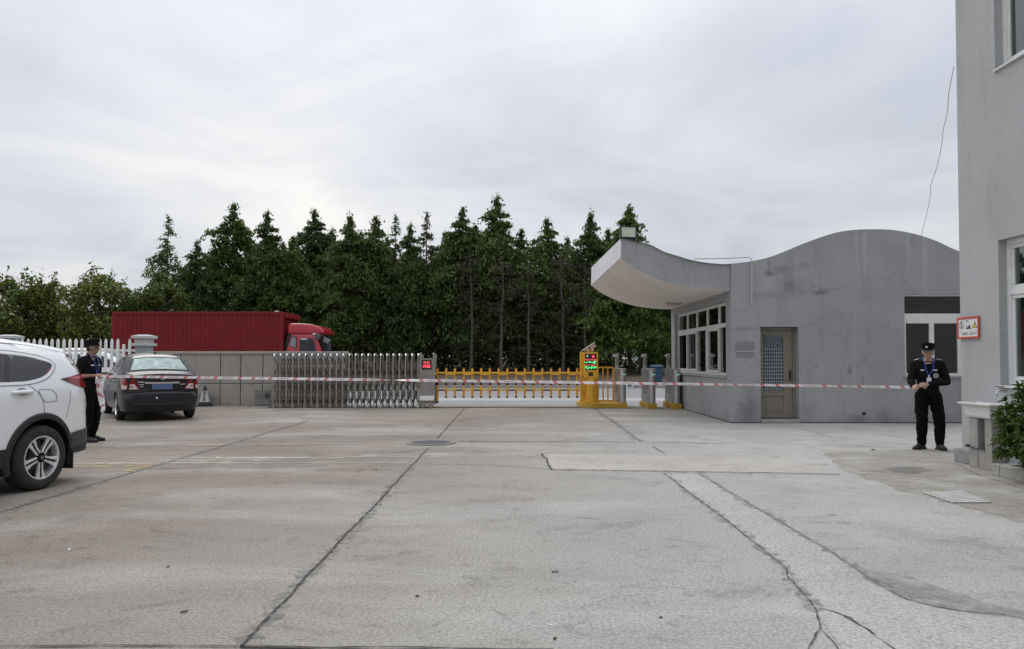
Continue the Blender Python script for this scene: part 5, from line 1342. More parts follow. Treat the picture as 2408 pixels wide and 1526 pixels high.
mb = MB(); suv.side([(-.125, 1.30), (-.165, 1.325), (-.195, 1.335), (-.18, 1.31), (-.14, 1.288)], .0055, mb, sides=(1,), step=.03); mb.build('window_sticker', mat('sticker_red', (.25, .03, .02), .5), sv)

# ------------------------------------------------------------------ dark saloon parked at the wall
SEDP = paint('dark_plum_metallic', (.016, .014, .0175), .40, .0, .5, dirt=.10)
K = 1.035
sed_sil = [(3.42, .22), (3.50, .40), (3.46, .62), (3.25, .80), (2.65, .93), (2.35, .99), (1.65, 1.36), (1.2, 1.475), (.65, 1.515), (.15, 1.485), (-.08, 1.425), (-.40, 1.20), (-.56, 1.085), (-.66, 1.06), (-.88, 1.045), (-.925, 1.02), (-.92, .95), (-.885, .80), (-.885, .665), (-.895, .645), (-.965, .632), (-.985, .60), (-.985, .50), (-.97, .36), (-.90, .235)]
sed_sil = [(x * K, z * K) for x, z in sed_sil]
sed = CarShape(sed_sil, [(-1.03, .66), (-.98, .72), (-.88, .785), (-.7, .835), (-.4, .865), (0, .875), (2.6, .875), (3.2, .82), (3.5, .66), (3.62, .5)],
               [(.2, .93), (.4, .98), (.62, 1.0), (.88, .99), (1.02, .965), (1.12, .92), (1.3, .81), (1.46, .71), (1.58, .64)], .07, (0, 2.6 * K), .315, .365, .24, .045)
ha_ = R(90 + 34)
sd_ = thing('parked_car', 'dark plum saloon parked nose to the wall, seen from behind', 'car', (-8.70, 18.20, 0), ha_, 'parked cars')
sed.body(sd_, SEDP); sed.liner(sd_)
for x_, sg in ((0, 1), (0, -1), (2.6 * K, 1), (2.6 * K, -1)): wheel(sd_, x_, sg * (.865 - .10), sg, .315, .195, .20, 'bright')
REARG = mat('silvered_rear_glass', (.28, .33, .31), .18, .7, var=.4, scale=7)
tz = sed.t_of
t0, t1 = tz(z=1.405 * K), tz(z=1.115 * K)
sed.over([(-.56, t0), (.56, t0), (.68, t1), (-.68, t1)], .003).build('rear_window_seal', BLKP, sd_, smooth=True)
sed.over([(-.50, t0 + .04), (.50, t0 + .04), (.62, t1 - .03), (-.62, t1 - .03)], .007).build('rear_window', REARG, sd_, smooth=True)
sg_ = [(-.20, 1.10), (.0, 1.30), (.35, 1.44), (.9, 1.47), (1.4, 1.42), (1.75, 1.26), (2.15, 1.06), (1.0, 1.05), (.1, 1.05)]
lr(sed.side(sg_, .004), 'side_window', TINT, sd_)
for pp, ww in (([(.92, 1.05), (.86, 1.46)], .07), ([(.12, 1.05), (.10, 1.37)], .035)): lr(sed.line(pp, ww, .006), 'door_pillar', BLKP, sd_)
mb = MB(); sed.line([(.95, 1.02), (.97, .7), (.95, .30)], .008, .003, mb); sed.line(catmull([(.12, 1.02), (.16, .86), (.40, .62), (.46, .5)], 5), .008, .003, mb)
sed.line([(-.35, .62), (-.60, .66), (-.80, .665)], .008, .003, mb); lr(mb, 'panel_gaps', GAP, sd_)
mb = MB(); sed.line([(-.32, .40), (-.95, .40)], .010, .003, mb); lr(mb, 'bumper_crease', mat('crease_light', (.05, .047, .05), .4), sd_)
# rear: boot lid outline, lamps, chrome bar, plate, badges
tl0, tl1 = tz(z=.955 * K), tz(z=.715 * K)
mb = MB()
for sg in (1, -1): sed.over([(sg * .585, tl0), (sg * .70, tl0 + .01), (sg * .80, tl1), (sg * .47, tl1 + .005), (sg * .50, tl1 - .05)] if sg > 0 else [(sg * .50, tl1 - .05), (sg * .47, tl1 + .005), (sg * .80, tl1), (sg * .70, tl0 + .01), (sg * .585, tl0)], .006, mb, step=.05)
sed.side([(-.60, .98), (-.90, .985), (-.935, .90), (-.90, .735), (-.72, .745), (-.63, .84)], .006, mb, step=.05)
lr(mb, 'tail_lamp', LAMPR, sd_)
mb = MB(); tm = (tl0 * .5 + tl1 * .5)
for sg in (1, -1):
    o1 = [(sg * .585, tm - .01), (sg * .765, tm), (sg * .785, tl1 - .012), (sg * .505, tl1 - .012)]
    sed.over(o1 if sg > 0 else o1[::-1], .009, mb, step=.05)
sed.side([(-.72, .85), (-.91, .845), (-.90, .755), (-.75, .76)], .009, mb, step=.05)
lr(mb, 'clear_lamp', LAMPW, sd_)
mb = MB()
for sg in (1, -1):
    o1 = [(sg * .62, tm + .045), (sg * .775, tm + .05), (sg * .78, tm + .075), (sg * .60, tm + .07)]
    sed.over(o1 if sg > 0 else o1[::-1], .011, mb, step=.05)
lr(mb, 'lamp_red_bar', LAMPR, sd_)
mb = MB()
def oline(pts, w, lift, m):
    for a, b in zip(pts, pts[1:]):
        d = Vector((b[0] - a[0], b[1] - a[1])).normalized(); n = Vector((-d.y, d.x)) * w / 2
        sed.over([(a[0] + n.x, a[1] + n.y), (b[0] + n.x, b[1] + n.y), (b[0] - n.x, b[1] - n.y), (a[0] - n.x, a[1] - n.y)], lift, m, step=.2)
for sg in (1, -1): oline([(sg * .60, tz(z=1.03 * K)), (sg * .565, tl0), (sg * .44, tl1 + .01), (sg * .40, tz(z=.645 * K))], .012, .004, mb)
oline([(-.40, tz(z=.645 * K)), (.40, tz(z=.645 * K))], .012, .004, mb)
mb.build('boot_gap', GAP, sd_)
tc_ = tz(z=.912)
sed.over([(-.37, tc_ - .018), (.37, tc_ - .018), (.37, tc_ + .022), (-.37, tc_ + .022)], .018, step=.2).build('chrome_bar', TRIM, sd_, smooth=True)
tp0, tp1 = tz(z=.86 * K), tz(z=.715 * K)
sed.over([(-.22, tp0), (.22, tp0), (.22, tp1), (-.22, tp1)], .016, step=.2).build('number_plate', mat('plate_blue', (.085, .14, .27), .4, var=.06), sd_)
mb = MB()
for k, y_ in enumerate((-.17, -.115, -.03, .025, .075, .12, .17)):
    oline([(y_, tp0 + .035), (y_, tp1 - .035)], .030 if k % 2 else .022, .0165, mb)
mb.build('plate_blurred_marks', mat('plate_blur', (.105, .165, .30), .5), sd_)
mb = MB()
for sgn_, y0, y1, dz in ((1, .39, .50, 0), (1, .40, .47, .05), (-1, .39, .50, .005)): oline([(sgn_ * y0, tc_ + .045 + dz), (sgn_ * y1, tc_ + .045 + dz)], .018, .006, mb)
for k in range(4): oline([(.385 + .036 * k, tc_ - .015), (.41 + .036 * k, tc_ - .015)], .034, .006, mb)
mb.build('boot_badges', TRIM, sd_)
q = sed.top(tz(z=.975 * K), 0, .012); MB().lathe([(.032, -.006), (.042, 0), (.036, .006)], q, 'X', 20).add([(q[0] - .004, q[1] - .055, q[2] - .008), (q[0] - .004, q[1] + .055, q[2] - .008), (q[0] - .004, q[1] + .055, q[2] + .008), (q[0] - .004, q[1] - .055, q[2] + .008)], [(0, 1, 2, 3)]).build('round_badge', TRIM, sd_, smooth=True)
tb0, tb1 = tz(z=.60 * K), tz(z=.25 * K)
mb = MB(); oline([(-.66, tz(z=.405 * K)), (.66, tz(z=.405 * K))], .014, .004, mb); mb.build('bumper_line', mat('crease_light', (.07, .065, .07), .4), sd_)
q = sed.top(tz(z=.535 * K), .16, .006); MB().lathe([(0, -.012), (.022, -.008), (.024, .0), (0, .004)], (q[0], .13, q[2]), 'X', 14).build('tow_cap', mat('white_cap', (.75, .75, .75), .5), sd_, smooth=True)
q = sed.top(min(((abs(sed.at(t)[0] - .15), t) for t in np.linspace(0, sed.L, 400)))[1], 0)
MB().lathe([(.035, -.01), (.03, .02), (.012, .045), (0, .05)], q, 'Z', 14).build('roof_aerial', BLKP, sd_, smooth=True)
mb = MB()
for sg in (1, -1): mb.box((1.86, sg * .95 - .10, .98), (1.99, sg * .95 + .10, 1.11))
lr(mb, 'door_mirror', BLKP, sd_)
for xh in (.25, 1.2):
    for sg in (1, -1):
        y_ = sg * (sed.w(xh, .90) + .012); MB().tube([(xh - .1, y_ - sg * .012, .90), (xh - .06, y_ + sg * .012, .90), (xh + .06, y_ + sg * .012, .90), (xh + .1, y_ - sg * .012, .90)], .013, 8).build('door_handle', SEDP, sd_, smooth=True)
ft = [(t, sed.at(t)) for t in np.linspace(0, sed.L * .6, 300)]
tw0 = min(ft, key=lambda q: abs(q[1][0] - 2.35))[0]; tw1 = min(ft, key=lambda q: abs(q[1][0] - 1.62))[0]
sed.over([(-.62, tw0), (.62, tw0), (.52, tw1), (-.52, tw1)], .005).build('windscreen', TINT, sd_, smooth=True)
sed.side([(3.1, .72), (3.5, .66), (3.52, .56), (3.2, .58)], .008).lr('headlamp', LAMPW, sd_)

# ------------------------------------------------------------------ white people carrier behind the picket fence
van_sil = [(3.3, .3), (3.42, .55), (3.36, .85), (3.1, 1.0), (2.55, 1.14), (2.35, 1.2), (1.35, 1.74), (.9, 1.82), (0, 1.84), (-.6, 1.78), (-.72, 1.6), (-.85, 1.1), (-.9, .6), (-.85, .32)]
van = CarShape(van_sil, [(-.95, .7), (-.7, .85), (0, .9), (2.6, .9), (3.2, .8), (3.45, .55)], [(.2, .94), (.6, 1), (1.0, .98), (1.2, .94), (1.7, .82), (1.85, .72)], .08, (0, 2.65), .33, .38, .28, .05)
vx = P(282, 880, 26.2).x - 1.75
vn = thing('parked_car', 'white people carrier parked on the far side of the picket fence', 'car', (vx, 26.4, -.03), R(2), 'parked cars')
VANP = paint('van_white', (.80, .80, .79), .35, 0, 1, dirt=.15)
van.body(vn, VANP, step=.14); van.liner(vn)
for x_, sg in ((0, 1), (0, -1), (2.65, 1), (2.65, -1)): wheel(vn, x_, sg * (.9 - .11), sg, .33, .21, .21, 'bright')
for nm, o_ in (('side_window', [(-.45, 1.22), (-.40, 1.62), (.35, 1.66), (.35, 1.2)]), ('side_window', [(.43, 1.2), (.43, 1.66), (1.2, 1.64), (1.2, 1.2)]), ('side_window', [(1.28, 1.2), (1.28, 1.62), (1.42, 1.58), (2.12, 1.22)])): van.side(o_, .005).lr(nm, TINT, vn)
ft = [(t, van.at(t)) for t in np.linspace(0, van.L * .6, 300)]
tw0 = min(ft, key=lambda q: abs(q[1][0] - 2.3))[0]; tw1 = min(ft, key=lambda q: abs(q[1][0] - 1.4))[0]
van.over([(-.68, tw0), (.68, tw0), (.56, tw1), (-.56, tw1)], .006).build('windscreen', TINT, vn, smooth=True)
van.side([(-.70, 1.3), (-.84, 1.25), (-.88, .95), (-.72, .95)], .006).lr('tail_lamp', LAMPR, vn)
van.side([(2.95, .88), (3.36, .82), (3.4, .7), (3.05, .75)], .006).lr('headlamp', LAMPW, vn)

# ------------------------------------------------------------------ red box lorry on the road
YT = 35.6
REDC = mat('container_red', (.19, .016, .019), .6, spec=.2, var=.12, scale=1.2, dirt=((.10, .012, .014), 3, .4))
REDB = mat('cab_red', (.42, .010, .022), .3, var=.08, scale=1.5, coat=.8)
tx0, tx1 = P(262.5, 780, YT).x, P(665.7, 780, YT).x
ztop_, zbt = P(460, 733, YT).z, 1.12
tr = thing('box_lorry', 'red lorry with long corrugated red box parked on the road behind the wall', 'lorry', ((tx0 + tx1) / 2, YT + 1.2, -.05))
off = Vector(tr.location) + Vector((0, 0, .0))
mb = MB(off); n_ = 36; prof = []; pitch = (tx1 - tx0 - .35) / n_
for k in range(n_):
    x_ = tx0 + .17 + k * pitch
    prof += [(x_, 0.0), (x_ + pitch * .32, 0.0), (x_ + pitch * .5, .036), (x_ + pitch * .82, .036)]
prof.append((tx1 - .17, 0))
for ys, s in ((YT + .03, 1), (YT + 2.42, -1)):
    vs = [(x, ys + s * d, zbt + .12) for x, d in prof] + [(x, ys + s * d, ztop_ - .12) for x, d in prof]
    mb.add(vs, [(k, k + 1, len(prof) + k + 1, len(prof) + k) for k in range(len(prof) - 1)])
mb.quad((tx0 + .05, YT + .05, ztop_ - .03), (tx1 - .05, YT + .05, ztop_ - .03), (tx1 - .05, YT + 2.4, ztop_ - .03), (tx0 + .05, YT + 2.4, ztop_ - .03))
mb.quad((tx1 - .06, YT + .05, zbt), (tx1 - .06, YT + 2.4, zbt), (tx1 - .06, YT + 2.4, ztop_ - .05), (tx1 - .06, YT + .05, ztop_ - .05))
mb.quad((tx0 + .06, YT + .05, zbt), (tx0 + .06, YT + 2.4, zbt), (tx0 + .06, YT + 2.4, ztop_ - .05), (tx0 + .06, YT + .05, ztop_ - .05))
cb0 = mb.build('cargo_box', REDC, tr)
mb = MB(off)
for y_ in (YT, YT + 2.35):
    mb.box((tx0, y_, ztop_ - .12), (tx1, y_ + .1, ztop_)); mb.box((tx0, y_, zbt), (tx1, y_ + .1, zbt + .13))
    for x_ in (tx0, tx1 - .17): mb.box((x_, y_ + .002, zbt + .131), (x_ + .17, y_ + .098, ztop_ - .121))
for x_ in (tx0, tx1 - .1): mb.box((x_ + .002, YT + .101, ztop_ - .11), (x_ + .098, YT + 2.349, ztop_ - .005))
mb.build('box_frame', REDC, cb0, bevel=.01)
fr_ = mb = MB(off); mb.box((tx1 + .001, YT + .12, ztop_ - .28), (tx1 + .14, YT + 2.38, ztop_ - .06)); mb.build('front_rail', REDC, tr, bevel=.01)
MB(off).box((tx1 - .42, YT + .0, ztop_ + .001), (tx1 - .24, YT + .09, ztop_ + .05)).build('marker_plate', mat('marker_pale', (.6, .58, .52), .6), tr)
MB(off).box((tx0 + .1, YT + .7, .72), (tx1 + 2.5, YT + .85, .98)).box((tx0 + .1, YT + 1.6, .72), (tx1 + 2.5, YT + 1.75, .98)).build('chassis', BLKP, tr)
for x_ in (tx0 + 1.5, tx0 + 2.8, tx1 + 1.35):
    for y_ in (YT + .16, YT + 2.28):
        MB(off).lathe([(0, -.14), (.28, -.14), (.3, -.1), (.46, -.14), (.5, -.1), (.5, .1), (.46, .14), (.3, .1), (.28, .14), (0, .14)], (x_, y_, .5), 'Y', 28).build('wheel', TYRE, tr, smooth=True)
def cc(x, y): return ((1040 + x / 7.63) / 1.6751, (1200 + y / 7.63) / 1.6751)
def cw(x, y, Y=YT + .06): q = P(*cc(x, y), Y); return (q.x, q.z)
cab = [cw(*a) for a in ((665, 1375), (705, 1230), (800, 915), (820, 895), (1480, 895), (1530, 930), (1640, 1150), (1700, 1320), (1745, 1420))]
cab = cab[:] + [(cab[-1][0] + .05, 1.0), (cab[-1][0] + .02, .55), (cab[0][0] - .05, .55), (cab[0][0] - .04, 1.1)]
def slab_prism(poly, y0, y1, crown=0): return [(a, y0, c) for a, c in poly]
MB(off).prism(slab_prism(cab, YT + .06, 0), (0, 2.2, 0)).build('cab', REDB, tr, bevel=.05, seg=3, smooth=True)
dfl = [cw(*a) for a in ((700, 868), (705, 640), (735, 560), (1100, 560), (1400, 585), (1560, 630), (1690, 690), (1775, 800), (1795, 880), (1640, 880))]
MB(off).prism(slab_prism(dfl, YT + .10, 0), (0, 2.1, 0)).build('roof_deflector', REDB, tr, bevel=.09, seg=4, smooth=True)
MB(off).prism(slab_prism([cw(*a) for a in ((720, 868), (1460, 868), (1460, 896), (815, 896), (720, 900))], YT + .12, 0), (0, 2.05, 0)).build('gutter', BLKP, tr)
MB(off).prism(slab_prism([cw(*a) for a in ((700, 870), (790, 870), (660, 1300), (640, 1420), (570, 1420), (600, 1230))], YT + .14, 0), (0, 1.9, 0)).build('air_duct', BLKP, tr, bevel=.02)
win = catmull([cw(*a, YT + .05) for a in ((845, 985), (945, 985), (950, 1285), (935, 1290), (765, 1220), (770, 1190))], 4, True)
MB(off).prism([(a, YT + .035, c) for a, c in catmull([cw(*a, YT + .05) for a in ((830, 965), (965, 965), (970, 1305), (940, 1310), (735, 1225), (745, 1190))], 4, True)], (0, .02, 0)).build('rear_window_seal', BLKP, tr)
MB(off).prism([(a, YT + .03, c) for a, c in win], (0, .02, 0)).build('rear_side_window', mat('cab_glass_pale', (.22, .24, .25), .1, var=.15), tr)
dwin = [cw(*a, YT + .05) for a in ((1065, 1030), (1110, 1000), (1440, 1005), (1480, 1030), (1530, 1240), (1555, 1410), (1060, 1410))]
MB(off).prism([(a, YT + .03, c) for a, c in dwin], (0, .02, 0)).build('door_window', mat('cab_glass_dark', (.022, .022, .028), .15, var=.5, scale=2.5), tr)
A, B = cw(1105, 1005), cw(1300, 1060); MB(off).box((A[0], YT + .012, B[1]), (B[0], YT + .028, A[1])).build('window_visor', mat('visor_grey', (.45, .44, .46), .4), tr, bevel=.01)
wp = [cw(*a) for a in ((1530, 925), (1650, 1140), (1712, 1310), (1758, 1420))]
mb = MB(off)
for (a, b) in zip(wp, wp[1:]): mb.quad((a[0] + .022, YT + .2, a[1] + .005), (b[0] + .022, YT + .2, b[1] + .005), (b[0] + .022, YT + 2.1, b[1] + .005), (a[0] + .022, YT + 2.1, a[1] + .005))
mb.build('windscreen', TINT, tr)
A, B = cw(1470, 855), cw(1555, 905); MB(off).box((A[0], YT + .0, B[1]), (B[0], YT + .07, A[1])).build('marker_lamp', mat('marker_white', (.75, .73, .70), .4), tr, bevel=.01)
mp = [cw(*a, YT - .1) for a in ((1560, 900), (1720, 930), (1850, 1000), (1900, 1040))]
mb = MB(off); mb.tube([(a, YT - .1, c) for a, c in mp], .035, 8); mb.tube([(a, YT - .1, c) for a, c in [cw(*q, YT - .1) for q in ((1740, 1000), (1900, 1180), (1960, 1350))]], .03, 8); mb.build('mirror_arm', BLKP, tr, smooth=True)
A = cw(1880, 1085, YT - .1); mb = MB(off); mb.cbox((A[0], YT - .1, A[1]), (.30, .18, .22), Matrix.Rotation(R(30), 3, 'Y')); mb.build('wide_mirror', mat('mirror_shell', (.16, .17, .19), .35), tr, bevel=.05, seg=3)
A = cw(1620, 960, YT - .1); mb = MB(off); mb.cbox((A[0], YT - .1, A[1]), (.26, .16, .26), Matrix.Rotation(R(10), 3, 'Y')); mb.build('main_mirror', mat('mirror_shell2', (.07, .075, .08), .35), tr, bevel=.04, seg=3)
A = cw(1950, 1300, YT - .1); mb = MB(off); mb.cbox((A[0], YT - .1, A[1] - .1), (.2, .2, .55)); mb.build('lower_mirror', BLKP, tr, bevel=.04)
# ------------------------------------------------------------------ people: one continuous body, clothes over it
_ico = bmesh.new(); bmesh.ops.create_icosphere(_ico, subdivisions=2, radius=1.0)
ICO = [v.co.copy() for v in _ico.verts]; ICOF = [[v.index for v in f_.verts] for f_ in _ico.faces]; _ico.free()
class Blob:
    """tapered limbs and masses, fused into one skin by a voxel remesh"""
    def __init__(s): s.bm = bmesh.new()
    def hull(s, *balls):
        tmp = bmesh.new()
        for c, r in balls:
            r = (r, r, r) if isinstance(r, (int, float)) else r
            for q in ICO: tmp.verts.new((c[0] + q.x * r[0], c[1] + q.y * r[1], c[2] + q.z * r[2]))
        res = bmesh.ops.convex_hull(tmp, input=tmp.verts)
        bmesh.ops.delete(tmp, geom=[v for v in tmp.verts if not v.link_faces], context='VERTS')
        tmp.verts.index_update(); mp = [s.bm.verts.new(v.co) for v in tmp.verts]
        for f_ in tmp.faces:
            try: s.bm.faces.new([mp[v.index] for v in f_.verts])
            except ValueError: pass
        tmp.free(); return s
    def chain(s, pts):
        for a, b in zip(pts, pts[1:]): s.hull(a, b)
        return s
    def build(s, name, m, parent, voxel=.009, smooth=4, wrinkle=0.0, wscale=9.0, seed=0, dec=None):
        bmesh.ops.recalc_face_normals(s.bm, faces=s.bm.faces)
        me = bpy.data.meshes.new(name + '_raw'); s.bm.to_mesh(me); s.bm.free()
        o_ = bpy.data.objects.new(name + '_raw', me); COL.objects.link(o_)
        md = o_.modifiers.new('r', 'REMESH'); md.mode = 'VOXEL'; md.voxel_size = voxel
        sm = o_.modifiers.new('s', 'SMOOTH'); sm.iterations = smooth; sm.factor = .5
        dg = bpy.context.evaluated_depsgraph_get(); dg.update()
        nm = bpy.data.meshes.new_from_object(o_.evaluated_get(dg)); bpy.data.objects.remove(o_)
        nm.name = name
        if wrinkle:
            ns = [v.normal.copy() for v in nm.vertices]
            for v, n_ in zip(nm.vertices, ns):
                c = v.co; d = mnoise.noise((c.x * wscale + seed, c.y * wscale, c.z * wscale * 1.7)) + .5 * mnoise.noise((c.x * wscale * 2.3, c.y * wscale * 2.3 + seed, c.z * wscale * 2.0))
                v.co = c + n_ * d * wrinkle
        for p_ in nm.polygons: p_.use_smooth = True
        nm.materials.clear(); nm.materials.append(m)
        r = bpy.data.objects.new(name, nm); COL.objects.link(r); r.parent = parent
        return r
def skin_mat(name, col):
    m = bpy.data.materials.new(name); t, b, o = nodes(m)
    c = tramp(t, tnoise(t, 18, 4), [(0.3, tuple(x * .85 for x in col)), (0.7, tuple(x * 1.1 for x in col))])
    t.links.new(c, b.inputs['Base Color']); b.inputs['Roughness'].default_value = .5; b.inputs['Subsurface Weight'].default_value = .08
    return m
SKIN1 = skin_mat('skin_tan', (.30, .175, .115)); SKIN2 = skin_mat('skin_light', (.46, .29, .22))
CLOTH = mat('black_uniform_cloth', (.009, .0088, .0098), .95, spec=.12, var=.3, scale=9, bump=.25, bscale=180)
CLOTH2 = mat('black_trouser_cloth', (.0055, .0053, .006), .95, spec=.10, var=.3, scale=9, bump=.25, bscale=180)
BOOT = mat('black_leather', (.012, .011, .011), .45, var=.2)
HAIR = mat('black_hair', (.008, .007, .006), .7)
WHT = mat('badge_white', (.62, .62, .60), .5); LANY = mat('lanyard_blue', (.025, .055, .30), .5); REDPATCH = mat('patch_red', (.40, .03, .03), .6); EYEM = mat('eye_dark', (.02, .015, .012), .2)
SILV = mat('badge_silver', (.30, .31, .32), .45, .4, var=.4, scale=90)
def lerp3(a, b, k): return tuple(x + (y - x) * k for x, y in zip(a, b))
def guard(label, loc, rot, S, J, skin, sleeve, head_turn=0.0, hands=None, seed=0):
    """local frame: x forward, y to the person's left, z up. J: joints. sleeve: 'short' or 'long'"""
    g = thing('person', label, 'person', loc, rot)
    J = {k: tuple(c * S for c in v) for k, v in J.items()}
    hc = J['head']; ht = Matrix.Rotation(head_turn, 3, 'Z')
    def hp(x, y, z): q = ht @ Vector((x * S, y * S, z * S)); return (hc[0] + q.x, hc[1] + q.y, hc[2] + q.z)
    s = S
    B = Blob()
    # head: skull, face, jaw, nose, brow, cheeks, lips, ears
    B.hull((hp(-.012, 0, .035), (.092 * s, .076 * s, .088 * s)), (hp(.02, 0, .03), (.07 * s, .07 * s, .075 * s)))
    B.hull((hp(.035, 0, .01), (.052 * s, .058 * s, .06 * s)), (hp(.045, 0, -.075), (.034 * s, .036 * s, .026 * s)), (hp(.0, 0, -.04), (.05 * s, .056 * s, .045 * s)))
    B.hull((hp(.088, 0, .018), .010 * s), (hp(.112, 0, -.022), .0125 * s), (hp(.085, 0, -.026), (.012 * s, .018 * s, .008 * s)))
    B.hull((hp(.080, .03, .030), .012 * s), (hp(.086, 0, .03), .012 * s), (hp(.080, -.03, .030), .012 * s))
    B.hull((hp(.076, .016, -.058), .009 * s), (hp(.082, 0, -.056), .010 * s), (hp(.076, -.016, -.058), .009 * s))
    for q in (1, -1):
        B.hull((hp(.055, .042 * q, -.012), .02 * s), (hp(.03, .055 * q, -.005), .02 * s))
        B.hull((hp(-.005, .079 * q, .018), (.018 * s, .009 * s, .024 * s)), (hp(-.002, .076 * q, -.018), (.011 * s, .008 * s, .014 * s)))
    nb = J['neck']
    B.hull((hp(-.015, 0, -.05), .056 * s), ((nb[0], nb[1], nb[2] + .02 * s), .060 * s)); B.hull(((nb[0], nb[1], nb[2] + .02 * s), .060 * s), ((nb[0] - .01 * s, nb[1], nb[2] - .06 * s), (.085 * s, .13 * s, .06 * s)))
    # torso and legs under the clothes
    cp, pv = J['chest'], J['pelvis']
    B.hull((cp, (.095 * s, .155 * s, .14 * s)), ((pv[0], pv[1], pv[2] + .12 * s), (.085 * s, .13 * s, .07 * s))); B.hull(((pv[0], pv[1], pv[2] + .12 * s), (.085 * s, .13 * s, .07 * s)), (pv, (.09 * s, .145 * s, .09 * s)))
    for q in 'LR':
        B.chain([(J['hip' + q], .078 * s), (J['knee' + q], .05 * s), (J['ank' + q], .034 * s)]); f_ = J['toe' + q]
        B.hull((J['ank' + q], .034 * s), ((f_[0], f_[1], f_[2]), (.03 * s, .035 * s, .022 * s)))
        sh, el, wr = J['sh' + q], J['el' + q], J['wr' + q]
        B.hull(((cp[0], cp[1], sh[2]), .07 * s), (sh, .055 * s))
        B.chain([(sh, .052 * s), (lerp3(sh, el, .4), .046 * s), (el, .037 * s), (lerp3(el, wr, .35), .038 * s), (wr, .024 * s)])
        # hand: palm, four bent fingers of their own length, thumb from the side of the palm
        d = hands[q]; f = Vector(d['dir']).normalized(); up = Vector(d['back']).normalized(); sd2 = f.cross(up).normalized(); W_ = Vector(wr); tside = d['thumb']
        pc = W_ + f * .05 * s
        B.hull((tuple(W_ + f * .012 * s), .022 * s), (tuple(W_ + f * .085 * s + sd2 * .026 * s), (.014 * s,) * 3), (tuple(W_ + f * .09 * s - sd2 * .026 * s), (.014 * s,) * 3), (tuple(W_ + f * .035 * s - sd2 * .02 * s), .016 * s), (tuple(W_ + f * .035 * s + sd2 * .02 * s), .016 * s))
        for k, ln in enumerate((.066, .076, .071, .055)):
            o_ = W_ + f * .088 * s + sd2 * (.03 - .02 * k) * s * tside
            c1 = d['curl'] + .08 * k; a = o_; seg = [(tuple(a), .0098 * s)]; ang = 0
            for part, fr in ((.45, .7), (.33, 1.2), (.22, .9)):
                ang += c1 * fr; dd = f * math.cos(ang) - up * math.sin(ang); a = a + dd * ln * part * s * 1.15; seg.append((tuple(a), .0088 * s))
            B.chain(seg)
        o_ = W_ + f * .03 * s + sd2 * .026 * s * tside; m1 = o_ + (f * .6 + sd2 * tside * .75 - up * .3).normalized() * .036 * s; m2 = m1 + (f * .85 - up * .5).normalized() * .03 * s
        B.chain([(tuple(o_), .013 * s), (tuple(m1), .0112 * s), (tuple(m2), .0095 * s)])
    # lips and brows are shaped in the body; darker brow hair is its own strip
    body = B.build('body', skin, g, voxel=.0058, smooth=3)
    for q in (1, -1): MB().lathe([(0, .009 * s), (.006 * s, .0065 * s), (.009 * s, 0), (.006 * s, -.0065 * s), (0, -.009 * s)], hp(.078, .030 * q, .016), 'Z', 10).build('eye', EYEM, g, smooth=True)
    for q in (1, -1): MB().tube([hp(.083, .014 * q, .034), hp(.084, .030 * q, .038), hp(.074, .046 * q, .034)], .0042 * s, 6).build('eyebrow', HAIR, g, smooth=True)
    MB().tube([hp(.0815, -.020, -.0575), hp(.0905, 0, -.0565), hp(.0815, .020, -.0575)], .0035 * s, 6).build('lips', mat('lip_tone', (.20, .085, .07), .6), g, smooth=True)
    Hh = Blob(); Hh.hull((hp(-.028, 0, .035), (.09 * s, .082 * s, .085 * s)), (hp(-.045, 0, -.02), (.055 * s, .066 * s, .045 * s))); Hh.build('hair', HAIR, g, voxel=.008, smooth=2)
    # trousers, shirt
    T = Blob()
    T.hull((pv, (.112 * s, .168 * s, .085 * s)), ((pv[0], pv[1], pv[2] + .10 * s), (.105 * s, .152 * s, .04 * s)))
    for q in 'LR':
        h_, k_, a_2 = J['hip' + q], J['knee' + q], J['ank' + q]
        T.chain([((h_[0], h_[1], h_[2]), (.112 * s, .106 * s, .11 * s)), (lerp3(h_, k_, .5), (.104 * s, .100 * s, .09 * s)), (k_, .090 * s), (lerp3(k_, a_2, .5), (.085 * s, .082 * s, .07 * s)), ((a_2[0], a_2[1], a_2[2] + .05 * s), (.074 * s, .070 * s, .04 * s)), ((a_2[0] + .004 * s, a_2[1], a_2[2] + .0 * s), (.074 * s, .068 * s, .03 * s))])
        T.hull(((h_[0], h_[1] * 1.0 + (.085 * s if q == 'L' else -.085 * s), h_[2] - .22 * s), (.05 * s, .02 * s, .07 * s)), ((h_[0], h_[1] + (.07 * s if q == 'L' else -.07 * s), h_[2] - .2 * s), (.06 * s, .03 * s, .09 * s)))
    T.build('trousers', CLOTH2, g, voxel=.011, smooth=3, wrinkle=.011, wscale=10, seed=seed)
    U = Blob(); shl = max(J['shL'][2], J['shR'][2])
    U.hull((cp, (.122 * s, .178 * s, .13 * s)), ((pv[0], pv[1], pv[2] + .15 * s), (.115 * s, .16 * s, .09 * s))); U.hull(((pv[0], pv[1], pv[2] + .15 * s), (.115 * s, .16 * s, .09 * s)), ((pv[0], pv[1], pv[2] + .02 * s), (.12 * s, .172 * s, .03 * s)))
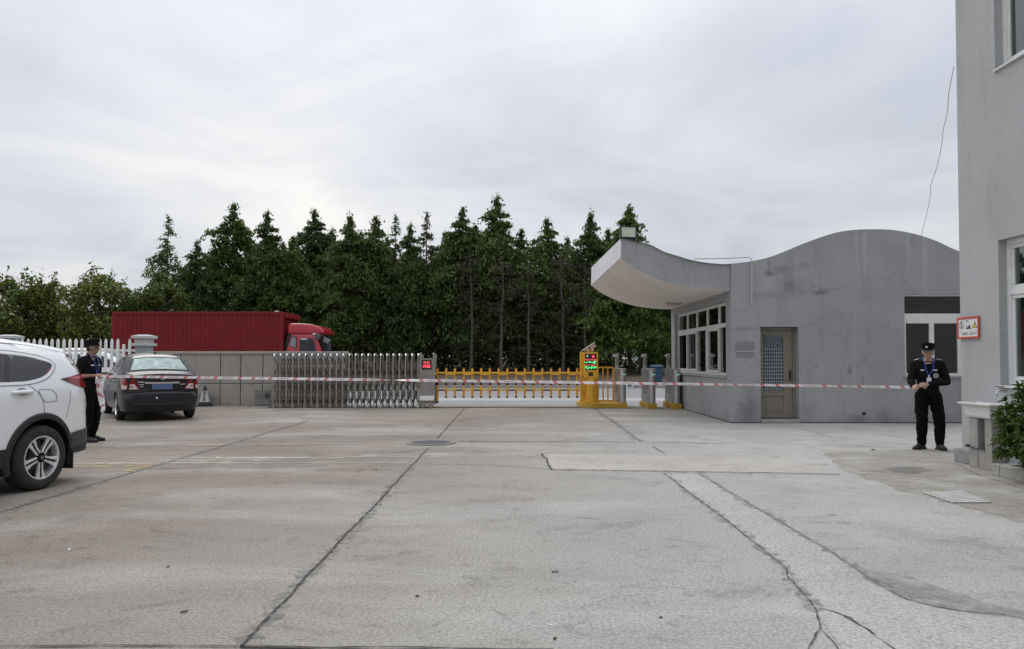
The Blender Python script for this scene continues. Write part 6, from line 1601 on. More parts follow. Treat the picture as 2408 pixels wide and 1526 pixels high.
    for q in 'LR':
        sh, el, wr = J['sh' + q], J['el' + q], J['wr' + q]
        U.hull(((nb[0] - .01 * s, nb[1], nb[2] - .015 * s), (.07 * s, .075 * s, .035 * s)), (sh, .068 * s), ((cp[0], cp[1], cp[2]), (.115 * s, .14 * s, .1 * s)))
        if sleeve == 'short': U.chain([(sh, .070 * s), (lerp3(sh, el, .5), .070 * s), (lerp3(sh, el, .80), .069 * s)])
        else: U.chain([(sh, .072 * s), (lerp3(sh, el, .5), .066 * s), (lerp3(sh, el, .75), .068 * s), (el, .058 * s), (lerp3(el, wr, .5), .053 * s), (lerp3(el, wr, .93), .042 * s)])
    U.build('shirt', CLOTH, g, voxel=.010, smooth=3, wrinkle=.008, wscale=11, seed=seed + 3)
    Cc = Blob()
    for q in (1, -1): Cc.hull(((nb[0] + .062 * s, nb[1] + .012 * q * s, nb[2] - .02 * s), .014 * s), ((nb[0] + .0, nb[1] + .066 * q * s, nb[2] + .03 * s), .016 * s), ((nb[0] - .06 * s, nb[1], nb[2] + .045 * s), .016 * s), ((nb[0] + .02 * s, nb[1] + .075 * q * s, nb[2] - .02 * s), .016 * s))
    Cc.build('collar', CLOTH, g, voxel=.009, smooth=2)
    for q in 'LR':
        K_ = Blob(); a_2, t_ = J['ank' + q], J['toe' + q]; mid = lerp3(a_2, t_, .5); dx = Vector(t_) - Vector(a_2); dx.z = 0; dx.normalize(); hl = Vector((a_2[0], a_2[1], 0)) - dx * .045 * s
        K_.hull(((a_2[0], a_2[1], a_2[2] + .03 * s), .055 * s), ((a_2[0], a_2[1], .055 * s), (.056 * s, .05 * s, .05 * s))); K_.hull(((hl.x, hl.y, .045 * s), (.045 * s, .042 * s, .042 * s)), ((mid[0], mid[1], .055 * s), (.05 * s, .045 * s, .045 * s)), ((t_[0], t_[1], .036 * s), (.05 * s, .046 * s, .033 * s)))
        bo = K_.build('boot', BOOT, g, voxel=.009, smooth=3)
        mb = MB(); n_ = 20; nrm = Vector((-dx.y, dx.x, 0)); lp = []
        for k in range(n_):
            a = 2 * math.pi * k / n_; c_ = (Vector((hl.x, hl.y, 0)) if math.cos(a) < 0 else Vector((t_[0], t_[1], 0))); lp.append(c_ + dx * math.cos(a) * .054 * s + nrm * math.sin(a) * .05 * s)
        mb.prism([(v.x, v.y, .001) for v in lp], (0, 0, .022)).build('sole', RUB, g)
    # peaked cap: band, flat-topped crown, bill, badge
    c = MB(); rx_, ry_ = .108 * s, .092 * s
    lv = [(1.0, .046), (1.005, .075), (1.05, .10), (1.10, .128), (1.06, .148), (.8, .155), (0.01, .156)]
    n_ = 28; vs = []
    for k_, zz in lv:
        for k in range(n_):
            a = 2 * math.pi * k / n_; vs.append(hp((-.006 + rx_ / s * k_ * math.cos(a)), ry_ / s * k_ * math.sin(a), zz + .012 * math.cos(a) * (zz > .09)))
    c.add(vs, [(j * n_ + k, j * n_ + (k + 1) % n_, (j + 1) * n_ + (k + 1) % n_, (j + 1) * n_ + k) for j in range(len(lv) - 1) for k in range(n_)])
    cap = c.build('cap', CLOTH, g, smooth=True, angle=35)
    bl = MB(); top_ = []; 
    for k in range(13):
        a = -1.15 + 2.3 * k / 12; top_.append((hp(-.006 + .106 * math.cos(a), .092 * math.sin(a), .052), hp(-.006 + .106 * math.cos(a) + .075 * math.cos(a * .75) * math.cos(a * 1.2) ** .6, .098 * math.sin(a), .036 - .004 * math.cos(a))))
    vs = [q for pr in top_ for q in pr]; vs += [(q[0], q[1], q[2] - .006 * s) for q in vs]; m_2 = 26
    bl.add(vs, [(2 * k, 2 * k + 1, 2 * k + 3, 2 * k + 2) for k in range(12)] + [(m_2 + 2 * k, m_2 + 2 * k + 2, m_2 + 2 * k + 3, m_2 + 2 * k + 1) for k in range(12)] + [(2 * k + 1, 2 * k + 3, m_2 + 2 * k + 3, m_2 + 2 * k + 1) for k in range(12)])
    bl.build('cap_bill', BOOT, cap)
    bq = hp(.106, 0, .092); fx = ht @ Vector((1, 0, 0)); fy = ht @ Vector((0, 1, 0))
    Mx = Matrix((( fy.x, 0, fx.x, bq[0]), (fy.y, 0, fx.y, bq[1]), (0, 1, 0, bq[2]), (0, 0, 0, 1)))
    mb = MB(); mb.lathe([(0, .008), (.014 * s, .006), (.019 * s, -.004)], (0, 0, 0), 'Z', 16); mb.v = [Mx @ v for v in mb.v]; mb.build('cap_badge', SILV if seed else WHT, cap, smooth=True)
    # epaulettes, name tapes, chest badge, lanyard with card, belt
    for q, sg in (('L', 1), ('R', -1)):
        sh = Vector(J['sh' + q]); nn = Vector(nb) + Vector((0, .07 * sg * s, -.005 * s)); a = nn.lerp(sh, .50) + Vector((0, 0, .060 * s)); b = nn.lerp(sh, 1.02) + Vector((0, 0, .070 * s))
        mb = MB(); w = Vector((.026 * s, 0, 0)); mb.prism([a - w, a + w, b + w, b - w], (0, 0, .01)); mb.build('epaulette', WHT, g, bevel=.003)
    fx_ = cp[0] + .124 * s
    for (y0, y1, z_) in ((.045, .115, .055), (-.125, -.075, .055)):
        xx = fx_ - .014 * s; MB().box((xx - .012, cp[1] + y0 * s, cp[2] + (z_ - .011) * s), (xx + .010, cp[1] + y1 * s, cp[2] + (z_ + .011) * s), Matrix.Rotation(R(14 if y0 > 0 else -14), 3, 'Z')).build('name_tape', WHT, g, bevel=.002)
    for sg in (1, -1):
        xx = fx_ - .012 * s; MB().box((xx - .012, cp[1] + (.03 if sg > 0 else -.14) * s, cp[2] - .075 * s), (xx + .013, cp[1] + (.14 if sg > 0 else -.03) * s, cp[2] + .03 * s), Matrix.Rotation(R(12 * sg), 3, 'Z')).build('chest_pocket', CLOTH, g, bevel=.006)
    return g, J, hp, cp, nb, fx_
def lanyard(g, nb, fx_, cp, S, drop, yoff=0.0):
    s = S; pt = (fx_ + .016 * s, cp[1] + yoff * s, cp[2] - drop * s + .02 * s); mb = MB()
    for sg in (1, -1):
        q = [(nb[0] - .045 * s, nb[1] + .05 * sg * s, nb[2] + .055 * s), (nb[0] + .02 * s, nb[1] + .085 * sg * s, nb[2] + .03 * s), (nb[0] + .085 * s, nb[1] + .068 * sg * s, nb[2] - .035 * s), (fx_ + .012 * s, cp[1] + (.045 * sg + yoff * .3) * s, cp[2] + .06 * s), pt]
        q = catmull(q, 5); vs = []
        for a, b in zip(q, q[1:] + [q[-1]]):
            vs += [(a[0], a[1] + .0085 * s, a[2]), (a[0], a[1] - .0085 * s, a[2])]
        mb.add(vs + [(v[0] - .004, v[1], v[2]) for v in vs], [(2 * k, 2 * k + 1, 2 * k + 3, 2 * k + 2) for k in range(len(q) - 1)] + [(len(vs) + 2 * k, len(vs) + 2 * k + 2, len(vs) + 2 * k + 3, len(vs) + 2 * k + 1) for k in range(len(q) - 1)])
    la = mb.build('lanyard', LANY, g)
    MB().box((pt[0] - .004, pt[1] - .034 * s, pt[2] - .125 * s), (pt[0] + .006, pt[1] + .034 * s, pt[2] - .03 * s)).build('id_card', mat('card_white', (.72, .74, .78), .35), la, bevel=.003)
    MB().box((pt[0] - .003, pt[1] - .012 * s, pt[2] - .03 * s), (pt[0] + .005, pt[1] + .012 * s, pt[2] + .012 * s)).build('card_clip', WHT, la, bevel=.002)
def badge(g, x, y, z, r):
    mb = MB(); mb.lathe([(0, .004), (r * .72, .003), (r * .74, .008), (r, .007), (r * 1.02, -.004)], (x, y, z), 'X', 22); mb.build('chest_badge', SILV, g, smooth=True)
# guard on the right: facing the camera and a little to the left, long sleeves, both hands on the tape end
g2 = G(2184, 1056.5)
gr_loc = (g2.x, g2.y, 0); gr_rot = R(-108)
J2 = dict(head=(.02, .0, 1.565), neck=(-.012, 0, 1.44), chest=(-.01, 0, 1.23), pelvis=(-.01, 0, .90),
          hipL=(-.01, .098, .86), hipR=(-.01, -.098, .86), kneeL=(.03, .150, .47), kneeR=(.03, -.10, .47), ankL=(-.01, .155, .09), ankR=(-.01, -.105, .09), toeL=(.15, .185, .035), toeR=(.115, -.215, .035),
          shL=(-.015, .192, 1.375), shR=(-.015, -.192, 1.375), elL=(.03, .265, 1.10), elR=(.015, -.255, 1.10), wrL=(.225, -.045, 1.055), wrR=(.20, -.245, 1.025))
S2 = .985
hands2 = dict(L=dict(dir=(.35, -.93, -.02), back=(.85, .35, .35), thumb=-1, curl=.62), R=dict(dir=(.75, -.10, -.10), back=(.0, -.8, .6), thumb=-1, curl=.85))
gR = guard('security guard in black long sleeved uniform and cap, holding the right end of the tape', gr_loc, gr_rot, S2, J2, SKIN2, 'long', R(-22), hands2, 0)
lanyard(gR[0], gR[4], gR[5], gR[3], S2, .055, -.012)
badge(gR[0], gR[5] + .014, gR[3][1] + .088 * S2, gR[3][2] - .035 * S2, .042)
# guard on the left: in profile, short sleeves, forearm forward with the tape roll hanging from the hand
g1 = G(213, 1038.5)
gl_loc = (g1.x - .02, g1.y, 0); gl_rot = R(-3)
J1 = dict(head=(.035, .0, 1.575), neck=(-.005, 0, 1.445), chest=(-.012, 0, 1.235), pelvis=(.0, 0, .905),
          hipL=(0, .085, .87), hipR=(0, -.085, .87), kneeL=(.035, .095, .475), kneeR=(.03, -.10, .475), ankL=(-.03, .11, .09), ankR=(-.015, -.11, .09), toeL=(.14, .13, .035), toeR=(.165, -.12, .035),
          shL=(-.01, .185, 1.375), shR=(-.03, -.185, 1.37), elL=(-.02, .235, 1.115), elR=(-.095, -.235, 1.105), wrL=(.175, .10, 1.115), wrR=(.155, -.155, 1.118))
S1 = 1.035
hands1 = dict(L=dict(dir=(.85, -.35, .05), back=(0, .5, .85), thumb=1, curl=.55), R=dict(dir=(.97, .16, .04), back=(0, -.6, .8), thumb=-1, curl=.55))
gL = guard('security guard in black short sleeved uniform behind the white car, in profile', gl_loc, gl_rot, S1, J1, SKIN1, 'short', R(4), hands1, 5)
lanyard(gL[0], gL[4], gL[5], gL[3], S1, .15, -.03)
sh, el = gL[1]['shR'], gL[1]['elR']; q = Vector(sh).lerp(Vector(el), .62)
for nm, m_, dz, h_, wd in (('sleeve_patch', REDPATCH, 0, .05, .055), ('sleeve_patch_edge', WHT, 0.0, .05, .016)):
    mb = MB(); xx = q.x + (0 if nm == 'sleeve_patch' else .036); mb.box((xx - wd / 2, q.y - .083 * S1, q.z - h_ / 2), (xx + wd / 2, q.y - .060 * S1, q.z + h_ / 2)); mb.build(nm, m_, gL[0], bevel=.004)

# ------------------------------------------------------------------ barrier tape held between the two guards
def world_pt(loc, rot, p_, s=1.0): return Vector(loc) + Matrix.Rotation(rot, 3, 'Z') @ Vector(p_) 
aL = world_pt(gl_loc, gl_rot, Vector(gL[1]['wrR']) + Vector((.115, .02, -.012)))
aR = world_pt(gr_loc, gr_rot, Vector(gR[1]['wrR']) + Vector((.06, -.075, -.012)))
TW = mat('tape_white', (.78, .76, .77), .35, var=.05, scale=30); TR = mat('tape_red', (.64, .20, .20), .35, var=.08, scale=30)
tape = thing('barrier_tape', 'red and white barrier tape stretched across the yard between the two guards', 'tape', aL)
Ln = (aR - aL).length; dirT = (aR - aL).normalized(); upT = Vector((0, 0, 1)); upT = (upT - dirT * upT.dot(dirT)).normalized(); nT = dirT.cross(upT)
WT = .0225
def tang(t):
    """twist angle along the tape"""
    a = .12 * math.sin(t * 1.3) 
    for c, w, amt in ((Ln * .385, .75, math.pi),):
        a += amt / (1 + math.exp(-(t - c) / w * 4))
    a += .75 * math.exp(-((t - Ln * .80) / .5) ** 2) + .7 * math.exp(-((t - Ln * .925) / .45) ** 2) + .55 * math.exp(-((t - Ln * .715) / .3) ** 2)
    return a
def tpt(t, s_):
    k = t / Ln; sag = .004 * 4 * k * (1 - k); c = dirT * t + Vector((0, 0, sag)); a = tang(t)
    return c + (upT * math.cos(a) + nT * math.sin(a)) * (s_ * WT)
mb = MB(); bands = []; t_ = .1; per = (.43, .235, .30); k = 0
while t_ < Ln: bands.append((t_, t_ + .062)); t_ += per[k % 3]; k += 1
edges = sorted([0.0] + [e_ for b_ in bands for e_ in b_ if 0 < e_ < Ln - .05] + [Ln]); SL = .035
def inband(t): return any(a - 1e-6 <= t <= b + 1e-6 for a, b in bands)
for a, b in zip(edges, edges[1:]):
    n_ = max(1, int((b - a) / .06)); mb.cur = 1 if inband((a + b) / 2) else 0
    for i in range(n_):
        t0_, t1_ = a + (b - a) * i / n_, a + (b - a) * (i + 1) / n_
        vs = []
        for tt in (t0_, t1_):
            for s_ in (-1, 0, 1):
                q = max(0, min(Ln, tt + SL * s_ * .5)); vs.append(tpt(q, s_))
        mb.add(vs, [(0, 3, 4, 1), (1, 4, 5, 2)])
mb.build('ribbon', [TW, TR], tape)
# lettering printed on the white gaps
tx_src = {}
def tape_text(body, size):
    cu = bpy.data.curves.new('t', 'FONT'); cu.body = body; cu.size = size; cu.align_x = 'CENTER'; cu.align_y = 'CENTER'
    tmp = bpy.data.objects.new('t', cu); COL.objects.link(tmp); dg = bpy.context.evaluated_depsgraph_get(); dg.update()
    me = bpy.data.meshes.new_from_object(tmp.evaluated_get(dg)); bpy.data.objects.remove(tmp)
    r = ([v.co.copy() for v in me.vertices], [tuple(p_.vertices) for p_ in me.polygons]); bpy.data.meshes.remove(me); return r
T1 = tape_text('警戒线请勿跨越', .030); T2 = tape_text('警戒线', .032)
mb = MB()
for k, (a, b) in enumerate(bands[:-1]):
    nx2 = bands[k + 1][0]; mid = (b + nx2) / 2
    if k % 3 == 1 or nx2 > Ln: continue
    vs, fs = T1 if k % 3 == 0 else T2
    for sg in (1, -1):
        out_ = []
        for v in vs:
            t_ = mid + v.x; q = tpt(t_, v.y / WT); a_2 = tang(t_); nn = (nT * math.cos(a_2) - upT * math.sin(a_2)); out_.append(q + nn * (.0012 * sg))
        mb.add(out_, fs)
mb.build('printed_text', mat('tape_print', (.60, .22, .24), .5), tape)
# loose end of the tape, bunched and hanging from the left guard's hand
hg = thing('tape_bundle', 'crumpled loose end of red and white tape hanging from the left guard hand', 'tape', aL + Vector((-.045, -.01, -.02)))
rnd = random.Random(4); mb = MB()
for st in range(4):
    p_ = Vector((rnd.uniform(-.02, .02), rnd.uniform(-.02, .02), .02)); ang = rnd.uniform(0, 3); ln = (.34, .52, .60, .44)[st]; n_ = int(ln / .02); vs = []
    for i in range(n_ + 1):
        s_ = i / n_; c = p_ + Vector((.07 * s_ + .02 * math.sin(7 * s_ + st), .02 * math.cos(5 * s_ + st * 2), -ln * s_)); a = ang + 2.2 * s_ * (1 if st % 2 else -1) + .5 * math.sin(9 * s_); w = .033
        vs += [c + Vector((math.cos(a) * w, math.sin(a) * w, .012)), c - Vector((math.cos(a) * w, math.sin(a) * w, .012))]
    k0 = len(mb.v); mb.v += [Vector(v) for v in vs]
    for i in range(n_): mb.f.append([k0 + 2 * i, k0 + 2 * i + 1, k0 + 2 * i + 3, k0 + 2 * i + 2]); mb.mi.append(1 if (i + st * 2) % 7 < 2 else 0)
mb.build('loose_tape', [TW, TR], hg)
# ------------------------------------------------------------------ foliage
def leaf_mat(name, lo, mid, hi, trans=.35, rough=.6, clump=1.1):
    m = bpy.data.materials.new(name); t, b, o = nodes(m)
    gi = t.nodes.new('ShaderNodeNewGeometry'); oi = t.nodes.new('ShaderNodeObjectInfo')
    n_ = tnoise(t, clump, 4, .6)
    f_ = tmath(t, 'ADD', tmath(t, 'MULTIPLY', gi.outputs['Random Per Island'], .55), tmath(t, 'ADD', tmath(t, 'MULTIPLY', n_, .55), tmath(t, 'MULTIPLY', oi.outputs['Random'], .22)))
    c = tramp(t, f_, [(0.25, lo), (0.62, mid), (1.1 if False else 1.0, hi)])
    t.links.new(c, b.inputs['Base Color']); b.inputs['Roughness'].default_value = rough; b.inputs['Specular IOR Level'].default_value = .3
    tl = t.nodes.new('ShaderNodeBsdfTranslucent'); t.links.new(c, tl.inputs[0]); ms = t.nodes.new('ShaderNodeMixShader'); ms.inputs[0].default_value = trans
    t.links.new(b.outputs[0], ms.inputs[1]); t.links.new(tl.outputs[0], ms.inputs[2]); t.links.new(ms.outputs[0], o.inputs[0])
    return m
CONIF = leaf_mat('conifer_foliage', (.024, .046, .013), (.072, .108, .029), (.155, .195, .055), .30)
CONIF2 = leaf_mat('conifer_foliage_light', (.028, .06, .013), (.070, .120, .026), (.14, .19, .045), .28)
CONIFP = leaf_mat('conifer_foliage_pale', (.05, .065, .025), (.09, .11, .05), (.15, .165, .08), .25)
BROAD = leaf_mat('broadleaf_foliage', (.040, .066, .014), (.105, .138, .03), (.25, .275, .062), .28, clump=.8)
BROWNF = leaf_mat('withered_foliage', (.022, .018, .014), (.042, .036, .024), (.07, .06, .035), .2)
UNDER = leaf_mat('undergrowth_foliage', (.015, .025, .010), (.035, .050, .018), (.09, .10, .035), .25)
SHRUBM = leaf_mat('shrub_leaf', (.03, .06, .014), (.09, .14, .032), (.25, .29, .075), .25, .38, clump=3.0)
BARK = mat('conifer_bark', (.075, .06, .047), .95, var=.35, scale=4, bump=.6, bscale=30)
BARKG = mat('grey_bark', (.105, .09, .075), .95, var=.35, scale=4, bump=.6, bscale=30)
def mesh_obj(name, V, Fq, m, parent, smooth=False):
    me = bpy.data.meshes.new(name); V = np.asarray(V, dtype=np.float32); Fq = np.asarray(Fq, dtype=np.int32)
    me.vertices.add(len(V)); me.vertices.foreach_set('co', V.ravel())
    me.loops.add(Fq.size); me.loops.foreach_set('vertex_index', Fq.ravel())
    me.polygons.add(len(Fq)); me.polygons.foreach_set('loop_start', np.arange(0, Fq.size, Fq.shape[1], dtype=np.int32)); me.polygons.foreach_set('loop_total', np.full(len(Fq), Fq.shape[1], dtype=np.int32))
    me.update(calc_edges=True); me.materials.append(m)
    o_ = bpy.data.objects.new(name, me); COL.objects.link(o_); o_.parent = parent
    return o_
def sprays(rng, C, size, droop=.7, aspect=2.2, flat=.55):
    """kite-shaped sprays at centres C, hanging more or less; returns V, F"""
    n = len(C); a = rng.uniform(0, 2 * np.pi, n); el = rng.normal(-droop, .55, n)
    d = np.stack([np.cos(a) * np.cos(el), np.sin(a) * np.cos(el), np.sin(el)], 1)
    r = rng.normal(size=(n, 3)) * flat + np.array([0, 0, 1.0]); s = np.cross(d, r); s /= np.linalg.norm(s, axis=1)[:, None] + 1e-9
    L_ = (size * rng.uniform(.55, 1.35, n))[:, None]; w = L_ / aspect
    V = np.stack([C - d * L_ * .5, C + s * w * .5 - d * L_ * .05, C + d * L_ * .5, C - s * w * .5 + d * L_ * .05], 1).reshape(-1, 3)
    return V, np.arange(4 * n).reshape(-1, 4)
def conifer(name, seed, h, rad, bare_to=.22, fol=CONIF, dens=1.0, slope=.52, open_=0.0, lean=0, bark=BARK, sz=.27):
    rng = np.random.default_rng(seed); rnd = random.Random(seed)
    t = thing(name, None, 'tree')
    mb = MB(); k = 9; pts = [(lean * (i / k) ** 2 + rnd.uniform(-.04, .04), rnd.uniform(-.04, .04), h * i / k) for i in range(k + 1)]
    mb.tube(pts, [max(.012, .15 * (1 - i / k) ** .85 * h / 11) for i in range(k + 1)], 7)
    C = []; SZ = []; nb = int(150 * dens * h / 11)
    lob = rng.uniform(0, 6.28, 3)
    for i in range(nb):
        f_ = bare_to + (1 - bare_to) * (i + rng.uniform(0, 1)) / nb
        z = h * f_; prof = min(rad * (1 - .25 * max(0, .45 - f_)), .04 + slope * (h - z))
        a = rng.uniform(0, 6.28); ln = prof * rng.uniform(.5, 1.15) * (1 + .22 * math.sin(2 * a + lob[0] + f_ * 9))
        if rng.uniform() < open_: continue
        up = rng.uniform(.0, .55) if f_ > .8 else rng.uniform(-.15, .3)
        dirv = np.array([math.cos(a), math.sin(a), up])
        x0 = lean * f_ ** 2
        q = [(x0 + dirv[0] * ln * s, dirv[1] * ln * s, z + dirv[2] * ln * s - .34 * ln * s * s) for s in (0, .5, 1)]
        mb.tube(q, [.028 * h / 11, .018, .006], 4, False)
        # foliage hangs in flat drooping pads along the outer part of each bough
        npad = max(2, int(2.6 * ln + 1.5)); 
        for s in np.linspace(.38, 1.02, npad):
            side = rng.normal() * .22 * ln * (s if s < .95 else .2)
            c0 = np.array([x0 + dirv[0] * ln * s - dirv[1] * side, dirv[1] * ln * s + dirv[0] * side, z + dirv[2] * ln * s - .34 * ln * s ** 2])
            m_ = int((14 + 30 * min(1, ln)) * dens); o2 = rng.normal(size=(m_, 3)) * np.array([.21, .21, .075]) * min(1.3, .25 + .55 * ln)
            o2[:, 2] -= (o2[:, 0] ** 2 + o2[:, 1] ** 2) * 1.6 + .03
            SZ.append(np.full(m_, .45 + .55 * min(1, ln)))
            C.append(c0 + o2)
        m2 = int(8 * dens); s2 = rng.uniform(.1, .8, m2); C.append(np.stack([x0 + dirv[0] * ln * s2, dirv[1] * ln * s2, z + dirv[2] * ln * s2 - .34 * ln * s2 ** 2], 1) + rng.normal(size=(m2, 3)) * .14); SZ.append(np.full(m2, .9))
    C.append(np.stack([lean + rng.normal(size=26) * .035, rng.normal(size=26) * .035, h - np.abs(rng.normal(size=26)) * .5 + .1], 1)); SZ.append(np.full(26, .45))
    mb.build('trunk', bark, t)
    C = np.concatenate(C); V, Fq = sprays(rng, C, sz * np.concatenate(SZ), .6, 2.4, .5); mesh_obj('crown', V, Fq, fol, t)
    return t
def bare_tree(seed, h):
    rnd = random.Random(seed); rng = np.random.default_rng(seed); t = thing('bare_tree', None, 'tree'); mb = MB(); k = 9
    pts = [(rnd.uniform(-.06, .06) + .1 * math.sin(i * .6 + seed), rnd.uniform(-.05, .05), h * i / k) for i in range(k + 1)]; mb.tube(pts, [max(.02, .145 * (1 - i / k) ** .8) for i in range(k + 1)], 7); mb.build('trunk', BARKG, t)
    b_ = MB(); C = []
    for i in range(64):
        f_ = rnd.uniform(.16, .97); z = h * f_; a = rnd.uniform(0, 6.28); ln = (1.75 * (1 - f_) ** .6 + .3) * rnd.uniform(.5, 1.1); up = rnd.uniform(-.1, .5)
        x0 = pts[min(k, int(f_ * k))][0]
        q = [(x0 + math.cos(a) * ln * s, math.sin(a) * ln * s, z + up * ln * s - .3 * ln * s * s + rnd.uniform(-.04, .04)) for s in (0, .35, .7, 1)]
        b_.tube(q, [.026, .017, .011, .004], 4, False)
        for j in range(6):
            s = rnd.uniform(.3, 1); p_ = Vector(q[1]).lerp(Vector(q[3]), s); a2 = a + rnd.uniform(-1.1, 1.1); l2 = rnd.uniform(.2, .6)
            e_ = p_ + Vector((math.cos(a2) * l2, math.sin(a2) * l2, rnd.uniform(-.25, .2))); b_.tube([p_, p_.lerp(e_, .5) + Vector((0, 0, rnd.uniform(-.03, .05))), e_], [.010, .007, .003], 3, False)
            if rnd.random() < .6: C += [tuple(e_ + Vector((rnd.uniform(-.2, .2), rnd.uniform(-.2, .2), rnd.uniform(-.2, .1)))) for _ in range(3)]
    b_.build('branches', BARK, t); V, Fq = sprays(rng, np.array(C), .24, .5, 2.6); mesh_obj('crown', V, Fq, BROWNF, t)
    return t
def broad_tree(seed, h, rad, fol=BROAD, n=52, per=260, sz=.24):
    rng = np.random.default_rng(seed); rnd = random.Random(seed); t = thing('broadleaf_tree', None, 'tree'); mb = MB()
    mb.tube([(0, 0, 0), (.05, .02, h * .25), (-.05, 0, h * .5), (0, 0, h * .85)], [.16, .13, .09, .02], 8); C = []
    for i in range(n):
        a = rng.uniform(0, 6.28); f_ = rng.uniform(.12, 1); rr = rad * math.sqrt(rng.uniform(.05, 1)) * math.sqrt(max(.08, 1 - ((f_ - .45) / .60) ** 2)); c = np.array([math.cos(a) * rr, math.sin(a) * rr, h * (.12 + .82 * f_)])
        mb.tube([(0, 0, max(.3, c[2] - rr * .9)), (c[0] * .5, c[1] * .5, c[2] - rr * .35), tuple(c)], [.05, .03, .008], 4, False)
        cr_ = rng.uniform(.55, 1.0) * rad * .36; v = rng.normal(size=(per, 3)); v /= np.linalg.norm(v, axis=1)[:, None]; C.append(c + v * (cr_ * rng.uniform(.45, 1.12, per) ** .7)[:, None] * np.array([1, 1, .78]))
        if rng.uniform() < .5: tip = rng.normal(size=(26, 3)) * [.10, .10, .26]; C.append(c + [0, 0, cr_ * .9] + tip)
    mb.build('trunk', BARK, t); V, Fq = sprays(rng, np.concatenate(C), sz, .1, 1.7); mesh_obj('crown', V, Fq, fol, t)
    return t
def vz(y): return interp(list(zip([39.25, 40, 41.5, 43, 45, 48, 52, 58, 66, 80, 120], [0.0, 0.05, .2, .38, .55, .72, .8, .86, .92, .95, .9])), y)
PROTO = {}
def proto(key, fn): 
    if key not in PROTO: PROTO[key] = [fn(), False]
    return PROTO[key]
def place(key, fn, u, vtip, Y, label, group, h0, rot=None, sx_=1.0):
    pr = proto(key, fn)
    o_ = pr[0] if not pr[1] else copy_tree(pr[0]); pr[1] = True
    q = P(u, vtip, Y); zb_ = vz(Y) - .06; s = (q.z - zb_) / h0
    o_.location = (q.x, Y, zb_); o_.scale = (s * sx_, s * sx_, s); o_.rotation_euler = (0, 0, rot if rot is not None else (u * 1.7) % 6.28)
    tag(o_, label, 'tree', group); return o_
CG = 'conifers in the row beyond the road'
H0 = 11.0
kinds = dict(
    a=lambda: conifer('conifer', 11, H0, 2.3, .15), b=lambda: conifer('conifer', 12, H0, 2.2, .20, slope=.56), c=lambda: conifer('conifer', 13, H0, 2.6, .13, CONIF2, slope=.56),
    d=lambda: conifer('conifer', 14, H0, 2.2, .25, slope=.58, lean=.25), s=lambda: conifer('conifer', 15, H0, 2.5, .12, CONIF, .70, .40, .10, sz=.24), p=lambda: conifer('conifer', 16, H0, 1.9, .2, CONIFP, .75, .36, .10, sz=.24),
    f=lambda: conifer('conifer', 17, H0, 3.0, .24, CONIF2, 1.15, .62))
row = [('s', 395, 507, 47.5, 1.0, 'sparse spiky conifer, leftmost of the row, sky showing through its top'),
       ('a', 462, 568, 46.0, .9, 'small pointed conifer between the sparse one and the tallest spire at the left'),
       ('c', 550, 479, 49.0, 1.0, 'tall broad spire-topped conifer above the middle of the red box'),
       ('a', 629, 498, 46.5, 1.0, 'dark conifer with a forked tip above the right half of the red box'),
       ('c', 690, 556, 45.5, .95, 'short rounded bright green conifer above the front end of the red box'),
       ('b', 739, 494, 49.5, 1.0, 'tall dark conifer rising behind the lorry cab'),
       ('d', 823, 510, 46.0, 1.0, 'full dark conifer just right of the lorry cab'),
       ('b', 884, 511, 46.5, 1.0, 'narrow conifer with a dense dark top above the left end of the folding gate'),
       ('s', 930, 507, 49.5, .95, 'thin-topped conifer half hidden above the middle of the folding gate'),
       ('a', 965, 528, 46.0, .9, 'low conifer with drooping boughs above the folding gate head'),
       ('p', 1003, 500, 48.5, .85, 'conifer with a pale yellowish wispy top above the gate display'),
       ('b', 1088, 489, 47.5, 1.0, 'conifer with an open ragged head left of the tallest tree'),
       ('a', 1168, 463, 48.0, 1.1, 'tallest conifer of the row, standing over the middle of the boom barrier'),
       ('b', 1286, 515, 48.0, 1.0, 'conifer with a blunt top left of the canopy, above the right of the boom'),
       ('d', 1386, 502, 49.0, 1.0, 'conifer rising right behind the tip of the canopy'),
       ('f', 1480, 486, 46.0, 1.0, 'large leafy conifer behind the canopy floodlight'),
       ('c', 1545, 600, 44.5, .9, 'low conifer seen under the canopy beside the gatehouse window')]
for k, u, v, Y, sx_, lb in row: place(k, kinds[k], u, v, Y, lb, CG, H0, sx_=sx_)
# second rank behind, seen between the front crowns
for j, (k, u, v, Y) in enumerate((('b', 505, 590, 53), ('d', 590, 560, 54), ('b', 665, 570, 53), ('a', 780, 540, 54), ('d', 855, 545, 53), ('b', 910, 560, 54), ('a', 1045, 548, 54), ('d', 1125, 530, 54), ('b', 1225, 540, 54), ('a', 1335, 560, 54), ('b', 1430, 540, 55), ('d', 1520, 590, 53))):
    place(k, kinds[k], u, v, Y, 'conifer of the rear rank, mostly hidden behind the crowns of the front row', 'rear rank of conifers behind the front row', H0, sx_=1.05)
for j, (u, v, Y, lb) in enumerate(((1108, 590, 45.2, 'bare brown tree, leftmost of the bare ones, behind the left half of the boom'), (1180, 600, 44.6, 'bare tree with the palest trunk, second of the bare ones from the left'), (1242, 615, 45.0, 'bare tree with a slender trunk, in the middle of the bare ones'), (1322, 590, 45.4, 'bare tree leaning left, fourth of the bare ones, nearest the canopy but one'), (1375, 610, 44.8, 'bare tree just left of the yellow display terminal'))):
    place('bare%d' % (j % 2), (lambda s_: (lambda: bare_tree(s_, 10.0)))(31 + j % 2), u, v, Y, lb, 'bare trees among the conifers', 10.0)
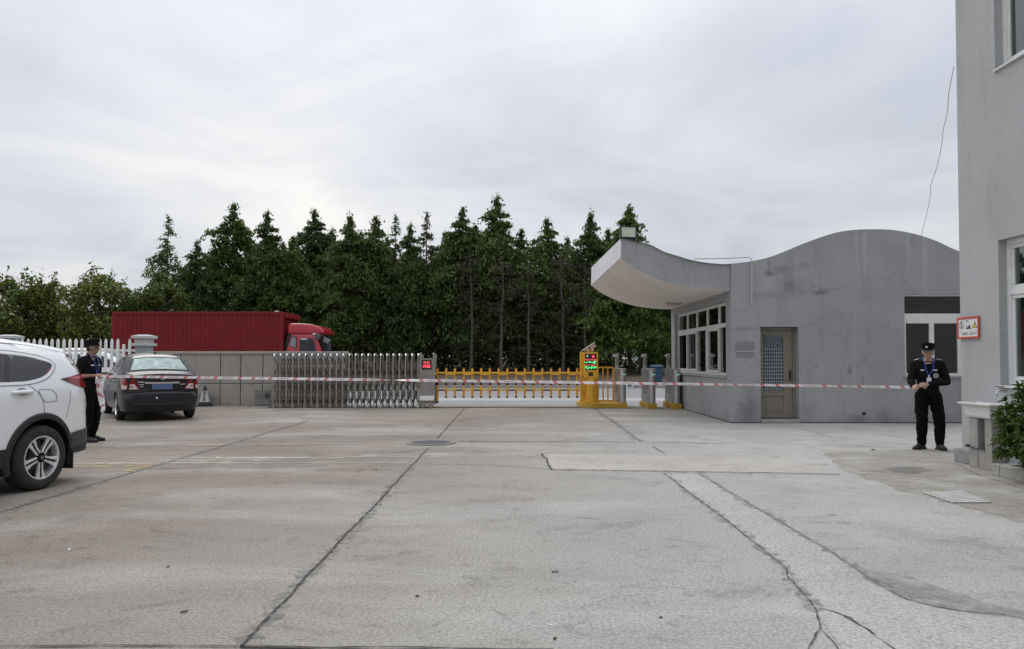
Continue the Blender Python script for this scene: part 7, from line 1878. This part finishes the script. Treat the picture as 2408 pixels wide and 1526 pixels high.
for j, (u, v, Y, r_, lb) in enumerate(((18, 648, 41.5, .85, 'round bushy broadleaf tree at the far left edge above the white car'), (98, 672, 42.5, .72, 'broadleaf tree right of the one at the left edge'), (160, 715, 43.5, .62, 'low broadleaf tree in the gap where the sky shows through'), (236, 650, 42.0, .80, 'round-topped broadleaf tree under the distant street lamp'), (322, 705, 42.5, .7, 'broadleaf tree left of the sparse conifer, above the red box end'), (372, 668, 43.0, .85, 'dark leafy tree at the foot of the sparse conifer'))):
    place('br%d' % (j % 2), (lambda s_: (lambda: broad_tree(s_, 6.0, 2.6)))(51 + j % 2), u, v, Y, lb, 'round broadleaf trees left of the conifers', 6.0, sx_=r_)
# far wood and undergrowth: a mass nobody could count
rng = np.random.default_rng(5); C = []
for k in range(760):
    x_ = rng.uniform(-62, 30); y_ = rng.uniform(57, 63); hh = rng.uniform(1.5, 5.0) * (1 if x_ > -40 else .8); c = np.array([x_, y_, vz(y_) + hh * .45]); v = rng.normal(size=(75, 3)); v /= np.linalg.norm(v, axis=1)[:, None]; C.append(c + v * rng.uniform(.5, 1.1, 75)[:, None] * [1.3, .9, hh * .5])
for k in range(90):
    x_ = rng.uniform(-16, 16); y_ = rng.uniform(47, 53); hh = rng.uniform(.3, 1.1); c = np.array([x_, y_, vz(y_) + hh * .3]); v = rng.normal(size=(40, 3)); C.append(c + v * [.35, .35, hh * .28])
V, Fq = sprays(rng, np.concatenate(C), .34, .2, 1.8)
tag(mesh_obj('undergrowth', V, Fq, UNDER, None), kind='stuff')
# ------------------------------------------------------------------ shrub by the basin: whorls of broad leaves on thin stems
def shrub():
    rnd = random.Random(77); t = thing('shrub', 'broad-leaved green shrub in the bed in front of the tall building', 'shrub', (6.16, 8.85, .08))
    st = MB(); lf = MB(); 
    def leaf(base, d, ln, wd):
        d = d.normalized(); sd2 = d.cross(Vector((0, 0, 1))); 
        if sd2.length < .1: sd2 = Vector((1, 0, 0))
        sd2.normalize(); sd2 = (Matrix.Rotation(rnd.uniform(-.6, .6), 3, d) @ sd2); nn = sd2.cross(d).normalized(); vs = []
        for s, w in ((0, .12), (.25, .75), (.55, 1.0), (.82, .62), (1.0, .05)):
            c = base + d * ln * s - nn * (-.10) * ln * s - Vector((0, 0, .28 * ln * s * s)); e_ = sd2 * wd * w / 2
            vs += [c + e_ + nn * .012, c, c - e_ + nn * .012]
        lf.add(vs, [(3 * i, 3 * i + 1, 3 * i + 4, 3 * i + 3) for i in range(4)] + [(3 * i + 1, 3 * i + 2, 3 * i + 5, 3 * i + 4) for i in range(4)])
    for k in range(760):
        a = rnd.uniform(0, 6.28); yy = rnd.uniform(-2.6, .12); el = rnd.uniform(.1, 1.45)
        rr = rnd.uniform(.75, 1.03)
        hx_ = .44
        tip = Vector((-hx_ * math.cos(el) * rr * (1 if a < 4.4 else -.35), yy + .12 * math.sin(a), .12 + 1.02 * (math.sin(el) * rr) * (1 - .25 * max(0, yy + .05))))
        if tip.x > .14: tip.x = .14
        root = Vector((rnd.uniform(-.04, .12), min(.15, yy * .9), 0)); mid = root.lerp(tip, .55) + Vector((0, 0, .12))
        st.tube([root, mid, tip], [.009, .006, .003], 5, False); d0 = (tip - mid).normalized()
        n_ = rnd.randint(6, 9)
        for j in range(n_):
            q = 6.28 * j / n_ + rnd.uniform(-.3, .3); ax = d0.orthogonal().normalized(); side = Matrix.Rotation(q, 3, d0) @ ax
            leaf(tip - d0 * rnd.uniform(0, .05), side * rnd.uniform(.7, 1.0) + d0 * rnd.uniform(.15, .8), rnd.uniform(.055, .098), rnd.uniform(.022, .034))
        for j in range(5):
            b_ = mid.lerp(tip, rnd.uniform(.2, .9)); leaf(b_, Vector((rnd.uniform(-1, .4), rnd.uniform(-1, 1), rnd.uniform(-.3, .6))), rnd.uniform(.05, .09), rnd.uniform(.020, .032))
    st.build('stems', mat('shrub_stem', (.09, .075, .045), .9), t); lf.build('leaves', SHRUBM, t, smooth=True)
    return t
shrub()
# ------------------------------------------------------------------ distant street lamp, waste bin, roadside boxes
lq = P(195, 690, 70); lt = P(207, 632, 70)
sl = thing('street_lamp', 'distant grey street lamp with a curved arm above the left trees', 'street lamp', (lq.x, 70, vz(70)))
hz = lt.z - vz(70); GRY = mat('lamp_grey', (.40, .42, .44), .5)
MB().tube(catmull([(0, 0, 0), (.05, 0, hz - 1.6), (.18, 0, hz - .6), (.55, 0, hz - .12), (1.1, 0, hz)], 6), .06, 8).build('pole', GRY, sl, smooth=True)
MB().cbox((1.45, 0, hz + .02), (.85, .26, .10)).build('lamp_head', mat('lamp_head_grey', (.25, .26, .28), .5), sl, bevel=.04)
wq = P(1542, 890, 41.2)
wb = thing('waste_bin', 'blue wheeled waste bin standing by the road behind the turnstiles', 'bin', (wq.x, 41.2, .1))
BLU = mat('bin_blue', (.025, .065, .125), .5, var=.1)
mb = MB(); frustum_ring(mb, [(-.26, .26, -.3, .3, .06), (-.31, .31, -.36, .36, .93)]); mb.build('body', BLU, wb, bevel=.02)
mb = MB(); frustum_ring(mb, [(-.36, .36, -.42, .40, .935), (-.35, .35, -.40, .38, .99), (-.22, .22, -.3, .3, 1.06)]); mb.build('lid', BLU, wb, bevel=.015)
for s_ in (-1, 1): MB().lathe([(0, -.03), (.1, -.03), (.1, .03), (0, .03)], (s_ * .24, .28, .1), 'X', 14).build('wheel', RUB, wb, smooth=True)
for j, (u, lb) in enumerate(((1480, 'small pale box with dark square by the road seen between the first two turnstiles'), (1588.5, 'small pale box with dark square by the road seen between the last two turnstiles'))):
    q = P(u if j == 0 else 1589, 905, 38.6); bx = thing('roadside_box', lb, 'box', (P(1479.5 if j == 0 else 1587, 905, 38.6).x, 38.6, -.05), 0, 'pale boxes at the far road edge')
    MB().box((-.17, -.12, 0), (.17, .12, .34)).build('housing', mat('box_pale', (.50, .56, .53), .5), bx, bevel=.015); MB().box((-.08, -.128, .10), (.08, -.121, .26)).build('panel', mat('box_dark', (.05, .09, .12), .3), bx)
SC.render.engine = 'CYCLES'
SC.cycles.max_bounces = 8
SC.cycles.transparent_max_bounces = 16
